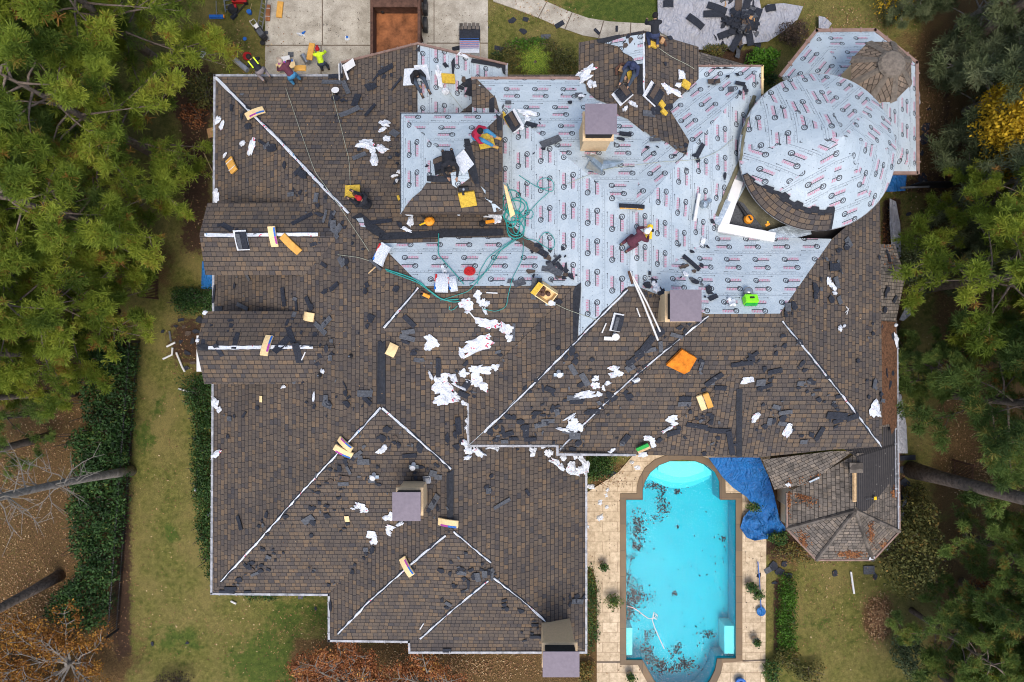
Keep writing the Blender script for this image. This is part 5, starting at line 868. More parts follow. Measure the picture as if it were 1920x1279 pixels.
for px, py, l, w, a, lab in ((722, 478, 40, 22, 58, 'white pack with red and blue ends at the underlayment edge'), (830, 535, 38, 24, 88, 'tall white pack with a red stripe on the ridge'), (850, 537, 30, 14, 100, 'narrow white pack with red mark right of the tall one')):
    m = frame(px, py, a, .12); k = ppm(m); L_, W_ = l/k, w/k; root = empty('white_pack', (0, 0, 0), lab, 'shingle pack', 'white wrapped shingle packs'); root.matrix_world = m
    vs, fs = bent(m, L_, W_, .1, .06); mesh('wrapping', vs, fs, M['whitep'], root); b = B(); b.box((L_*.22, W_*.5, .13), (L_*.4, .07, .04)); b.go('red_band', M['red'], root); b = B(); b.box((-L_*.25, W_*.5, .12), (L_*.34, .07, .04)); b.go('blue_band', M['blue'], root)
b = B(); b.box((0, 0, 0), (.62, .1, .08)); o = b.go('shingle_roll_end', M['scrapg']); o.matrix_world = frame(709, 497, -36, .15); prop(o, 'grey shingle end under the red and blue pack', 'shingle scrap')
def pad(px, py, s, s2, ang, mat, label, th=.11):
    m = frame(px, py, ang, .1); k = ppm(m); b = B(); b.box((0, 0, 0), (s/k, s2/k, th)); o = b.go('foam_pad', M[mat], bevel=.02); o.matrix_world = m; return prop(o, label, 'foam pad', 'foam pads roofers sit on')
pad(662, 362, 28, 27, 4, 'foam', 'yellow foam square above the red capped worker'); pad(877, 371, 31, 30, 12, 'foam', 'yellow foam square on the shingled raised roof'); pad(908, 265, 34, 28, 15, 'foam', 'yellow foam pad under the red shirted worker')
pad(839, 149, 26, 18, 5, 'foam', 'orange foam pad under a long white wrapper', .09); pad(748, 374, 5, 9, 20, 'foam', 'sliver of yellow foam left of the raised roof'); pad(1184, 143, 12, 17, 10, 'foam', 'small foam pad under the navy capped worker'); pad(1222, 86, 16, 10, -10, 'foam', 'foam pad below the kneeling ridge worker'); pad(1283, 160, 18, 14, -20, 'foam', 'foam piece beside white wrapper on the north east slope'); pad(1238, 197, 14, 10, -40, 'foam', 'upper yellow foam strip left of the mid slope'); pad(1242, 212, 14, 9, -35, 'foam', 'lower yellow foam strip left of the mid slope'); pad(952, 226, 8, 34, 30, 'foam', 'yellow foam edge under the open pack by the raised roof')
m = frame(1277, 673, -28, .1); o = mesh('foam_pad', [(x*.45, y*.42, z) for z in (0, .12) for x, y in ((-1, -.9), (.75, -1), (1, -.55), (.9, .8), (-.6, 1))], [(4, 3, 2, 1, 0), (5, 6, 7, 8, 9)]+[(i, (i+1) % 5, 5+(i+1) % 5, 5+i) for i in range(5)], M['foam2']); o.matrix_world = m; prop(o, 'bright orange foam square with a clipped corner', 'foam pad', 'foam pads roofers sit on')
# open yellow nail box
m = frame(1023, 545, -38, .08); root = empty('nail_box', (0, 0, 0), 'open yellow box full of brown nail coils', 'box'); root.matrix_world = m
b = B(); t_ = .03; w_, d_, h_ = .62, .5, .34
for x in (-1, 1): b.box((x*w_/2, 0, h_/2), (t_, d_+t_, h_))
for y in (-1, 1): b.box((0, y*d_/2, h_/2), (w_-t_, t_, h_))
b.box((0, 0, .015), (w_-t_, d_-t_, .03)); b.go('box_body', M['tan'], root); b = B(); b.box((-w_/2-.1, 0, h_+.0), (.2, d_, .015)); b.go('box_flap', M['foam'], root)
for i in range(9):
    b = B(); b.lathe((random.uniform(-.2, .2), random.uniform(-.15, .15), .12+.05*(i % 3)), [(.08, 0), (.08, .06), (.03, .06)], 9); b.go('nail_coil', M['rustd'], root)
# lime tool box with compressor
m = frame(1403, 567, 4, .05); root = empty('tool_box', (0, 0, 0), 'lime green tool box below the round grey lamp', 'tool box'); root.matrix_world = m
b = B(); b.box((0, 0, .14), (.48, .30, .28)); b.go('case', M['green'], root, bevel=.02); b = B(); b.box((0, 0, .30), (.16, .05, .04)); b.go('handle', M['black'], root); b = B(); b.box((0, -.17, .1), (.44, .06, .14)); b.go('lower_edge', M['greend'], root)
m = frame(1400, 550, 0, .05); root = empty('work_light', (0, 0, 0), 'round grey lamp head above the lime tool box', 'lamp'); root.matrix_world = m
b = B(); b.lathe((0, 0, 0), [(.16, 0), (.17, .12), (.12, .2), (.05, .22)], 16); b.go('lamp_head', M['steel'], root, smooth=True); b = B(); b.box((.0, -.16, .06), (.2, .12, .1)); b.go('bracket', M['black'], root)
# small tools
def tool(px, py, ang, mat, label, cat, parts, name='tool', up=.06):
    m = frame(px, py, ang, up); root = empty(name, (0, 0, 0), label, cat); root.matrix_world = m
    for nm, ma, fn in parts: b = B(); fn(b); b.go(nm, M[ma], root, smooth=False, bevel=.008)
    return root
tool(1396, 405, -58, None, 'orange leaf blower on the flat deck roof beside the dome', 'leaf blower', [('motor', 'orangep', lambda b: b.lathe((.18, 0, .0), [(.15, 0), (.19, .1), (.15, .22), (.05, .26)], 14)), ('tube', 'black', lambda b: b.tube([(.1, 0, .12), (-.2, 0, .1), (-.55, 0, .06)], [.08, .06, .05], 10)), ('handle', 'black', lambda b: b.box((.18, 0, .29), (.18, .05, .04)))], 'leaf_blower')
tool(1212, 436, 80, None, 'yellow nail gun held by the maroon shirted underlayment worker', 'nail gun', [('body', 'yellowp', lambda b: b.box((0, 0, .1), (.5, .14, .14))), ('magazine', 'yellowp', lambda b: b.box((-.1, .1, .08), (.18, .18, .1))), ('grip', 'black', lambda b: b.box((.05, -.06, .18), (.1, .1, .04)))], 'nail_gun')
tool(806, 419, 30, None, 'orange tool bag dropped below the raised roof eave', 'tool bag', [('bag', 'orangep', lambda b: b.lathe((0, 0, 0), [(.17, 0), (.2, .1), (.1, .18)], 10)), ('strap', 'black', lambda b: b.tube([(-.1, .1, .1), (-.2, .5, .12), (.15, .75, .1), (.4, .45, .1)], .03, 6)), ('handle', 'yellowp', lambda b: b.box((-.25, 0, .1), (.3, .05, .04)))], 'tool_bag')
tool(914, 421, 12, None, 'orange and black nailer below the raised roof eave', 'nail gun', [('body', 'orangep', lambda b: b.box((.1, 0, .1), (.34, .09, .1))), ('magazine', 'black', lambda b: b.lathe((-.2, 0, 0), [(.12, 0), (.12, .1), (.05, .12)], 10)), ('grip', 'black', lambda b: b.box((.05, .08, .1), (.06, .14, .06)))], 'nail_gun')
tool(797, 552, -30, None, 'bronze nail gun at the end of the teal hoses', 'nail gun', [('body', 'orangep', lambda b: b.box((.05, .05, .1), (.26, .12, .1))), ('magazine', 'black', lambda b: b.lathe((-.06, -.06, 0), [(.1, 0), (.1, .12), (.04, .14)], 10)), ('grip', 'rustd', lambda b: b.box((-.1, .1, .1), (.2, .06, .06)))], 'nail_gun')
tool(1426, 427, 30, None, 'small orange tool on the white deck trim', 'tool', [('body', 'orangep', lambda b: b.box((0, 0, .65), (.16, .1, .08))), ('grip', 'yellowp', lambda b: b.box((.05, .06, .66), (.06, .1, .06)))])
tool(870, 350, 10, None, 'black nail gun on the felt of the raised roof', 'nail gun', [('body', 'black', lambda b: b.box((0, 0, .1), (.34, .14, .12))), ('cap', 'steel', lambda b: b.lathe((.0, .02, .16), [(.06, 0), (.04, .05)], 8)), ('grip', 'black', lambda b: b.box((-.05, -.14, .1), (.08, .2, .06)))], 'nail_gun')
tool(672, 376, -20, None, 'tool belt with red pouch on the yellow foam square', 'tool belt', [('belt', 'black', lambda b: b.tube([(-.25, .1, .1), (-.1, .2, .12), (.15, .12, .1), (.3, -.08, .08)], .05, 7)), ('pouch', 'rustd', lambda b: b.box((-.1, .12, .14), (.22, .16, .12))), ('red_pouch', 'red', lambda b: b.box((.14, 0, .14), (.16, .14, .12)))], 'tool_belt')
tool(1167, 135, 60, None, 'brown tool pouch pile left of the navy capped worker', 'tool belt', [('belt', 'rustd', lambda b: b.tube([(-.2, .1, .06), (0, .22, .1), (.22, .1, .08), (.3, -.2, .06)], .06, 7)), ('pouch', 'tan2', lambda b: b.box((.05, 0, .08), (.2, .2, .1)))], 'tool_belt')
tool(1235, 82, 60, None, 'brown tool pouch pile right of the ridge worker', 'tool belt', [('belt', 'rustd', lambda b: b.tube([(-.1, .1, .1), (.1, .25, .1), (.2, 0, .1), (.0, -.25, .1)], .05, 7)), ('pouch', 'tan2', lambda b: b.box((.05, 0, .12), (.2, .16, .1)))], 'tool_belt')
tool(1300, 388, 90, None, 'short white fascia board standing on the underlayment', 'board', [('board', 'whitep2', lambda b: b.box((0, 0, .12), (.98, .13, .05))), ('spacer', 'steel', lambda b: b.box((0, -.1, .06), (.7, .04, .06)))], 'fascia_board')
tool(1316, 383, 20, None, 'crushed grey metal vent beside the short white board', 'roof vent', [('hood', 'galv', lambda b: b.lathe((0, 0, 0), [(.16, 0), (.12, .1), (.14, .16), (.03, .2)], 9)), ('pipe', 'galv', lambda b: b.tube([(.1, 0, .06), (.34, .02, .05)], .09, 9))], 'metal_vent')
tool(1130, 312, -28, None, 'crumpled grey flashing below the underlayment chimney', 'flashing', [('folded_sheet', 'galv', lambda b: b.tube([(-.7, .1, .05), (-.35, .05, .12), (0, -.1, .1), (.35, .2, .06), (.6, .45, .04)], [.03, .16, .2, .12, .03], 6)), ('flap', 'galv', lambda b: b.box((-.2, -.25, .05), (.6, .4, .02)))], 'crumpled_flashing')
tool(1111, 300, -28, None, 'white folded flashing tucked under the chimney foot', 'flashing', [('sheet', 'whitep2', lambda b: b.box((0, 0, .06), (.3, .22, .03))), ('lip', 'whitep2', lambda b: b.box((0, .12, .1), (.3, .02, .08)))], 'folded_flashing')
tool(1152, 625, -3, None, 'white round vent cap beside the black shingle pack', 'roof vent', [('cap', 'whitep2', lambda b: b.lathe((0, 0, .22), [(.13, 0), (.14, .05), (.02, .1)], 16)), ('pipe', 'whitep2', lambda b: b.lathe((0, 0, 0), [(.07, 0), (.07, .22)], 12)), ('base', 'whitep2', lambda b: b.box((-.2, -.17, .03), (.34, .14, .04)))], 'roof_vent')
for px, py, lab in ((1032, 563, 'white round vent beside the yellow nail box'), (1047, 696, 'white stacked vent below the central hip line'), (702, 888, 'white round vent on the south west triangle'), (776, 869, 'pale round vent right of the south west triangle hip')):
    tool(px, py, 0, None, lab, 'roof vent', [('cap', 'whitep2', lambda b: b.lathe((0, .05, .3), [(.10, 0), (.11, .05), (.02, .1)], 14)), ('pipe', 'whitep2', lambda b: b.lathe((0, .02, 0), [(.08, 0), (.07, .3)], 12)), ('base', 'galv', lambda b: b.box((0, -.1, .02), (.36, .14, .04)))], 'roof_vent')
for px, py in ((660, 668), (602, 704)):
    tool(px, py, 0, None, where(px, py, 'small black pipe boot'), 'pipe boot', [('boot', 'black', lambda b: b.lathe((0, 0, 0), [(.09, 0), (.06, .12), (.035, .12)], 12)), ('collar', 'steel', lambda b: b.lathe((0, 0, .1), [(.035, 0), (.03, .04)], 10))], 'pipe_boot')
tool(800, 1010, 0, None, 'low grey box vent north of the square south chimney', 'roof vent', [('box', 'galv', lambda b: b.box((0, 0, .05), (.01, .01, .1)))], 'box_vent') if False else None
tool(801, 897, 5, None, 'small grey square vent above the square chimney', 'roof vent', [('hood', 'steel', lambda b: b.box((0, 0, .08), (.24, .24, .1))), ('flange', 'steel', lambda b: b.box((0, 0, .02), (.3, .3, .02)))], 'box_vent')
def rod(pts, r, mat, name, label, cat, up=.1, grp=None, n=7):
    V = [hit(x, y)[0]+Vector((0, 0, up)) for x, y in pts]; b = B(); b.tube(V, r, n); o = b.go(name, M[mat]); return prop(o, label, cat, grp)
rod([(1175, 512), (1200, 570), (1227, 638)], .035, 'whitep2', 'metal_pipe', 'longest white pipe leaning toward the dark scrap pile', 'pipe', .6, 'bundle of long pipes')
rod([(1180, 520), (1207, 570), (1231, 622)], .03, 'whitep2', 'metal_pipe', 'right white pipe of the long bundle', 'pipe', .6, 'bundle of long pipes')
rod([(1174, 511), (1198, 564), (1216, 604)], .03, 'steel', 'metal_pipe', 'short grey middle pipe of the long bundle', 'pipe', .55, 'bundle of long pipes'); rod([(1173, 512), (1180, 535)], .045, 'rustd', 'metal_pipe', 'brown sleeved end of the pipe bundle', 'pipe', .62, 'bundle of long pipes')
for pts, lab in (([(1193, 578), (1199, 594)], 'short grey rod left of the pipe bundle'), ([(1128, 624), (1136, 606)], 'thin pale stick left of the vent cap'), ([(692, 513), (706, 500)], 'wooden handle below the red and blue pack'), ([(912, 549), (933, 550)], 'slim white stick on the ridge shingles'), ([(880, 585), (891, 598)], 'grey rod between torn wrappers'), ([(788, 1178), (795, 1167)], 'white stick on the southern slope'), ([(1570, 1), (1571, 2)], None), ([(384, 288), (401, 324)], 'pale wooden stake at the west gutter'), ([(574, 660), (567, 675)], 'white stick across the south dormer ridge')):
    if lab: rod(pts, .025, 'wood' if 'wood' in lab else 'whitep2', 'stick', lab, 'stick', .1)
for pts, lab in (([(336, 729), (372, 738)], 'white downspout on the west hedge'), ([(307, 673), (324, 665), (325, 652)], 'bent white gutter piece on the west lawn'), ([(332, 661), (343, 688), (348, 697)], 'curved white gutter piece by the mulch'), ([(314, 650), (330, 642)], 'short white gutter piece on the west lawn'), ([(1594, 1071), (1600, 1112)], 'white gutter strip on the south east lawn'), ([(319, 621), (322, 640)], 'grey pipe upright on the west mulch'), ([(434, 1126), (444, 1131)], 'small white metal scrap below the south west corner'), ([(463, 6), (476, 42)], None)):
    if lab: rod(pts, .05, 'whitep2' if 'white' in lab else 'steel', 'gutter_piece', lab, 'gutter piece', .08)
rod([(436, 109), (466, 134)], .13, 'bluegrey', 'grey_roll', 'grey felt roll on the north west lawn', 'roll', .12, n=12)
rod([(573, 111), (582, 126)], .13, 'steel', 'underlayment_roll', 'silver roll standing below the tan bundle', 'roll', .5, n=14)
rod([(1585, 575), (1589, 580), (1584, 586), (1590, 578), (1586, 590)], .018, 'whitep2', 'bent_wire', 'scissor shaped bent white wire on the east slope', 'wire', .06)
# green hoses and pale ropes
def hose(pts, label, r=.013, mat='hose', cat='air hose', grp='teal air hoses tangled over the underlayment', name='air_hose', up=.07):
    cv = bpy.data.curves.new(name, 'CURVE'); cv.dimensions = '3D'; cv.bevel_depth = r; cv.bevel_resolution = 1; sp = cv.splines.new('NURBS'); sp.points.add(len(pts)-1); sp.order_u = 3; sp.use_endpoint_u = True; sp.resolution_u = 5
    for i, (x, y) in enumerate(pts): p, n = hit(x, y); p = p+n*up+Vector((0, 0, .03*(i % 3))); sp.points[i].co = (*p, 1)
    cv.materials.append(M[mat]); o = bpy.data.objects.new(name, cv); C.objects.link(o)
    dg = bpy.context.evaluated_depsgraph_get(); me = bpy.data.meshes.new_from_object(o.evaluated_get(dg)); bpy.data.objects.remove(o); o = link(name, me); return prop(o, label, cat, grp)
def dens(pts, st=12):
    out = []
    for a, b_ in zip(pts, pts[1:]):
        k = max(1, int(math.dist(a, b_)/st)); out += [(a[0]+(b_[0]-a[0])*i/k, a[1]+(b_[1]-a[1])*i/k) for i in range(k)]
    return out+[pts[-1]]
hose(dens([(972, 446), (945, 462), (915, 485), (900, 510), (895, 535)]), 'teal hose running down left from the tangle past the red coil'); hose(dens([(970, 450), (930, 478), (905, 520), (880, 545), (858, 552), (826, 562)]), 'teal hose curving below the tall white pack')
hose(dens([(968, 448), (940, 470), (918, 505), (890, 530), (880, 535)]), 'inner teal hose beside the red coil'); hose(dens([(980, 448), (982, 470), (978, 490), (960, 525), (952, 555), (950, 575), (930, 583), (905, 578)]), 'teal hose looping down past the nail box')
hose(dens([(725, 505), (765, 518), (790, 532), (812, 548), (830, 562), (860, 560)]), 'thick teal hose from the blue and white pack', .024); hose(dens([(727, 508), (770, 524), (800, 540), (820, 556), (850, 566), (862, 564)]), 'second teal hose from the blue and white pack', .02)
hose([(845, 572), (840, 578), (850, 582), (858, 572)], 'small teal loop left of the torn wrapper'); hose(dens([(972, 440), (985, 452), (1005, 450), (1020, 462), (1035, 470), (1042, 462), (1040, 445), (1028, 435), (1016, 440), (1012, 452)]), 'teal hose loop right of the tangle')
for i in range(9):
    cx, cy = 968+random.gauss(0, 10), 414+random.gauss(0, 18); a, b_ = random.uniform(8, 24), random.uniform(8, 26); o_ = random.uniform(0, 6); hose([(cx+a*math.cos(o_+j*.7), cy+b_*math.sin(o_+j*.7)) for j in range(11)], f'teal air hose loop in the tangle by the insulation gap', .02)
hose(dens([(952, 345), (960, 365), (970, 395), (978, 420), (968, 445)]), 'teal hose falling beside the insulation gap'); hose([(975, 330), (1000, 348), (1022, 358), (1040, 362), (1040, 340), (1020, 333), (1006, 345), (1016, 358), (1035, 352)], 'teal hose loop above the tangle'); hose(dens([(1030, 362), (1012, 378), (990, 402), (975, 425)]), 'teal hose from the upper loop to the tangle')
hose([(985, 400), (995, 392), (1003, 402), (996, 414), (985, 410)], 'small teal loop right of the tangle'); hose(dens([(823, 440), (822, 480), (840, 500), (856, 518), (870, 535)]), 'thin dark hose down the left underlayment', .018)
for pts, lab in (([(528, 140), (548, 200), (572, 270), (592, 325), (640, 390), (694, 472)], 'pale rope from the bundle down across the north west hip'), ([(622, 170), (640, 240), (655, 300), (658, 350)], 'pale rope falling to the yellow foam square'), ([(1065, 345), (1130, 320), (1200, 310), (1260, 304), (1310, 300), (1350, 282), (1372, 262)], 'thin pale rope across the printed underlayment'), ([(1025, 560), (1062, 580), (1120, 600)], 'thin rope right of the yellow nail box'), ([(835, 165), (850, 185), (870, 210)], 'thin rope from the long white wrapper'), ([(1235, 92), (1255, 108), (1285, 122), (1300, 130)], 'tan rope beside the ridge worker'), ([(635, 478), (680, 484), (715, 497)], 'thin black cord on the west slope')):
    hose(dens(pts, 20), lab, .009, 'rope', 'rope', 'safety ropes', 'rope', .05)
def coil(px, py, r, mat, label, rr=.03, turns=5, cat='hose coil', name='hose_coil', up=.06, flat=True, inner=.62):
    m = frame(px, py, 0, up); b = B()
    for k in range(turns):
        R_ = r*(inner+(1-inner)*k/max(1, turns-1)) if flat else r; z = .02*(k % 3); b.tube([(R_*math.cos(t/10*2*math.pi*1.0)+random.uniform(-.01, .01), R_*math.sin(t/10*2*math.pi), z) for t in range(11)], rr, 6)
    o = b.go(name, M[mat]); o.matrix_world = m; return prop(o, label, cat)
[coil(881, 511, .19, 'red', 'red coiled hose on the left underlayment', .035, 9, inner=.12)][0].scale = (1, .85, 1); coil(401, 63, .23, 'red', 'round red hose ring on the lawn', .05, 3); coil(464, 106, .17, 'red', 'red hose bundle on the lawn above the roof corner', .05, 4)
# insulation gap beside the raised roof
b = B(); pts = [P(944, 345, 9.0), P(950, 350, 9.0), P(966, 402, 8.75), P(957, 408, 8.75)]; b.v += pts+[p-Vector((0, 0, .1)) for p in pts]; b.f += [(0, 1, 2, 3), (0, 4, 5, 1), (1, 5, 6, 2), (2, 6, 7, 3), (3, 7, 4, 0)]
o = b.go('insulation_gap', M['tan'], cup)
# ------------------------------------------------------------ tarps
def tarpsheet(name, poly, z, mat, label, lump=.25, step=9, sc=.05, cat='tarp'):
    v2, fs = cdt(poly, None, step); vs = []
    for x, y in v2:
        q = noise.noise(Vector((x*sc, y*sc, 2)))+.6*noise.noise(Vector((x*sc*3+y*sc*1.5, y*sc*1.2, 7))); zz = z(x, y) if callable(z) else z; vs.append(W(x, y, zz+max(.0, lump*(q+.35))+.09))
    o = mesh(name, vs, fs, M[mat], smooth=True); return prop(o, label, cat)
tarpsheet('tarp', [(1232, -40), (1234, 55), (1240, 62), (1300, 92), (1345, 95), (1370, 88), (1400, 82), (1440, 78), (1470, 58), (1496, 36), (1506, 12), (1470, 6), (1440, 8), (1428, 18), (1415, -40)], .1, 'greytarp', 'silver grey tarp catching old shingles beside the walk', .16, 9, .06)
for i in range(120):
    a = random.uniform(0, 6.28); r = abs(random.gauss(0, 1.0)); px, py = 1385+math.cos(a)*r*30, 48+math.sin(a)*r*26
    if px < 1330 or px > 1445: continue
    m = frame(px, py, random.uniform(0, 180), max(.12, .75-.5*r)+random.uniform(0, .15)); L_, W_ = random.uniform(.18, .75), random.uniform(.12, .32); m = m@Matrix.Rotation(random.gauss(0, .3), 4, 'X')@Matrix.Rotation(random.gauss(0, .25), 4, 'Y'); vs, fs = bent(m, L_, W_, .02, random.uniform(0, .12)); vs = [(x+random.gauss(0, .012), y+random.gauss(0, .012), z) for x, y, z in vs]; o = mesh('old_shingle', vs, fs, M[random.choice(('scrapk', 'scrapk', 'scrapg', 'scrapk', 'scrapb', 'tan2') if i % 3 else ('scrapk',))]); o.matrix_world = m
    o.data.materials[0] = M['scrapk'] if o.data.materials[0] == M['tan2'] and i % 5 else o.data.materials[0]; prop(o, 'dark old shingle heaped in the pile on the silver tarp', 'old shingle', 'heap of torn off shingles')
for px, py, a, l in ((1300, 47, -38, .95), (1250, 14, 0, .5), (1380, 5, 88, 1.6), (1398, 0, 80, 1.2), (1334, 33, 0, 1.0), (1340, 22, -20, 1.0), (1440, 22, 10, .5), (1413, 40, 70, 1.0), (1358, 70, 20, .9), (1375, 85, 60, 1.0), (1400, 75, 100, .9)):
    m = frame(px, py, a, .35); vs, fs = bent(m, l, .33, .03, .05); o = mesh('old_shingle', vs, fs, M['scrapk' if px != 1380 else 'scrapb']); o.matrix_world = m; prop(o, where(px, py, 'long dark old shingle on the silver tarp'), 'old shingle', 'heap of torn off shingles')
tarpsheet('tarp', [(1328, 858), (1425, 858), (1432, 875), (1440, 890), (1452, 930), (1462, 975), (1475, 992), (1462, 1004), (1440, 1010), (1415, 1014), (1400, 1008), (1388, 990), (1394, 970), (1412, 948), (1400, 932), (1375, 915), (1355, 895)], lambda x, y: 2.6*max(0, 1-(y-850)/110), 'bluetarp', 'bright blue tarp draped from the eave to the pool deck', .42, 6, .06)
tarpsheet('tarp', [(379, 490), (400, 488), (400, 542), (377, 542)], .1, 'bluetarp', 'small blue tarp on the ground left of the house', .08, 7); tarpsheet('tarp', [(1660, 325), (1700, 325), (1698, 358), (1662, 360)], .1, 'bluetarp', 'blue tarp scrap beyond the dome', .12, 7)
tarpsheet('tarp', [(1668, 372), (1680, 378), (1688, 420), (1690, 480), (1680, 490), (1672, 470), (1668, 420)], .3, 'greytarp', 'long narrow grey tarp along the east bed', .12, 7, .07); tarpsheet('tarp', [(1678, 735), (1690, 740), (1700, 800), (1702, 850), (1680, 850)], .3, 'greytarp', 'grey tarp beside the low east roof', .06, 8, .07); tarpsheet('tarp', [(1686, 600), (1706, 560), (1708, 590), (1694, 602)], .2, 'greytarp', 'small grey tarp corner under the bay roof', .06, 6); tarpsheet('tarp', [(1688, 960), (1702, 920), (1700, 945), (1690, 985)], .2, 'greytarp', 'grey cloth beside the big pine base', .06, 6)
tarpsheet('tarp', [(1535, 30), (1546, 32), (1560, 44), (1552, 56), (1535, 52)], .2, 'greytarp', 'small grey cloth beyond the porch roof', .06, 5); tarpsheet('tarp', [(1718, 165), (1724, 172), (1726, 195), (1718, 198)], .2, 'greytarp', 'grey cloth scrap right of the turret', .06, 5)
prop(slab('tarp', [(30, 195), (62, 196), (52, 236), (28, 226)], .6, M['bluegrey'], kind=None, thick=.5), 'flat grey board under the north west pines', 'board').name = 'grey_board'
tarpsheet('tarp', [(1180, 1100), (1181, 1101), (1180, 1102)], .1, 'bluetarp', 'x') if False else None
# ------------------------------------------------------------ dump trailer, ladders, tools on the drive
tr_ = empty('dump_trailer', W(752, 30, 0), 'rusty brown open dump trailer parked on the driveway', 'trailer'); c = W(752, 28, 0)
b = B(); Lx, Ly, hz = 2.2, 5.9, 1.5; y1 = c.y-3.2; yc = y1+Ly/2
b.box((c.x, yc, .75), (Lx, Ly, .06)); local(b.go('floor', M['rust'], tr_), tr_)
for sx in (-1, 1): b = B(); b.box((c.x+sx*Lx/2, yc, .75+.45), (.07, Ly, .9)); b.box((c.x+sx*(Lx/2+.02), yc, 1.66), (.13, Ly+.1, .07)); [b.box((c.x+sx*(Lx/2+.06), y1+j*.65+.3, 1.1), (.07, .07, .95)) for j in range(8)]; local(b.go('side_wall', M['rustd'], tr_), tr_)
b = B(); b.box((c.x, y1, 1.2), (Lx, .07, .9)); local(b.go('tailgate', M['rustd'], tr_), tr_); b = B(); b.box((c.x, W(0, 8, 1.6).y, 1.2), (Lx-.1, .1, .9)); b.box((c.x, W(0, 8, 1.6).y, 1.66), (Lx-.1, .35, .08)); local(b.go('front_wall', M['rustd'], tr_), tr_)
for sx in (-1, 1):
    for k in (0, 1): b = B(); q = Matrix.Rotation(R(90), 4, 'Y'); b.lathe((0, 0, 0), [(.36, -.1), (.38, 0), (.36, .1)], 18); w_ = b.go('wheel', M['black'], tr_, Matrix.Translation((c.x+sx*(Lx/2+.16), yc+(k-.5)*.85, .38))@q); local(w_, tr_)
bundle(737, 31, 14, 4, -20, 'scrapg', 'curved grey shingle lying in the trailer', th=.02, up=.85, name='shingle_scrap', cat='shingle scrap', grp=None)
# pallet of new shingles
m = frame(882, 85, 0, .02); root = empty('shingle_pallet', (0, 0, 0), 'pallet of wrapped shingles with loose dark ones on top', 'pallet'); root.matrix_world = m
b = B(); [b.box((x, 0, .06), (.1, 1.3, .08)) for x in (-.4, 0, .4)]; b.box((0, 0, .12), (1.0, 1.4, .03)); b.go('pallet_base', M['wood'], root)
b = B(); [b.box((0, -.35+.0*i, .18+i*.085), (.96, .62, .075)) for i in range(6)]; b.go('wrapped_bundles', M['whitep'], root); b = B(); [b.box((0, -.45+j*.09, .70), (.94, .02, .012)) for j in range(6)]; b.go('blue_print', M['label'], root); b = B(); [b.box((0, -.40+j*.09, .70), (.94, .016, .014)) for j in range(4)]; b.go('red_print', M['red'], root)
b = B(); [b.box((0, .35, .2+i*.06), (1.0, .62, .04)) for i in range(8)]; b.go('dark_shingles', M['scrapk'], root); b = B(); [b.box((-.4+j*.2, .62+.03*(j % 2), .69), (.17, .3, .02)) for j in range(5)]; b.go('loose_shingle_row', M['old'], root)
bundle(860, 92, 24, 8, 10, 'scrapk', 'dark shingle waste left of the wrapped pallet', th=.04, name='shingle_scrap', cat='shingle scrap', grp=None)
def ladder(p0, p1, z0, z1, wd, label, n=9, mat='steel'):
    A, Bq = W(*p0, z0), W(*p1, z1); d = (Bq-A); s = d.cross(Vector((0, 0, 1))).normalized()*wd/2; root = empty('ladder', A, label, 'ladder', None)
    for k in (-1, 1): b = B(); b.tube([A+s*k, Bq+s*k], .035, 6); local(b.go('rail', M[mat], root), root)
    for i in range(n): q = A+d*((i+.5)/n); b = B(); b.tube([q-s, q+s], .02, 6); local(b.go('rung', M[mat], root), root)
ladder((431, 22), (424, -30), .1, .1, .42, 'silver ladder lying on the lawn at the top edge', 6); ladder((487, 52), (497, -5), .3, 1.2, .25, 'slim silver ladder leaning by the driveway', 7); ladder((1603, 340), (1640, 368), .3, .3, .01, 'x', 1) if False else None
ladder((1688, 352), (1742, 350), .9, .9, .03, 'thin dark rail beyond the dome', 1)
tool(408, 33, 0, None, 'blue push broom head on the lawn', 'broom', [('head', 'blue', lambda b: b.box((0, 0, .06), (.72, .14, .1))), ('bristles', 'label', lambda b: b.box((0, -.08, .04), (.7, .06, .06))), ('grip', 'orangep', lambda b: b.box((.37, 0, .06), (.06, .14, .1))), ('handle', 'steel', lambda b: b.tube([(0, .05, .08), (0, .75, .12)], .018, 6))], 'push_broom')
tool(439, 20, 0, None, 'black bag with red trim at the lawn ladder foot', 'bag', [('body', 'black', lambda b: b.lathe((0, 0, 0), [(.24, 0), (.26, .15), (.15, .28)], 12)), ('trim', 'red', lambda b: b.box((.16, .08, .22), (.12, .16, .1)))], 'bag')
tool(447, 26, 48, None, 'dark hedge trimmer lying on the lawn', 'hedge trimmer', [('blade', 'black', lambda b: b.box((.25, 0, .05), (.6, .06, .04))), ('body', 'scrapk', lambda b: b.box((-.25, 0, .09), (.35, .16, .16))), ('handle', 'black', lambda b: b.tube([(-.3, 0, .15), (-.25, 0, .28), (-.1, 0, .18)], .025, 6))], 'hedge_trimmer')
tool(470, 26, 75, None, 'blue paint bucket with a stick on the lawn', 'bucket', [('bucket', 'blue', lambda b: b.lathe((0, 0, 0), [(.10, 0), (.12, .2), (.11, .21)], 14)), ('stick', 'wood', lambda b: b.tube([(0, 0, .1), (.45, 0, .1)], .012, 5))], 'bucket')
tool(460, 74, 0, None, 'small blue lid on the lawn', 'lid', [('lid', 'blue', lambda b: b.lathe((0, 0, 0), [(.09, 0), (.1, .03), (.02, .04)], 12))], 'lid'); tool(724, 39, 0, None, 'small dark jug inside the trailer', 'jug', [('jug', 'black', lambda b: b.lathe((0, 0, .85), [(.1, 0), (.1, .12), (.04, .18)], 10))], 'jug')
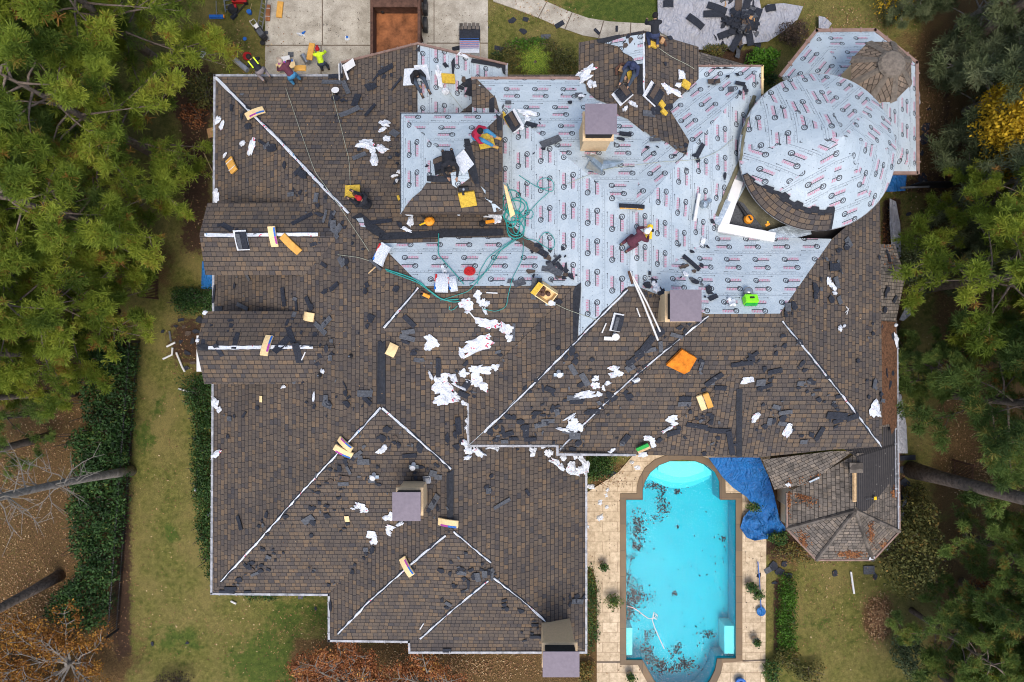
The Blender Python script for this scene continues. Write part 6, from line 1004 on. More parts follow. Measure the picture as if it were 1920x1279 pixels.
tool(452, 2, 0, None, 'red and black mower at the top edge', 'mower', [('deck', 'red', lambda b: b.box((0, 0, .15), (.7, .4, .2))), ('engine', 'black', lambda b: b.lathe((-.2, 0, .25), [(.16, 0), (.14, .2)], 12)), ('wheel', 'black', lambda b: b.box((.3, -.2, .1), (.18, .06, .2)))], 'mower')
tool(494, 68, -55, None, 'black compressor on wheels beside the leaning ladder', 'air compressor', [('tank', 'black', lambda b: b.tube([(-.4, 0, .3), (-.35, 0, .3), (.35, 0, .3), (.4, 0, .3)], [.1, .17, .17, .1], 12)), ('motor', 'scrapg', lambda b: b.box((.1, 0, .52), (.34, .26, .2))), ('cover', 'whitep2', lambda b: b.box((-.28, .02, .52), (.2, .2, .06))), ('handle', 'steel', lambda b: b.tube([(-.4, -.12, .35), (-.65, -.12, .5), (-.65, .12, .5), (-.4, .12, .35)], .02, 6)), ('wheel', 'black', lambda b: b.lathe((.35, -.22, .1), [(.12, 0), (.12, .08)], 12))], 'air_compressor')
tool(570, 66, 20, None, 'blue folded cloth on the driveway', 'cloth', [('cloth', 'blue', lambda b: b.tube([(-.2, 0, .02), (0, .06, .05), (.15, .12, .03)], [.02, .07, .02], 6))], 'cloth'); tool(652, 72, 30, None, 'small blue can on the driveway', 'can', [('can', 'blue', lambda b: b.lathe((0, 0, 0), [(.06, 0), (.06, .12)], 10))], 'can')
tool(1204, 834, 32, None, 'green and tan level case at the eave above the pool', 'case', [('lid', 'greend', lambda b: b.box((0, .08, .2), (.5, .16, .06))), ('case', 'wood', lambda b: b.box((0, -.05, .14), (.52, .16, .1))), ('edge', 'tan', lambda b: b.box((0, -.14, .1), (.52, .05, .1)))], 'level_case')
tool(550, 126, 12, None, 'white square board above the labelled bundle', 'board', [('board', 'whitep2', lambda b: b.box((-.15, .2, .5), (.42, .32, .02))), ('edge', 'steel', lambda b: b.box((-.15, .03, .5), (.42, .02, .03)))], 'white_board')
tool(673, 115, 20, None, 'white drip flashing at the garage rake foot', 'flashing', [('sheet', 'whitep2', lambda b: b.box((-.35, -.05, .15), (.5, .34, .02))), ('lip', 'whitep2', lambda b: b.box((-.62, -.25, .18), (.08, .7, .05)))], 'drip_flashing')
tool(641, 142, -88, None, 'white edge flashing standing at the garage valley', 'flashing', [('sheet', 'whitep2', lambda b: b.box((.1, 0, .1), (1.1, .07, .03))), ('lip', 'steel', lambda b: b.box((.1, .05, .12), (1.1, .02, .06)))], 'edge_flashing')
tool(632, 180, 10, None, 'black funnel with white rim hanging by the ropes', 'bucket', [('cone', 'black', lambda b: b.lathe((0, 0, 0), [(.04, 0), (.15, .26)], 12)), ('rim', 'whitep2', lambda b: b.lathe((0, 0, .26), [(.16, 0), (.16, .02)], 14))], 'rope_bucket')
tool(1634, 933, 0, None, 'yellow handled shovel on the exposed felt of the pavilion', 'shovel', [('grip', 'yellowp', lambda b: b.box((.02, 0, .1), (.16, .14, .03))), ('shaft', 'steel', lambda b: b.tube([(-.05, 0, .1), (-.6, .03, .12)], .015, 6))], 'shovel')
tool(1526, 897, 38, None, 'silver bent flashing on the weathered side roof', 'flashing', [('sheet', 'galv', lambda b: b.box((0, 0, .05), (.46, .09, .03))), ('lip', 'whitep2', lambda b: b.box((0, .05, .08), (.4, .02, .05)))], 'bent_flashing')
tool(1665, 1022, 48, None, 'white plastic rack at the pavilion south east gutter', 'gutter piece', [('strip', 'whitep2', lambda b: b.box((0, 0, .1), (.48, .13, .05))), ('lip', 'whitep2', lambda b: b.box((.1, .09, .16), (.4, .02, .08)))], 'gutter_piece')
# pool skimmer net, hose, potted plants
V_ = [W(1421, 1053, .2), W(1424, 1085, .2), W(1427, 1140, .2)]; root = empty('pool_net', V_[0], 'blue pool skimmer net lying on the right deck', 'pool net')
b = B(); b.tube(V_, .025, 6); local(b.go('pole', M['blue'], root), root); q = W(1426.5, 1146, .15); b = B(); b.lathe(q, [(.02, 0), (.20, .0), (.23, .05), (.22, .07)], 18); o = b.go('net', M['bluetarp'], root); local(o, root)
pts = [(1176, 1137), (1186, 1139), (1196, 1145), (1206, 1153), (1216, 1160), (1226, 1160), (1232, 1152), (1226, 1148), (1224, 1156), (1231, 1162), (1233, 1154), (1226, 1151), (1223, 1163), (1228, 1178), (1236, 1196), (1245, 1216)]
def hose_z(pts, z, r, mat, name, label, cat):
    b = B(); b.tube([W(x, y, z) for x, y in pts], r, 6); o = b.go(name, M[mat], smooth=True); return prop(o, label, cat)
hose_z(pts, -.05, .022, 'whitep2', 'pool_hose', 'white pool cleaner hose floating with a small knot', 'pool hose')
# dark leaf clumps on the pool floor: things nobody could count
def flecks(name, spots, z, mat, size, label=None, kind='stuff', tint=None):
    vs, fs, tn = [], [], []
    for cx, cy, rx, ry, n in spots:
        for i in range(n):
            x, y = random.gauss(cx, rx/2), random.gauss(cy, ry/2); p = W(x, y, z(x, y) if callable(z) else z); a = random.uniform(0, 6.28); s = size*random.uniform(.5, 1.3); t = random.random()
            e = Vector((math.cos(a)*s, math.sin(a)*s, random.uniform(-.3, .3)*s)); f = Vector((-math.sin(a)*s*.55, math.cos(a)*s*.55, random.uniform(-.3, .3)*s)); k = len(vs); vs += [p-e-f*.5, p+e*.2-f, p+e, p+e*.1+f]; fs.append((k, k+1, k+2, k+3)); tn += [t]*4
    o = mesh(name, vs, fs, M[mat]); at = o.data.attributes.new('tint', 'FLOAT', 'POINT'); at.data.foreach_set('value', tn); o['kind'] = kind
    if label: o['label'] = label
    return o
flecks('sunken_leaves', [(1195, 985, 18, 26, 150), (1194, 1000, 10, 30, 90), (1195, 1025, 14, 9, 70), (1240, 925, 12, 30, 110), (1225, 910, 24, 8, 90), (1246, 952, 12, 12, 70), (1235, 970, 18, 10, 30), (1285, 910, 8, 8, 40), (1270, 922, 8, 5, 30), (1308, 885, 7, 5, 20), (1185, 1045, 10, 10, 26), (1188, 1120, 20, 36, 300), (1180, 1145, 10, 20, 110), (1205, 1120, 26, 10, 60), (1214, 1190, 16, 14, 60), (1212, 1222, 14, 20, 120), (1222, 1238, 14, 10, 60), (1240, 1248, 14, 12, 130), (1285, 1246, 24, 13, 180), (1262, 1256, 30, 9, 70), (1272, 1215, 8, 12, 40), (1260, 1224, 12, 9, 26), (1328, 1190, 16, 9, 60), (1356, 1010, 5, 6, 18), (1270, 988, 4, 4, 12), (1265, 1113, 5, 5, 16), (1180, 1080, 6, 20, 40), (1280, 1060, 150, 200, 36), (1352, 1070, 30, 100, 40), (1330, 1210, 60, 60, 30)], -1.2, 'felt', .055, 'dark wet leaves gathered on the pool floor')

# ------------------------------------------------------------ people
SK = plain('skin', (.34, .19, .12), .6, .1, 9)
def cloth(n, c): return plain(n, c, .9, .2, 12, bump=.2)
CL = dict(black=cloth('black_cloth', (.018, .019, .024)), navy=cloth('navy_cloth', (.03, .04, .085)), maroon=cloth('maroon_cloth', (.10, .03, .045)), red=cloth('red_cloth', (.33, .015, .045)), yellow=cloth('hi_vis_cloth', (.62, .88, .03)), jeans=cloth('blue_jeans', (.09, .22, .38)), lightjeans=cloth('bright_jeans', (.05, .20, .35)), darkj=cloth('dark_jeans', (.05, .065, .09)), grey=cloth('grey_cloth', (.2, .17, .17)), redcap=cloth('red_cap', (.40, .015, .02)), beige=cloth('beige_cap', (.40, .30, .22)), white=cloth('white_cap', (.7, .72, .78)), hair=cloth('black_hair', (.012, .01, .01)), boots=cloth('tan_boots', (.45, .26, .06)), dboots=cloth('dark_boots', (.06, .045, .035)))
POSE = dict(
 sit=dict(pel=(0, 0, .13), che=(.10, 0, .48), nec=(.15, 0, .60), hea=(.22, 0, .73), hip=.10, kne=(.36, .17, .38), ank=(.70, .16, .09), sho=.19, elb=(.28, .27, .34), han=(.46, .12, .24)),
 kneel=dict(pel=(-.10, 0, .40), che=(.26, 0, .58), nec=(.36, 0, .64), hea=(.48, 0, .68), hip=.10, kne=(.08, .16, .09), ank=(-.34, .15, .08), sho=.19, elb=(.38, .27, .34), han=(.58, .14, .10)),
 stand=dict(pel=(0, 0, .90), che=(.16, 0, 1.32), nec=(.20, 0, 1.45), hea=(.28, 0, 1.58), hip=.11, kne=(.08, .13, .48), ank=(-.02, .15, .08), sho=.20, elb=(.30, .28, 1.10), han=(.50, .20, 1.0)),
 bend=dict(pel=(-.12, 0, .78), che=(.22, 0, 1.02), nec=(.34, 0, 1.06), hea=(.46, 0, 1.08), hip=.11, kne=(-.02, .15, .42), ank=(-.10, .16, .08), sho=.20, elb=(.40, .30, .78), han=(.55, .22, .60)))
def ico(b, c, r, sub=2, sc=(1, 1, 1)):
    bm = bmesh.new(); bmesh.ops.create_icosphere(bm, subdivisions=sub, radius=r); k = len(b.v)
    for v in bm.verts: b.v.append(Vector(c)+Vector((v.co.x*sc[0], v.co.y*sc[1], v.co.z*sc[2])))
    b.f += [tuple(k+v.index for v in f.verts) for f in bm.faces]; bm.free()
def caps(b, p, q, r0, r1):
    b.tube([p, q], [r0, r1], 10); ico(b, p, r0*.995, 1); ico(b, q, r1*.995, 1)
def remesh(o, vox):
    rm = o.modifiers.new('remesh', 'REMESH'); rm.mode = 'VOXEL'; rm.voxel_size = vox; rm.use_smooth_shade = True
    sm = o.modifiers.new('smooth', 'SMOOTH'); sm.iterations = 3; sm.factor = .5
def person(px, py, ang, pose, shirt, pants, hat, label, up=.0, shoes='dboots', sc=1.0, arm=1.0, hatr=None, sleeve=1.0):
    J = POSE[pose]; root = empty('person', (0, 0, 0), label, 'person'); m = Matrix.Translation(hit(px, py)[0]+Vector((0, 0, up)))@Matrix.Rotation(R(ang), 4, 'Z')@Matrix.Scale(sc, 4); root.matrix_world = m
    V = lambda k: Vector(J[k]); mir = lambda v, s: Vector((v[0], v[1]*s, v[2])); b = B()
    pel, che, nec, hea = V('pel'), V('che'), V('nec'), V('hea'); face = (hea-nec).normalized()
    caps(b, pel, pel.lerp(che, .55), .135, .12); caps(b, pel.lerp(che, .5), che, .125, .145); caps(b, che, nec, .10, .055); caps(b, nec, hea, .055, .06)
    ico(b, hea, .098, 2, (1.08, .82, 1.15)); ico(b, hea+Vector((.10, 0, -.01)), .022, 1); ico(b, hea+Vector((.0, .085, -.01)), .024, 1); ico(b, hea+Vector((.0, -.085, -.01)), .024, 1); ico(b, hea+Vector((.07, 0, -.075)), .04, 1)
    limbs = {}
    for s in (-1, 1):
        hp = pel+Vector((0, s*J['hip'], -.03)); kn, an = mir(V('kne'), s), mir(V('ank'), s); sh = che+Vector((0, s*J['sho'], .03)); el, ha = mir(V('elb'), s), mir(V('han'), s)
        if s > 0: ha = ha+Vector((.05*arm, .03, .0)); kn = kn+Vector((.03, .02, 0))
        caps(b, hp, kn, .088, .06); caps(b, kn, an, .058, .04); caps(b, an, an+Vector((.15, 0, -.03)), .04, .033); caps(b, che, sh, .09, .062); caps(b, sh, el, .053, .042); caps(b, el, ha, .040, .028)
        d = (ha-el).normalized(); sd_ = Vector((0, 0, 1)).cross(d).normalized(); caps(b, ha, ha+d*.07, .032, .034)
        for i in range(4):
            o_ = sd_*(-.03+.02*i); base = ha+d*.08+o_; ln = (.062, .075, .07, .052)[i]; mid = base+d*ln*.55+Vector((0, 0, -.006)); b.tube([base-d*.02, mid, mid+d*ln*.4+Vector((0, 0, -.03))], [.0105, .0105, .008], 6)
        t0 = ha+d*.03+sd_*(-.03*s); b.tube([t0, t0+d*.03-sd_*.03*s, t0+d*.065-sd_*.035*s+Vector((0, 0, -.015))], [.012, .012, .009], 6); limbs[s] = (hp, kn, an, sh, el, ha)
    o = b.go('body', SK, root); remesh(o, .0115)
    b = B(); caps(b, pel+(che-pel)*.12, pel.lerp(che, .55), .158, .14); caps(b, pel.lerp(che, .5), che, .145, .162); caps(b, che, che.lerp(nec, .45), .125, .09)
    for s in (-1, 1): hp, kn, an, sh, el, ha = limbs[s]; caps(b, che, sh, .11, .08); caps(b, sh, el, .072, .06); caps(b, el, el.lerp(ha, .85*sleeve), .058, .045)
    o = b.go('shirt', CL[shirt], root); remesh(o, .018)
    b = B(); caps(b, pel-Vector((0, .06, 0)), pel+Vector((0, .06, 0)), .145, .145); caps(b, pel, pel.lerp(che, .15), .15, .14)
    for s in (-1, 1): hp, kn, an, sh, el, ha = limbs[s]; caps(b, hp, kn, .105, .078); caps(b, kn, kn.lerp(an, .92), .075, .058)
    o = b.go('trousers', CL[pants], root); remesh(o, .018)
    for s in (-1, 1): an = limbs[s][2]; b = B(); caps(b, an+Vector((-.03, 0, -.02)), an+Vector((.17, 0, -.04)), .055, .045); b.box(an+Vector((.07, 0, -.075)), (.27, .1, .03)); remesh(b.go('boot', CL[shoes], root), .014)
    b = B(); hc = hea+Vector((-.008, 0, .022)); k = 14
    b.lathe(hc, [(.104, -.02), (.107, .02), (.098, .07), (.06, .108), (.02, .122)], k)
    if hat != 'hair': b.prism([(hc.x+.06, hc.y-.075), (hc.x+.16, hc.y-.06), (hc.x+.19, hc.y), (hc.x+.16, hc.y+.06), (hc.x+.06, hc.y+.075)], hc.z-.005, hc.z+.012)
    b.go('hair' if hat == 'hair' else 'cap', CL[hat], root, smooth=True)
    return root
person(497, 142, 128, 'kneel', 'black', 'grey', 'hair', 'worker in black and lime vest leaning over the north eave', .3)
p_ = person(556, 152, 128, 'bend', 'maroon', 'lightjeans', 'beige', 'worker in maroon shirt and light blue jeans holding a bundle at the eave', .05)
person(611, 128, 100, 'bend', 'yellow', 'darkj', 'redcap', 'worker in bright yellow shirt and red cap beyond the eave', 1.0-.9)
person(782, 146, -62, 'sit', 'black', 'darkj', 'hair', 'dark clothed worker sitting on the garage ridge', .15); person(892, 258, -18, 'sit', 'red', 'lightjeans', 'hair', 'worker in red shirt and blue jeans sitting on yellow foam', .2, 'boots')
person(843, 305, -80, 'kneel', 'black', 'black', 'hair', 'worker all in black kneeling on the raised roof', .2); person(692, 386, 150, 'sit', 'black', 'black', 'redcap', 'worker in black with a red cap crouched below the yellow foam', .1)
person(1222, 72, 95, 'kneel', 'black', 'navy', 'hair', 'black shirted worker kneeling at the north ridge peak', .1, 'boots'); person(1184, 130, -115, 'sit', 'navy', 'darkj', 'navy', 'navy capped worker sitting above the left open pack', .1)
person(1184, 455, 35, 'kneel', 'maroon', 'maroon', 'white', 'maroon shirted worker with white cap nailing the printed underlayment', .08)
for (px, py, a_, sh) in ((497, 142, 128, 'yellow'),):
    m = Matrix.Translation(hit(px, py)[0]+Vector((0, 0, .3)))@Matrix.Rotation(R(a_), 4, 'Z'); b = B(); b.box((.18, .13, .70), (.34, .05, .03)); b.box((.18, -.13, .70), (.34, .05, .03)); o = b.go('hi_vis_band', CL['yellow'], bpy.data.objects['person']);

# ------------------------------------------------------------ vegetation
def build_np(name, V, Fq, tint, mats, parent=None, fm=None):
    me = bpy.data.meshes.new(name); me.vertices.add(len(V)); me.vertices.foreach_set('co', np.ascontiguousarray(V, dtype=np.float32).ravel()); nf = len(Fq); me.loops.add(nf*4); me.loops.foreach_set('vertex_index', Fq.ravel().astype(np.int32)); me.polygons.add(nf); me.polygons.foreach_set('loop_start', np.arange(0, nf*4, 4, dtype=np.int32)); me.polygons.foreach_set('loop_total', np.full(nf, 4, dtype=np.int32))
    at = me.attributes.new('tint', 'FLOAT', 'POINT'); at.data.foreach_set('value', tint.astype(np.float32)); me.materials.append(mats); me.update(calc_edges=True); me.validate(); return link(name, me, parent)
def needles(cen, axis, rad, tint, nper=24, wd=.02, flat=.9):
    n = len(cen); d = rng.normal(size=(n, nper, 3)); d /= np.linalg.norm(d, axis=2, keepdims=True); d = d+axis[:, None, :]*flat; d /= np.linalg.norm(d, axis=2, keepdims=True)
    ln = rad[:, None, None]*rng.uniform(.7, 1.15, (n, nper, 1)); side = np.cross(d, rng.normal(size=(n, nper, 3))); side /= np.linalg.norm(side, axis=2, keepdims=True); side *= wd; c0 = cen[:, None, :]
    tip = c0+d*ln; tip[..., 2] -= ln[..., 0]*.12; V = np.stack([c0+d*ln*.08-side*.5, c0+d*ln*.08+side*.5, tip+side*.45, tip-side*.45], 2).reshape(-1, 3); Fq = np.arange(len(V)).reshape(-1, 4); T_ = np.repeat(np.clip(tint[:, None]+rng.normal(0, .05, (n, nper)), 0, 1).ravel(), 4); return V, Fq, T_
def pine(name, label, loc, hgt, z0, Rr, mat, ntuft, bark='bark', rad=.3, seed=1, dead=.05, nper=24, wd=.022, lean=(0, 0), limbs=30, group=None):
    r = random.Random(seed); root = empty(name, (0, 0, 0), label, 'tree', group); b = B(); tp = [Vector((lean[0]*t, lean[1]*t, hgt*t)) for t in (0, .15, .4, .7, 1)]; b.tube(tp, [.26, .21, .17, .11, .03], 9); ends = []
    for i in range(limbs):
        t = (i+.5)/limbs; z = z0+(hgt*.97-z0)*t; a = i*2.4+r.uniform(-.4, .4); L_ = Rr*(1-.72*t**1.5)*r.uniform(.7, 1.12)*(.75+.25*min(1, t*5)); base = Vector((lean[0]*z/hgt, lean[1]*z/hgt, z)); pts = [base]
        for k in range(1, 5): f = k/4; pts.append(base+Vector((math.cos(a+.15*f)*L_*f, math.sin(a+.15*f)*L_*f, L_*(.28*f-.30*f*f)+r.uniform(-.1, .1))))
        b.tube(pts, [.055, .042, .03, .02, .01], 5, False); ends.append((pts, L_, a))
        for q in range(3):
            f = r.uniform(.4, .95); p = pts[1].lerp(pts[4], f); aa = a+r.choice((-1, 1))*r.uniform(.5, 1.1); l2 = L_*r.uniform(.2, .4); e = p+Vector((math.cos(aa)*l2, math.sin(aa)*l2, r.uniform(-.05, .25))); b.tube([p, p.lerp(e, .5), e], [.022, .016, .008], 4, False); ends.append(([p, p.lerp(e, .3), p.lerp(e, .6), p.lerp(e, .85), e], l2*1.6, aa))
    b.go('trunk', M[bark], root, smooth=True); cs, axs, ts = [], [], []
    for i in range(ntuft):
        pts, L_, a = ends[r.randrange(len(ends))] if i > len(ends)*2 else ends[i % len(ends)]; f = 1-abs(r.gauss(0, .30)); f = max(.15, min(1.03, f)); k = min(3, int(f*4)); p = pts[k].lerp(pts[k+1], min(1.1, f*4-k)); p = p+Vector((r.gauss(0, .15), r.gauss(0, .15), r.gauss(.05, .12))); cs.append(p); axs.append((math.cos(a)*.5, math.sin(a)*.5, .75)); ts.append(1.0 if r.random() < dead else min(.9, max(0, .45+noise.noise(p*.7+Vector((seed, 0, 0)))*.7+r.uniform(-.12, .12))))
    V, Fq, T_ = needles(np.array([tuple(c) for c in cs]), np.array(axs), np.array([rad*r.uniform(.75, 1.2) for _ in cs]), np.array(ts), nper, wd); build_np('crown', V, Fq, T_, M[mat], root); root.location = loc; return root
def copytree(src, loc, rz, sc, label):
    c = src.copy(); C.objects.link(c); c.location = loc; c.rotation_euler = (0, 0, rz); c.scale = (sc, sc, sc); c['label'] = label
    for ch in src.children: d = ch.copy(); C.objects.link(d); d.parent = c
    return c
GP = 'pines west of the house'
pa = pine('pine_tree', 'west pine nearest the bag of white debris at the top', (-17.2, 13.6, 0), 11.5, 2.8, 5.0, 'pine', 2500, seed=3, group=GP); pb = pine('pine_tree', 'west pine beside the hip corner of the roof', (-17.6, 9.2, 0), 11, 2.6, 4.9, 'pine', 2500, seed=8, group=GP); pc_ = pine('pine_tree', 'dark west pine behind the grey board', (-22.0, 11.5, 0), 12, 2.5, 4.4, 'pine2', 2300, seed=14, group=GP)
side_ = ['north', 'upper', 'middle', 'lower']
spots = [(pa, -16.9, 17.8, 1.0, 'top edge west pine nearest the lawn'), (pb, -18.4, 5.2, .96, 'west pine level with the north dormer'), (pa, -19.7, 1.5, .9, 'west pine above the leaf rake gate'), (pb, -21.8, 15.6, 1.0, 'west pine in the top left corner of the photo'), (pc_, -21.9, 6.9, 1.05, 'second row west pine level with the cardboard sheet'), (pa, -22.3, 2.9, 1.0, 'second row west pine above the hedge end'), (pb, -22.4, -.2, .7, 'short pine at the lower end of the west grove'), (pc_, -25.6, 13.8, 1.0, 'far left pine above the grey board'), (pa, -26, 9.0, 1.0, 'far left pine level with the roof corner'), (pb, -25.8, 4.4, .95, 'far left pine level with the first dormer'), (pc_, -25.4, .2, .8, 'far left pine just above the bare trunks'), (pc_, -20.0, 12.6, .8, 'low dark pine inside the west grove'), (pb, -20.2, 3.0, .85, 'low pine inside the west grove'), (pc_, -24.0, -3.6, .62, 'small pine at the left edge above the leaf litter')]
for i, (s, x, y, k, lb) in enumerate(spots): copytree(s, (x, y, 0), i*1.9, k, lb)
GE = 'pines east of the house'
pe = pine('pine_tree', 'large east pine beside the bay roof', (20.4, 2.6, 0), 11, 3.2, 4.0, 'pine', 2500, seed=21, dead=.03, group=GE)
pf = pine('pine_tree', 'east pine below the rake fence and leaf patch', (21.2, -2.6, 0), 10.5, 3.0, 4.1, 'pine2', 2400, seed=25, dead=.14, group=GE)
for i, (s, x, y, k, lb) in enumerate([(pe, 24.6, .6, .95, 'right edge pine level with the bay roof'), (pf, 24.8, -4.2, .85, 'right edge pine with browning tips above the big trunk'), (pe, 25.0, 4.3, .8, 'right edge pine below the leaf patch'), (pf, 22.4, -12.0, .85, 'south east pine beside the olive tree'), (pe, 25.3, -8.9, .8, 'right edge pine just below the big fallen looking trunk'), (pf, 21.4, -16.6, .9, 'south east pine at the bottom edge'), (pe, 25.6, -15.0, .9, 'bottom right corner pine'), (pe, 27.5, 14.6, .7, 'green pine tuft at the top right corner'), (pe, 23.4, -14.2, .9, 'south east pine just right of the dark shrub'), (pf, 22.6, -9.6, .75, 'south east pine above the rusty shrub'), (pf, 19.9, -13.4, .6, 'small south east pine beside the leaf pile'), (pe, 21.6, 6.2, .62, 'small east pine above the bay roof'), (pf, 23.4, -.6, .9, 'inner east pine behind the large one'), (pf, 18.6, -1.2, .5, 'small low pine touching the low east roof')]): copytree(s, (x, y, 0), i*2.3+.5, k, lb)
cd = pine('cedar_tree', 'cedar nearest the turret roof', (22.6, 11.4, 0), 7.5, .6, 3.3, 'cedar', 2400, 'barkg', .34, 31, 0, 20, .02, limbs=34, group='cedars in the north east corner')
for i, (x, y, k, lb) in enumerate([(22.2, 15.6, .9, 'top edge cedar right of the porch'), (22.4, 7.2, .95, 'cedar level with the dome'), (25.6, 13.4, 1.1, 'cedar under the leaning north east trunk'), (26.2, 9.2, 1.0, 'cedar behind the yellow maple'), (22.0, 3.6, .55, 'low cedar bush below the dome level'), (26.5, 5.8, .7, 'right edge cedar above the leaf patch'), (19.4, 16.6, .5, 'small cedar above the turret at the top edge')]): copytree(cd, (x, y, 0), i*1.3, k, lb)
# tall bare trunks whose crowns are out of the picture
def bare(px, py, lean, hgt, r0, label, bark='bark', br=0, seed=1, crown=False, name='tall_pine'):
    r = random.Random(seed); g = W(px, py, 0); root = empty(name, g, label, 'tree', None); b = B(); pts = []
    for i in range(9): t = i/8; pts.append(g+Vector((lean[0]*t+math.sin(t*5+seed)*.12, lean[1]*t+math.cos(t*4+seed)*.1, hgt*t)))
    b.tube(pts, [r0*1.35, r0*1.02]+[r0*(1-.06*i) for i in range(2, 9)], 12); local(b.go('trunk', M[bark], root, smooth=True), root)
    if br:
        b = B()
        for i in range(br):
            t = r.uniform(.32, 1); k = min(7, int(t*8)); p = pts[k].lerp(pts[k+1], t*8-k); a = r.uniform(0, 6.28); L_ = r.uniform(.8, 2.4); q = [p]
            for s in range(4): a += r.uniform(-.5, .5); q.append(q[-1]+Vector((math.cos(a)*L_/4, math.sin(a)*L_/4, r.uniform(0, .3))))
            b.tube(q, [.035, .025, .018, .012, .006], 4, False)
            for s in range(4): j = r.randrange(1, 4); a2 = a+r.uniform(-1.4, 1.4); l2 = r.uniform(.3, .9); b.tube([q[j], q[j]+Vector((math.cos(a2)*l2, math.sin(a2)*l2, r.uniform(0, .25)))], [.014, .006], 4, False)
        local(b.go('branches', M['twig'], root), root)
    if crown:
        cs = np.array([(pts[-1].x+r.gauss(0, 1.2), pts[-1].y+r.gauss(0, 1.2), pts[-1].z+r.gauss(-.5, 1)) for _ in range(160)]); V, Fq, T_ = needles(cs, np.tile([0, 0, .8], (160, 1)), np.full(160, .33), rng.uniform(.2, .8, 160), 20, .025); local(build_np('crown', V, Fq, T_, M['pine2'], root), root)
    return root
bare(250, 880, (.3, .9), 13, .20, 'grey leafless leaning tree with pale branches over the west fence', 'barkg', 36, 4, name='bare_tree'); bare(145, 738, (0, .4), 15, .15, 'dark trunk second from the top in the leaf litter', seed=5, crown=True); bare(142, 700, (0, .2), 15, .12, 'topmost dark trunk in the leaf litter', seed=6, crown=True)
bare(92, 820, (0, -.2), 15, .18, 'dark trunk with a flared base in the leaf litter', seed=7, crown=True); bare(108, 1078, (-.3, -.4), 15, .22, 'thick brown trunk in the lower left leaf litter', seed=8, crown=True); bare(182, 662, (0, .2), 14, .12, 'dark trunk under the hedge top', seed=9, crown=True)
bare(1712, 878, (.2, .2), 16, .33, 'thick pine trunk rising past the pavilion roof', seed=10, crown=True); bare(1780, 110, (.6, 1.2), 16, .25, 'leaning brown trunk in the north east cedars', seed=11, crown=True)

def leafcloud(V_, T_, cx, cy, cz, rx, ry, rz, n, size, r, t0=.5, shell=.55):
    d = rng.normal(size=(n, 3)); d /= np.linalg.norm(d, axis=1, keepdims=True); d[:, 2] = np.abs(d[:, 2])*1.0-.1; k = shell+(1-shell)*rng.random((n, 1)); k *= (1+.22*np.sin(d[:, :1]*7+cx*3)*np.cos(d[:, 1:2]*6+cy*2)); c = d*k*np.array([[rx, ry, rz]])+np.array([[cx, cy, cz]])
    a = rng.normal(size=(n, 3)); a /= np.linalg.norm(a, axis=1, keepdims=True); nrm = d+rng.normal(size=(n, 3))*.7; bb_ = np.cross(a, nrm); bb_ /= np.linalg.norm(bb_, axis=1, keepdims=True); aa = np.cross(nrm, bb_); aa /= np.linalg.norm(aa, axis=1, keepdims=True); s = size*rng.uniform(.6, 1.3, (n, 1)); V_.append(np.stack([c-aa*s, c-bb_*s*.55, c+aa*s, c+bb_*s*.55], 1).reshape(-1, 3)); T_.append(np.repeat(np.clip(t0+rng.normal(0, .22, n)+.18*np.sin(c[:, 0]*2.1)*np.cos(c[:, 1]*2.7), 0, 1), 4))
def bush(name, label, px, py, rx, ry, h, mat, n=900, size=.05, cat='shrub', lumps=5, stems=True, group=None, z0=0, t0=.5, shell=.5, bark='bark'):
    g = W(px, py, z0+h*.5); g.z = z0; root = empty(name, g, label, cat, group); V_, T_ = [], []; k = F/(H-h); Rx, Ry = rx/k, ry/k
    for i in range(lumps):
        a = i*2.4; f = 0 if i == 0 else .62; leafcloud(V_, T_, g.x+math.cos(a)*Rx*f*.8, g.y+math.sin(a)*Ry*f*.8, z0+h*(.35 if i else .45), Rx*(.75 if i == 0 else .5), Ry*(.75 if i == 0 else .5), h*(.55 if i == 0 else .45)*random.uniform(.85, 1.1), n//lumps, size, None, t0, shell)
    V = np.concatenate(V_); o = build_np('foliage', V, np.arange(len(V)).reshape(-1, 4), np.concatenate(T_), M[mat], root); local(o, root)
    b = B()
    for i in range(7): a = i*.9; b.tube([g, g+Vector((math.cos(a)*Rx*.3, math.sin(a)*Ry*.3, h*.4)), g+Vector((math.cos(a)*Rx*.6, math.sin(a)*Ry*.6, h*.7))], [.04, .025, .01], 5, False)
    local(b.go('stems', M[bark], root), root); return root
def hedge(name, label, poly, h, mat, dens_, size, cat='hedge', group=None, t0=.45):
    xs = [p[0] for p in poly]; ys = [p[1] for p in poly]; cxy = W(sum(xs)/len(xs), sum(ys)/len(ys), 0); root = empty(name, cxy, label, cat, group); V_, T_ = [], []; pts = []
    while len(pts) < dens_:
        x, y = random.uniform(min(xs), max(xs)), random.uniform(min(ys), max(ys))
        if inpoly(x, y, poly): pts.append((x, y))
    for x, y in pts: hh = h*(.75+.35*noise.noise(Vector((x*.05, y*.05, 1)))); p = W(x, y, hh*.7); leafcloud(V_, T_, p.x, p.y, hh*.45, .32, .32, hh*.5, 26, size, None, t0+.25*noise.noise(Vector((x*.03, y*.03, 5))), .6)
    V = np.concatenate(V_); o = build_np('foliage', V, np.arange(len(V)).reshape(-1, 4), np.concatenate(T_), M[mat], root); local(o, root); b = B()
    for x, y in pts[::6]: p = W(x, y, 0); b.tube([p, p+Vector((random.uniform(-.2, .2), random.uniform(-.2, .2), h*.7))], [.03, .01], 4, False)
    local(b.go('stems', M['bark'], root), root); return root
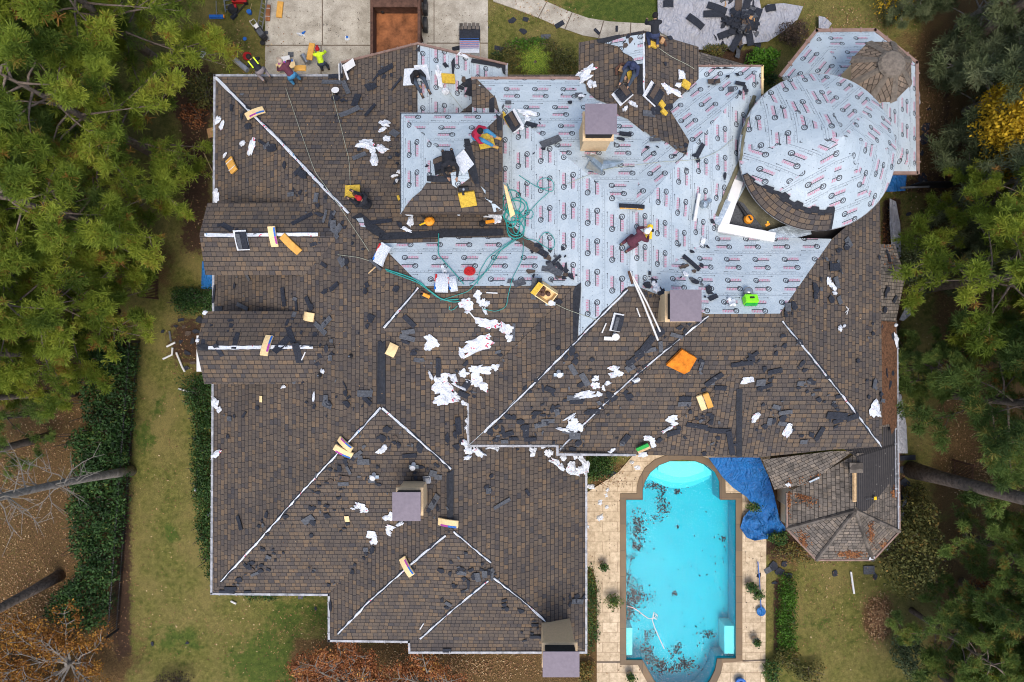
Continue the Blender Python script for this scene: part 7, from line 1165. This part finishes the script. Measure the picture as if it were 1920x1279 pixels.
hedge('hedge', 'long dark overgrown hedge along the west fence', [(160, 645), (250, 640), (248, 700), (240, 800), (232, 880), (226, 960), (216, 1050), (200, 1150), (180, 1185), (120, 1170), (75, 1150), (110, 1110), (150, 1080), (135, 1020), (128, 950), (140, 880), (130, 830), (160, 790), (150, 700)], 1.7, 'hedge', 1000, .075)
hedge('hedge', 'leafy hedge strip against the west wall', [(366, 705), (396, 705), (396, 1090), (384, 1060), (372, 1010), (362, 900), (362, 800), (350, 745), (332, 715)], .8, 'hedge', 420, .055)
hedge('hedge', 'clipped square hedge below the north dormer', [(326, 545), (400, 542), (400, 583), (328, 583)], .9, 'hedge', 190, .05); hedge('hedge', 'bright green hedge strip east of the pool', [(1464, 1085), (1490, 1085), (1490, 1225), (1466, 1240), (1462, 1200)], .6, 'bright', 200, .05, t0=.15); hedge('hedge', 'dark hedge inside the pool corner bed', [(1101, 856), (1150, 856), (1148, 885), (1125, 892), (1101, 895)], .8, 'hedge', 110, .05, t0=.6); hedge('hedge', 'low green planting right of the south east wall', [(1100, 1062), (1110, 1062), (1119, 1110), (1117, 1220), (1100, 1225)], .35, 'hedge', 90, .045, t0=.6)
hedge('hedge', 'dark foundation planting at the south west corner', [(455, 1112), (515, 1112), (510, 1122), (460, 1120)], .4, 'hedge', 40, .045)
hedge('hedge', 'rounded green shrub bed north of the raised roof', [(935, 92), (1000, 72), (1040, 78), (1075, 100), (1085, 130), (1040, 135), (960, 128), (925, 108)], .9, 'olive', 260, .05, t0=.4); bush('shrub', 'bright green leafy shrub in the north bed', 992, 84, 48, 18, .9, 'bright', 1500, .045, t0=.2); bush('shrub', 'small dark shrub left of the palm', 935, 104, 18, 10, .6, 'hedge', 500, .045)
bush('shrub', 'vivid lime shrub beside the porch roof', 1436, 112, 38, 30, 1.2, 'bright', 1600, .07, t0=.45); bush('shrub', 'round brown leafless looking bush near the porch', 1491, 62, 36, 30, 1.4, 'maroon', 1900, .04, t0=.4); bush('shrub', 'mossy green shrub left of the lime shrub', 1345, 93, 32, 14, .8, 'olive', 900, .045, t0=.45); bush('shrub', 'dark green bush under the lime shrub', 1447, 150, 16, 16, .8, 'hedge', 500, .045)
bush('shrub', 'tangled brown and green shrub at the north west corner', 378, 168, 40, 42, 1.6, 'olive', 1500, .06, t0=.35, bark='twig'); bush('shrub', 'rusty leaved shrub below the corner shrub', 365, 215, 34, 34, 1.2, 'rusty', 500, .06, t0=.2)
bush('yellow_maple', 'bright yellow autumn tree at the right edge', 1922, 215, 66, 105, 10.0, 'yellow', 11000, .085, 'tree', 8, shell=.4, t0=.6); bush('yellow_maple', 'lower yellow autumn tree above the right leaf patch', 1915, 305, 60, 46, 7.5, 'yellow', 6000, .075, 'tree', 6, shell=.4, t0=.5); bush('yellow_bush', 'small yellow spotted bush at the top right lawn', 1680, 12, 55, 24, 1.6, 'yellow', 260, .06, t0=.3)
bush('olive_tree', 'olive leaved tree beyond the pavilion', 1712, 1042, 74, 92, 4.0, 'olive', 5200, .07, 'tree', 9, t0=.45, shell=.45); bush('olive_tree', 'smaller olive leaved tree right of the pavilion gutter', 1722, 965, 46, 40, 3.0, 'olive', 1800, .07, 'tree', 6, t0=.5)
bush('shrub', 'dark shrub east of the bay roof', 1722, 500, 44, 72, 2.2, 'cedar', 2600, .07, lumps=7, t0=.3); bush('shrub', 'dark shrub at the south east lawn edge', 1706, 1228, 34, 50, 2.0, 'cedar', 1600, .07, t0=.3); bush('shrub', 'brown leafed shrub in the south east woods', 1862, 1110, 60, 44, 2.2, 'rusty', 900, .07, t0=.15)
for px, py, rx, ry, lb in ((1462, 1010, 24, 16, 'glossy green plant under the blue tarp end'), (1480, 1235, 30, 26, 'green shrub below the lime hedge strip'), (1520, 1262, 40, 26, 'mixed shrub at the bottom of the east lawn'), (1450, 1262, 22, 30, 'dark plant at the bottom right of the deck'), (1100, 1262, 22, 26, 'green shrub right of the tall chimney'), (1500, 1035, 60, 24, 'colourful bedding plants below the pavilion'), (1720, 930, 26, 30, 'low brown shrub beside the thick trunk'), (1700, 640, 20, 26, 'low green shrub touching the east roof edge')):
    bush('shrub', lb, px, py, rx, ry, .8, 'hedge' if 'dark' in lb or 'glossy' in lb else 'olive', 1000, .055, t0=.6)
def potted(px, py, r, lb, mat='hedge', t0=.75):
    root = empty('potted_plant', W(px, py, 0), lb, 'plant'); b = B(); g = W(px, py, 0); b.lathe(g, [(.13, .02), (.2, .35), (.21, .38), (.17, .38)], 14); local(b.go('pot', M['stucco_d'], root), root); V_, T_ = [], []; Rx = r/F*33; leafcloud(V_, T_, g.x, g.y, .45, Rx, Rx*.85, .4, int(330*r/12), .05, None, t0, .3); V = np.concatenate(V_); local(build_np('foliage', V, np.arange(len(V)).reshape(-1, 4), np.concatenate(T_), M[mat], root), root)
for px, py, r, lb in ((1130, 1057, 11, 'small bushy potted plant left of the pool'), (1149, 1121, 20, 'large bushy potted plant left of the pool'), (1407, 945, 17, 'potted plant poking out beside the blue tarp'), (1403, 1095, 14, 'upper half of the spiky plant right of the pool'), (1416, 1108, 14, 'lower half of the spiky plant right of the pool'), (1413, 1197, 10, 'round grey green potted plant on the right deck'), (1180, 1262, 12, 'potted plant with red flowers at the pool foot')): potted(px, py, r, lb)
tool(1385, 1276, 0, None, 'blue round pot at the bottom pool corner', 'pot', [('pot', 'blue', lambda b: b.lathe((0, 0, 0), [(.2, 0), (.28, .3), (.22, .32)], 16)), ('plant', 'greend', lambda b: b.lathe((0, 0, .3), [(.1, 0), (.14, .1)], 8))], 'flower_pot')
def palm(px, py, lb):
    g = W(px, py, 0); root = empty('sago_palm', g, lb, 'palm'); b = B(); b.lathe(g, [(.16, 0), (.14, .5), (.08, .6)], 10); local(b.go('stem', M['bark'], root), root); V_, T_ = [], []
    for i in range(34):
        a = i*2.4; L_ = random.uniform(.8, 1.05); el = .35+.5*(i/34); p = [g+Vector((math.cos(a)*L_*f, math.sin(a)*L_*f, .6+L_*(el*f*1.3-.9*f*f))) for f in [k/12 for k in range(13)]]; s = Vector((-math.sin(a), math.cos(a), 0))
        for k in range(1, 12):
            for sg in (-1, 1): q = p[k]; e = q+s*sg*.17*(1-abs(k-5)/9)+(p[k+1]-p[k])*1.4+Vector((0, 0, -.02)); w_ = (p[k+1]-p[k])*.4; V_.append([q, q+w_, e+w_*.2, e]); T_.append(random.uniform(.2, .9))
    V = np.array([[tuple(v) for v in q] for q in V_]).reshape(-1, 3); local(build_np('fronds', V, np.arange(len(V)).reshape(-1, 4), np.repeat(np.array(T_), 4), M['palm'], root), root)
palm(1003, 126, 'yellow green sago palm north of the printed underlayment')
# oak with brown leaves at the bottom edge, orange thicket in the corner
def oak(px, py, R_, h, lb, mat, n, seed):
    r = random.Random(seed); g = W(px, py, h*.4); g.z = 0; root = empty('oak_tree', g, lb, 'tree'); b = B(); b.tube([g, g+Vector((.1, .1, h*.3)), g+Vector((0, .2, h*.5))], [.16, .12, .09], 8); V_, T_ = [], []
    for i in range(18):
        a = r.uniform(0, 6.28); L_ = R_*r.uniform(.5, 1.05); p = g+Vector((0, .1, h*.35)); q = [p]
        for k in range(5): a += r.uniform(-.35, .35); q.append(q[-1]+Vector((math.cos(a)*L_/5, math.sin(a)*L_/5, h*.09)))
        b.tube(q, [.06, .045, .035, .025, .016, .008], 5, False)
        for k in range(1, 6):
            for s in range(3):
                a2 = a+r.choice((-1, 1))*r.uniform(.4, 1.2); l2 = r.uniform(.3, .8); e = q[k]+Vector((math.cos(a2)*l2, math.sin(a2)*l2, r.uniform(.05, .35))); b.tube([q[k], q[k].lerp(e, .5)+Vector((0, 0, .06)), e], [.02, .013, .006], 4, False); leafcloud(V_, T_, e.x, e.y, e.z-.12, .45, .45, .16, n*2, .058, None, .5, .1)
    local(b.go('trunk', M['twig'], root), root); V = np.concatenate(V_); local(build_np('leaves', V, np.arange(len(V)).reshape(-1, 4), np.concatenate(T_), M[mat], root), root)
oak(640, 1285, 3.2, 4.2, 'rust leaved oak below the stepped eave', 'rusty', 34, 3); oak(800, 1290, 2.6, 4.0, 'rust leaved oak crown right of the stepped eave', 'rusty', 22, 5); oak(130, 1250, 3.4, 2.6, 'orange leaved small tree in the lower left corner', 'orangel', 24, 9); oak(20, 1300, 3, 2.2, 'orange thicket at the far lower left', 'orangel', 20, 12)
bush('shrub', 'large dark round bush cut by the bottom edge', 324, 1290, 44, 36, 1.3, 'maroon', 2600, .035, t0=.25, shell=.75)
# fences, rake gate
def picket(pts, lb, n, mat='rustd', h=1.6, rails=2):
    root = empty('fence', W(*pts[0], 0), lb, 'fence'); A, Bq = W(*pts[0], 0), W(*pts[1], 0); d = Bq-A; b = B(); [b.box(A+d*((i+.5)/n)+Vector((0, 0, h/2)), (.03, .03, h)) for i in range(n)]; local(b.go('pickets', M[mat], root), root); b = B(); [b.tube([A+Vector((0, 0, z)), Bq+Vector((0, 0, z))], .025, 5) for z in (.2, h-.1)]; local(b.go('rail', M[mat], root), root)
    for e in (A, Bq): b = B(); b.box(e+Vector((0, 0, h/2+.05)), (.08, .08, h+.1)); local(b.go('post', M[mat], root), root)
picket([(297, 500), (296, 560)], 'dark metal fence between the pines and the west lawn', 22); picket([(1782, 385), (1782, 448)], 'dark metal fence left of the right leaf patch', 22); picket([(1785, 862), (1785, 905)], 'dark metal fence behind the thick trunk', 16); picket([(262, 640), (222, 1180)], 'long dark metal fence behind the west hedge', 120, 'black', 1.0); picket([(1700, 352), (1776, 352)], 'short dark fence beyond the dome', 26, 'black', 1.3)
for px, py, s, lb in ((38, 632, .5, 'grey utility box at the left edge'), ):
    tool(px, py, 0, None, lb, 'utility box', [('box', 'steel', lambda b: b.box((0, 0, .3), (.6, .4, .6))), ('lid', 'bluegrey', lambda b: b.box((0, 0, .62), (.64, .44, .05)))], 'utility_box')
# fallen leaves, far too many to count
def zg(x, y): return .03
flecks('fallen_leaves', [(60, 900, 150, 260, 4200), (60, 1150, 170, 120, 4000), (100, 760, 80, 60, 500), (1745, 230, 40, 170, 700), (1860, 400, 90, 70, 1800), (1850, 885, 80, 60, 1200), (1648, 1160, 26, 44, 1500), (840, 1250, 200, 34, 2400), (1800, 700, 90, 300, 1500), (640, 1190, 180, 60, 500), (440, 90, 90, 90, 420), (1580, 40, 130, 40, 400), (500, 1190, 200, 90, 420), (300, 950, 90, 300, 260), (360, 300, 30, 160, 260), (1560, 1120, 110, 130, 420), (350, 650, 40, 60, 120), (1140, 890, 30, 30, 160), (1108, 1150, 8, 90, 220), (1712, 300, 30, 130, 300), (1480, 1150, 6, 100, 60), (1520, 1030, 70, 30, 500), (1670, 420, 8, 60, 260), (1690, 1000, 30, 100, 260), (1010, 25, 110, 30, 160)], lambda x, y: .04, 'litter', .04, 'loose autumn leaves strewn over lawn and beds')
flecks('drive_debris', [(620, 50, 110, 60, 160), (860, 50, 50, 50, 60), (1140, 1000, 24, 180, 60), (1414, 1150, 18, 120, 40), (1180, 900, 40, 40, 30)], .05, 'maroon', .03, 'small dark bits scattered over concrete and deck')
flecks('roof_debris', [(x, y, 120, 100, 60) for x, y in ((500, 300), (600, 200), (900, 620), (1000, 760), (1150, 720), (1400, 740), (1570, 600), (640, 900), (900, 1080), (560, 1050), (620, 640))], lambda x, y: hit(x, y)[0].z+.05, 'litter', .022, 'tiny chips and leaves scattered over the shingles')
for (px, py, rx, ry) in ((1512, 925, 26, 20), (1545, 895, 24, 10), (1596, 1040, 22, 7), (1632, 998, 10, 26), (1503, 1020, 8, 20)):
    vs = []; pass
flecks('pine_needle_litter', [(1512, 925, 20, 18, 420), (1548, 897, 22, 8, 120), (1597, 1040, 22, 6, 230), (1634, 1000, 7, 22, 130), (1660, 1025, 12, 12, 90), (1505, 1018, 12, 22, 160), (1668, 480, 10, 30, 40), (1678, 925, 6, 8, 130), (1660, 440, 8, 20, 100), (1480, 930, 4, 30, 120)], lambda x, y: hit(x, y)[0].z+.05, 'needle', .045, 'rusty pine needle litter on the weathered roofs')
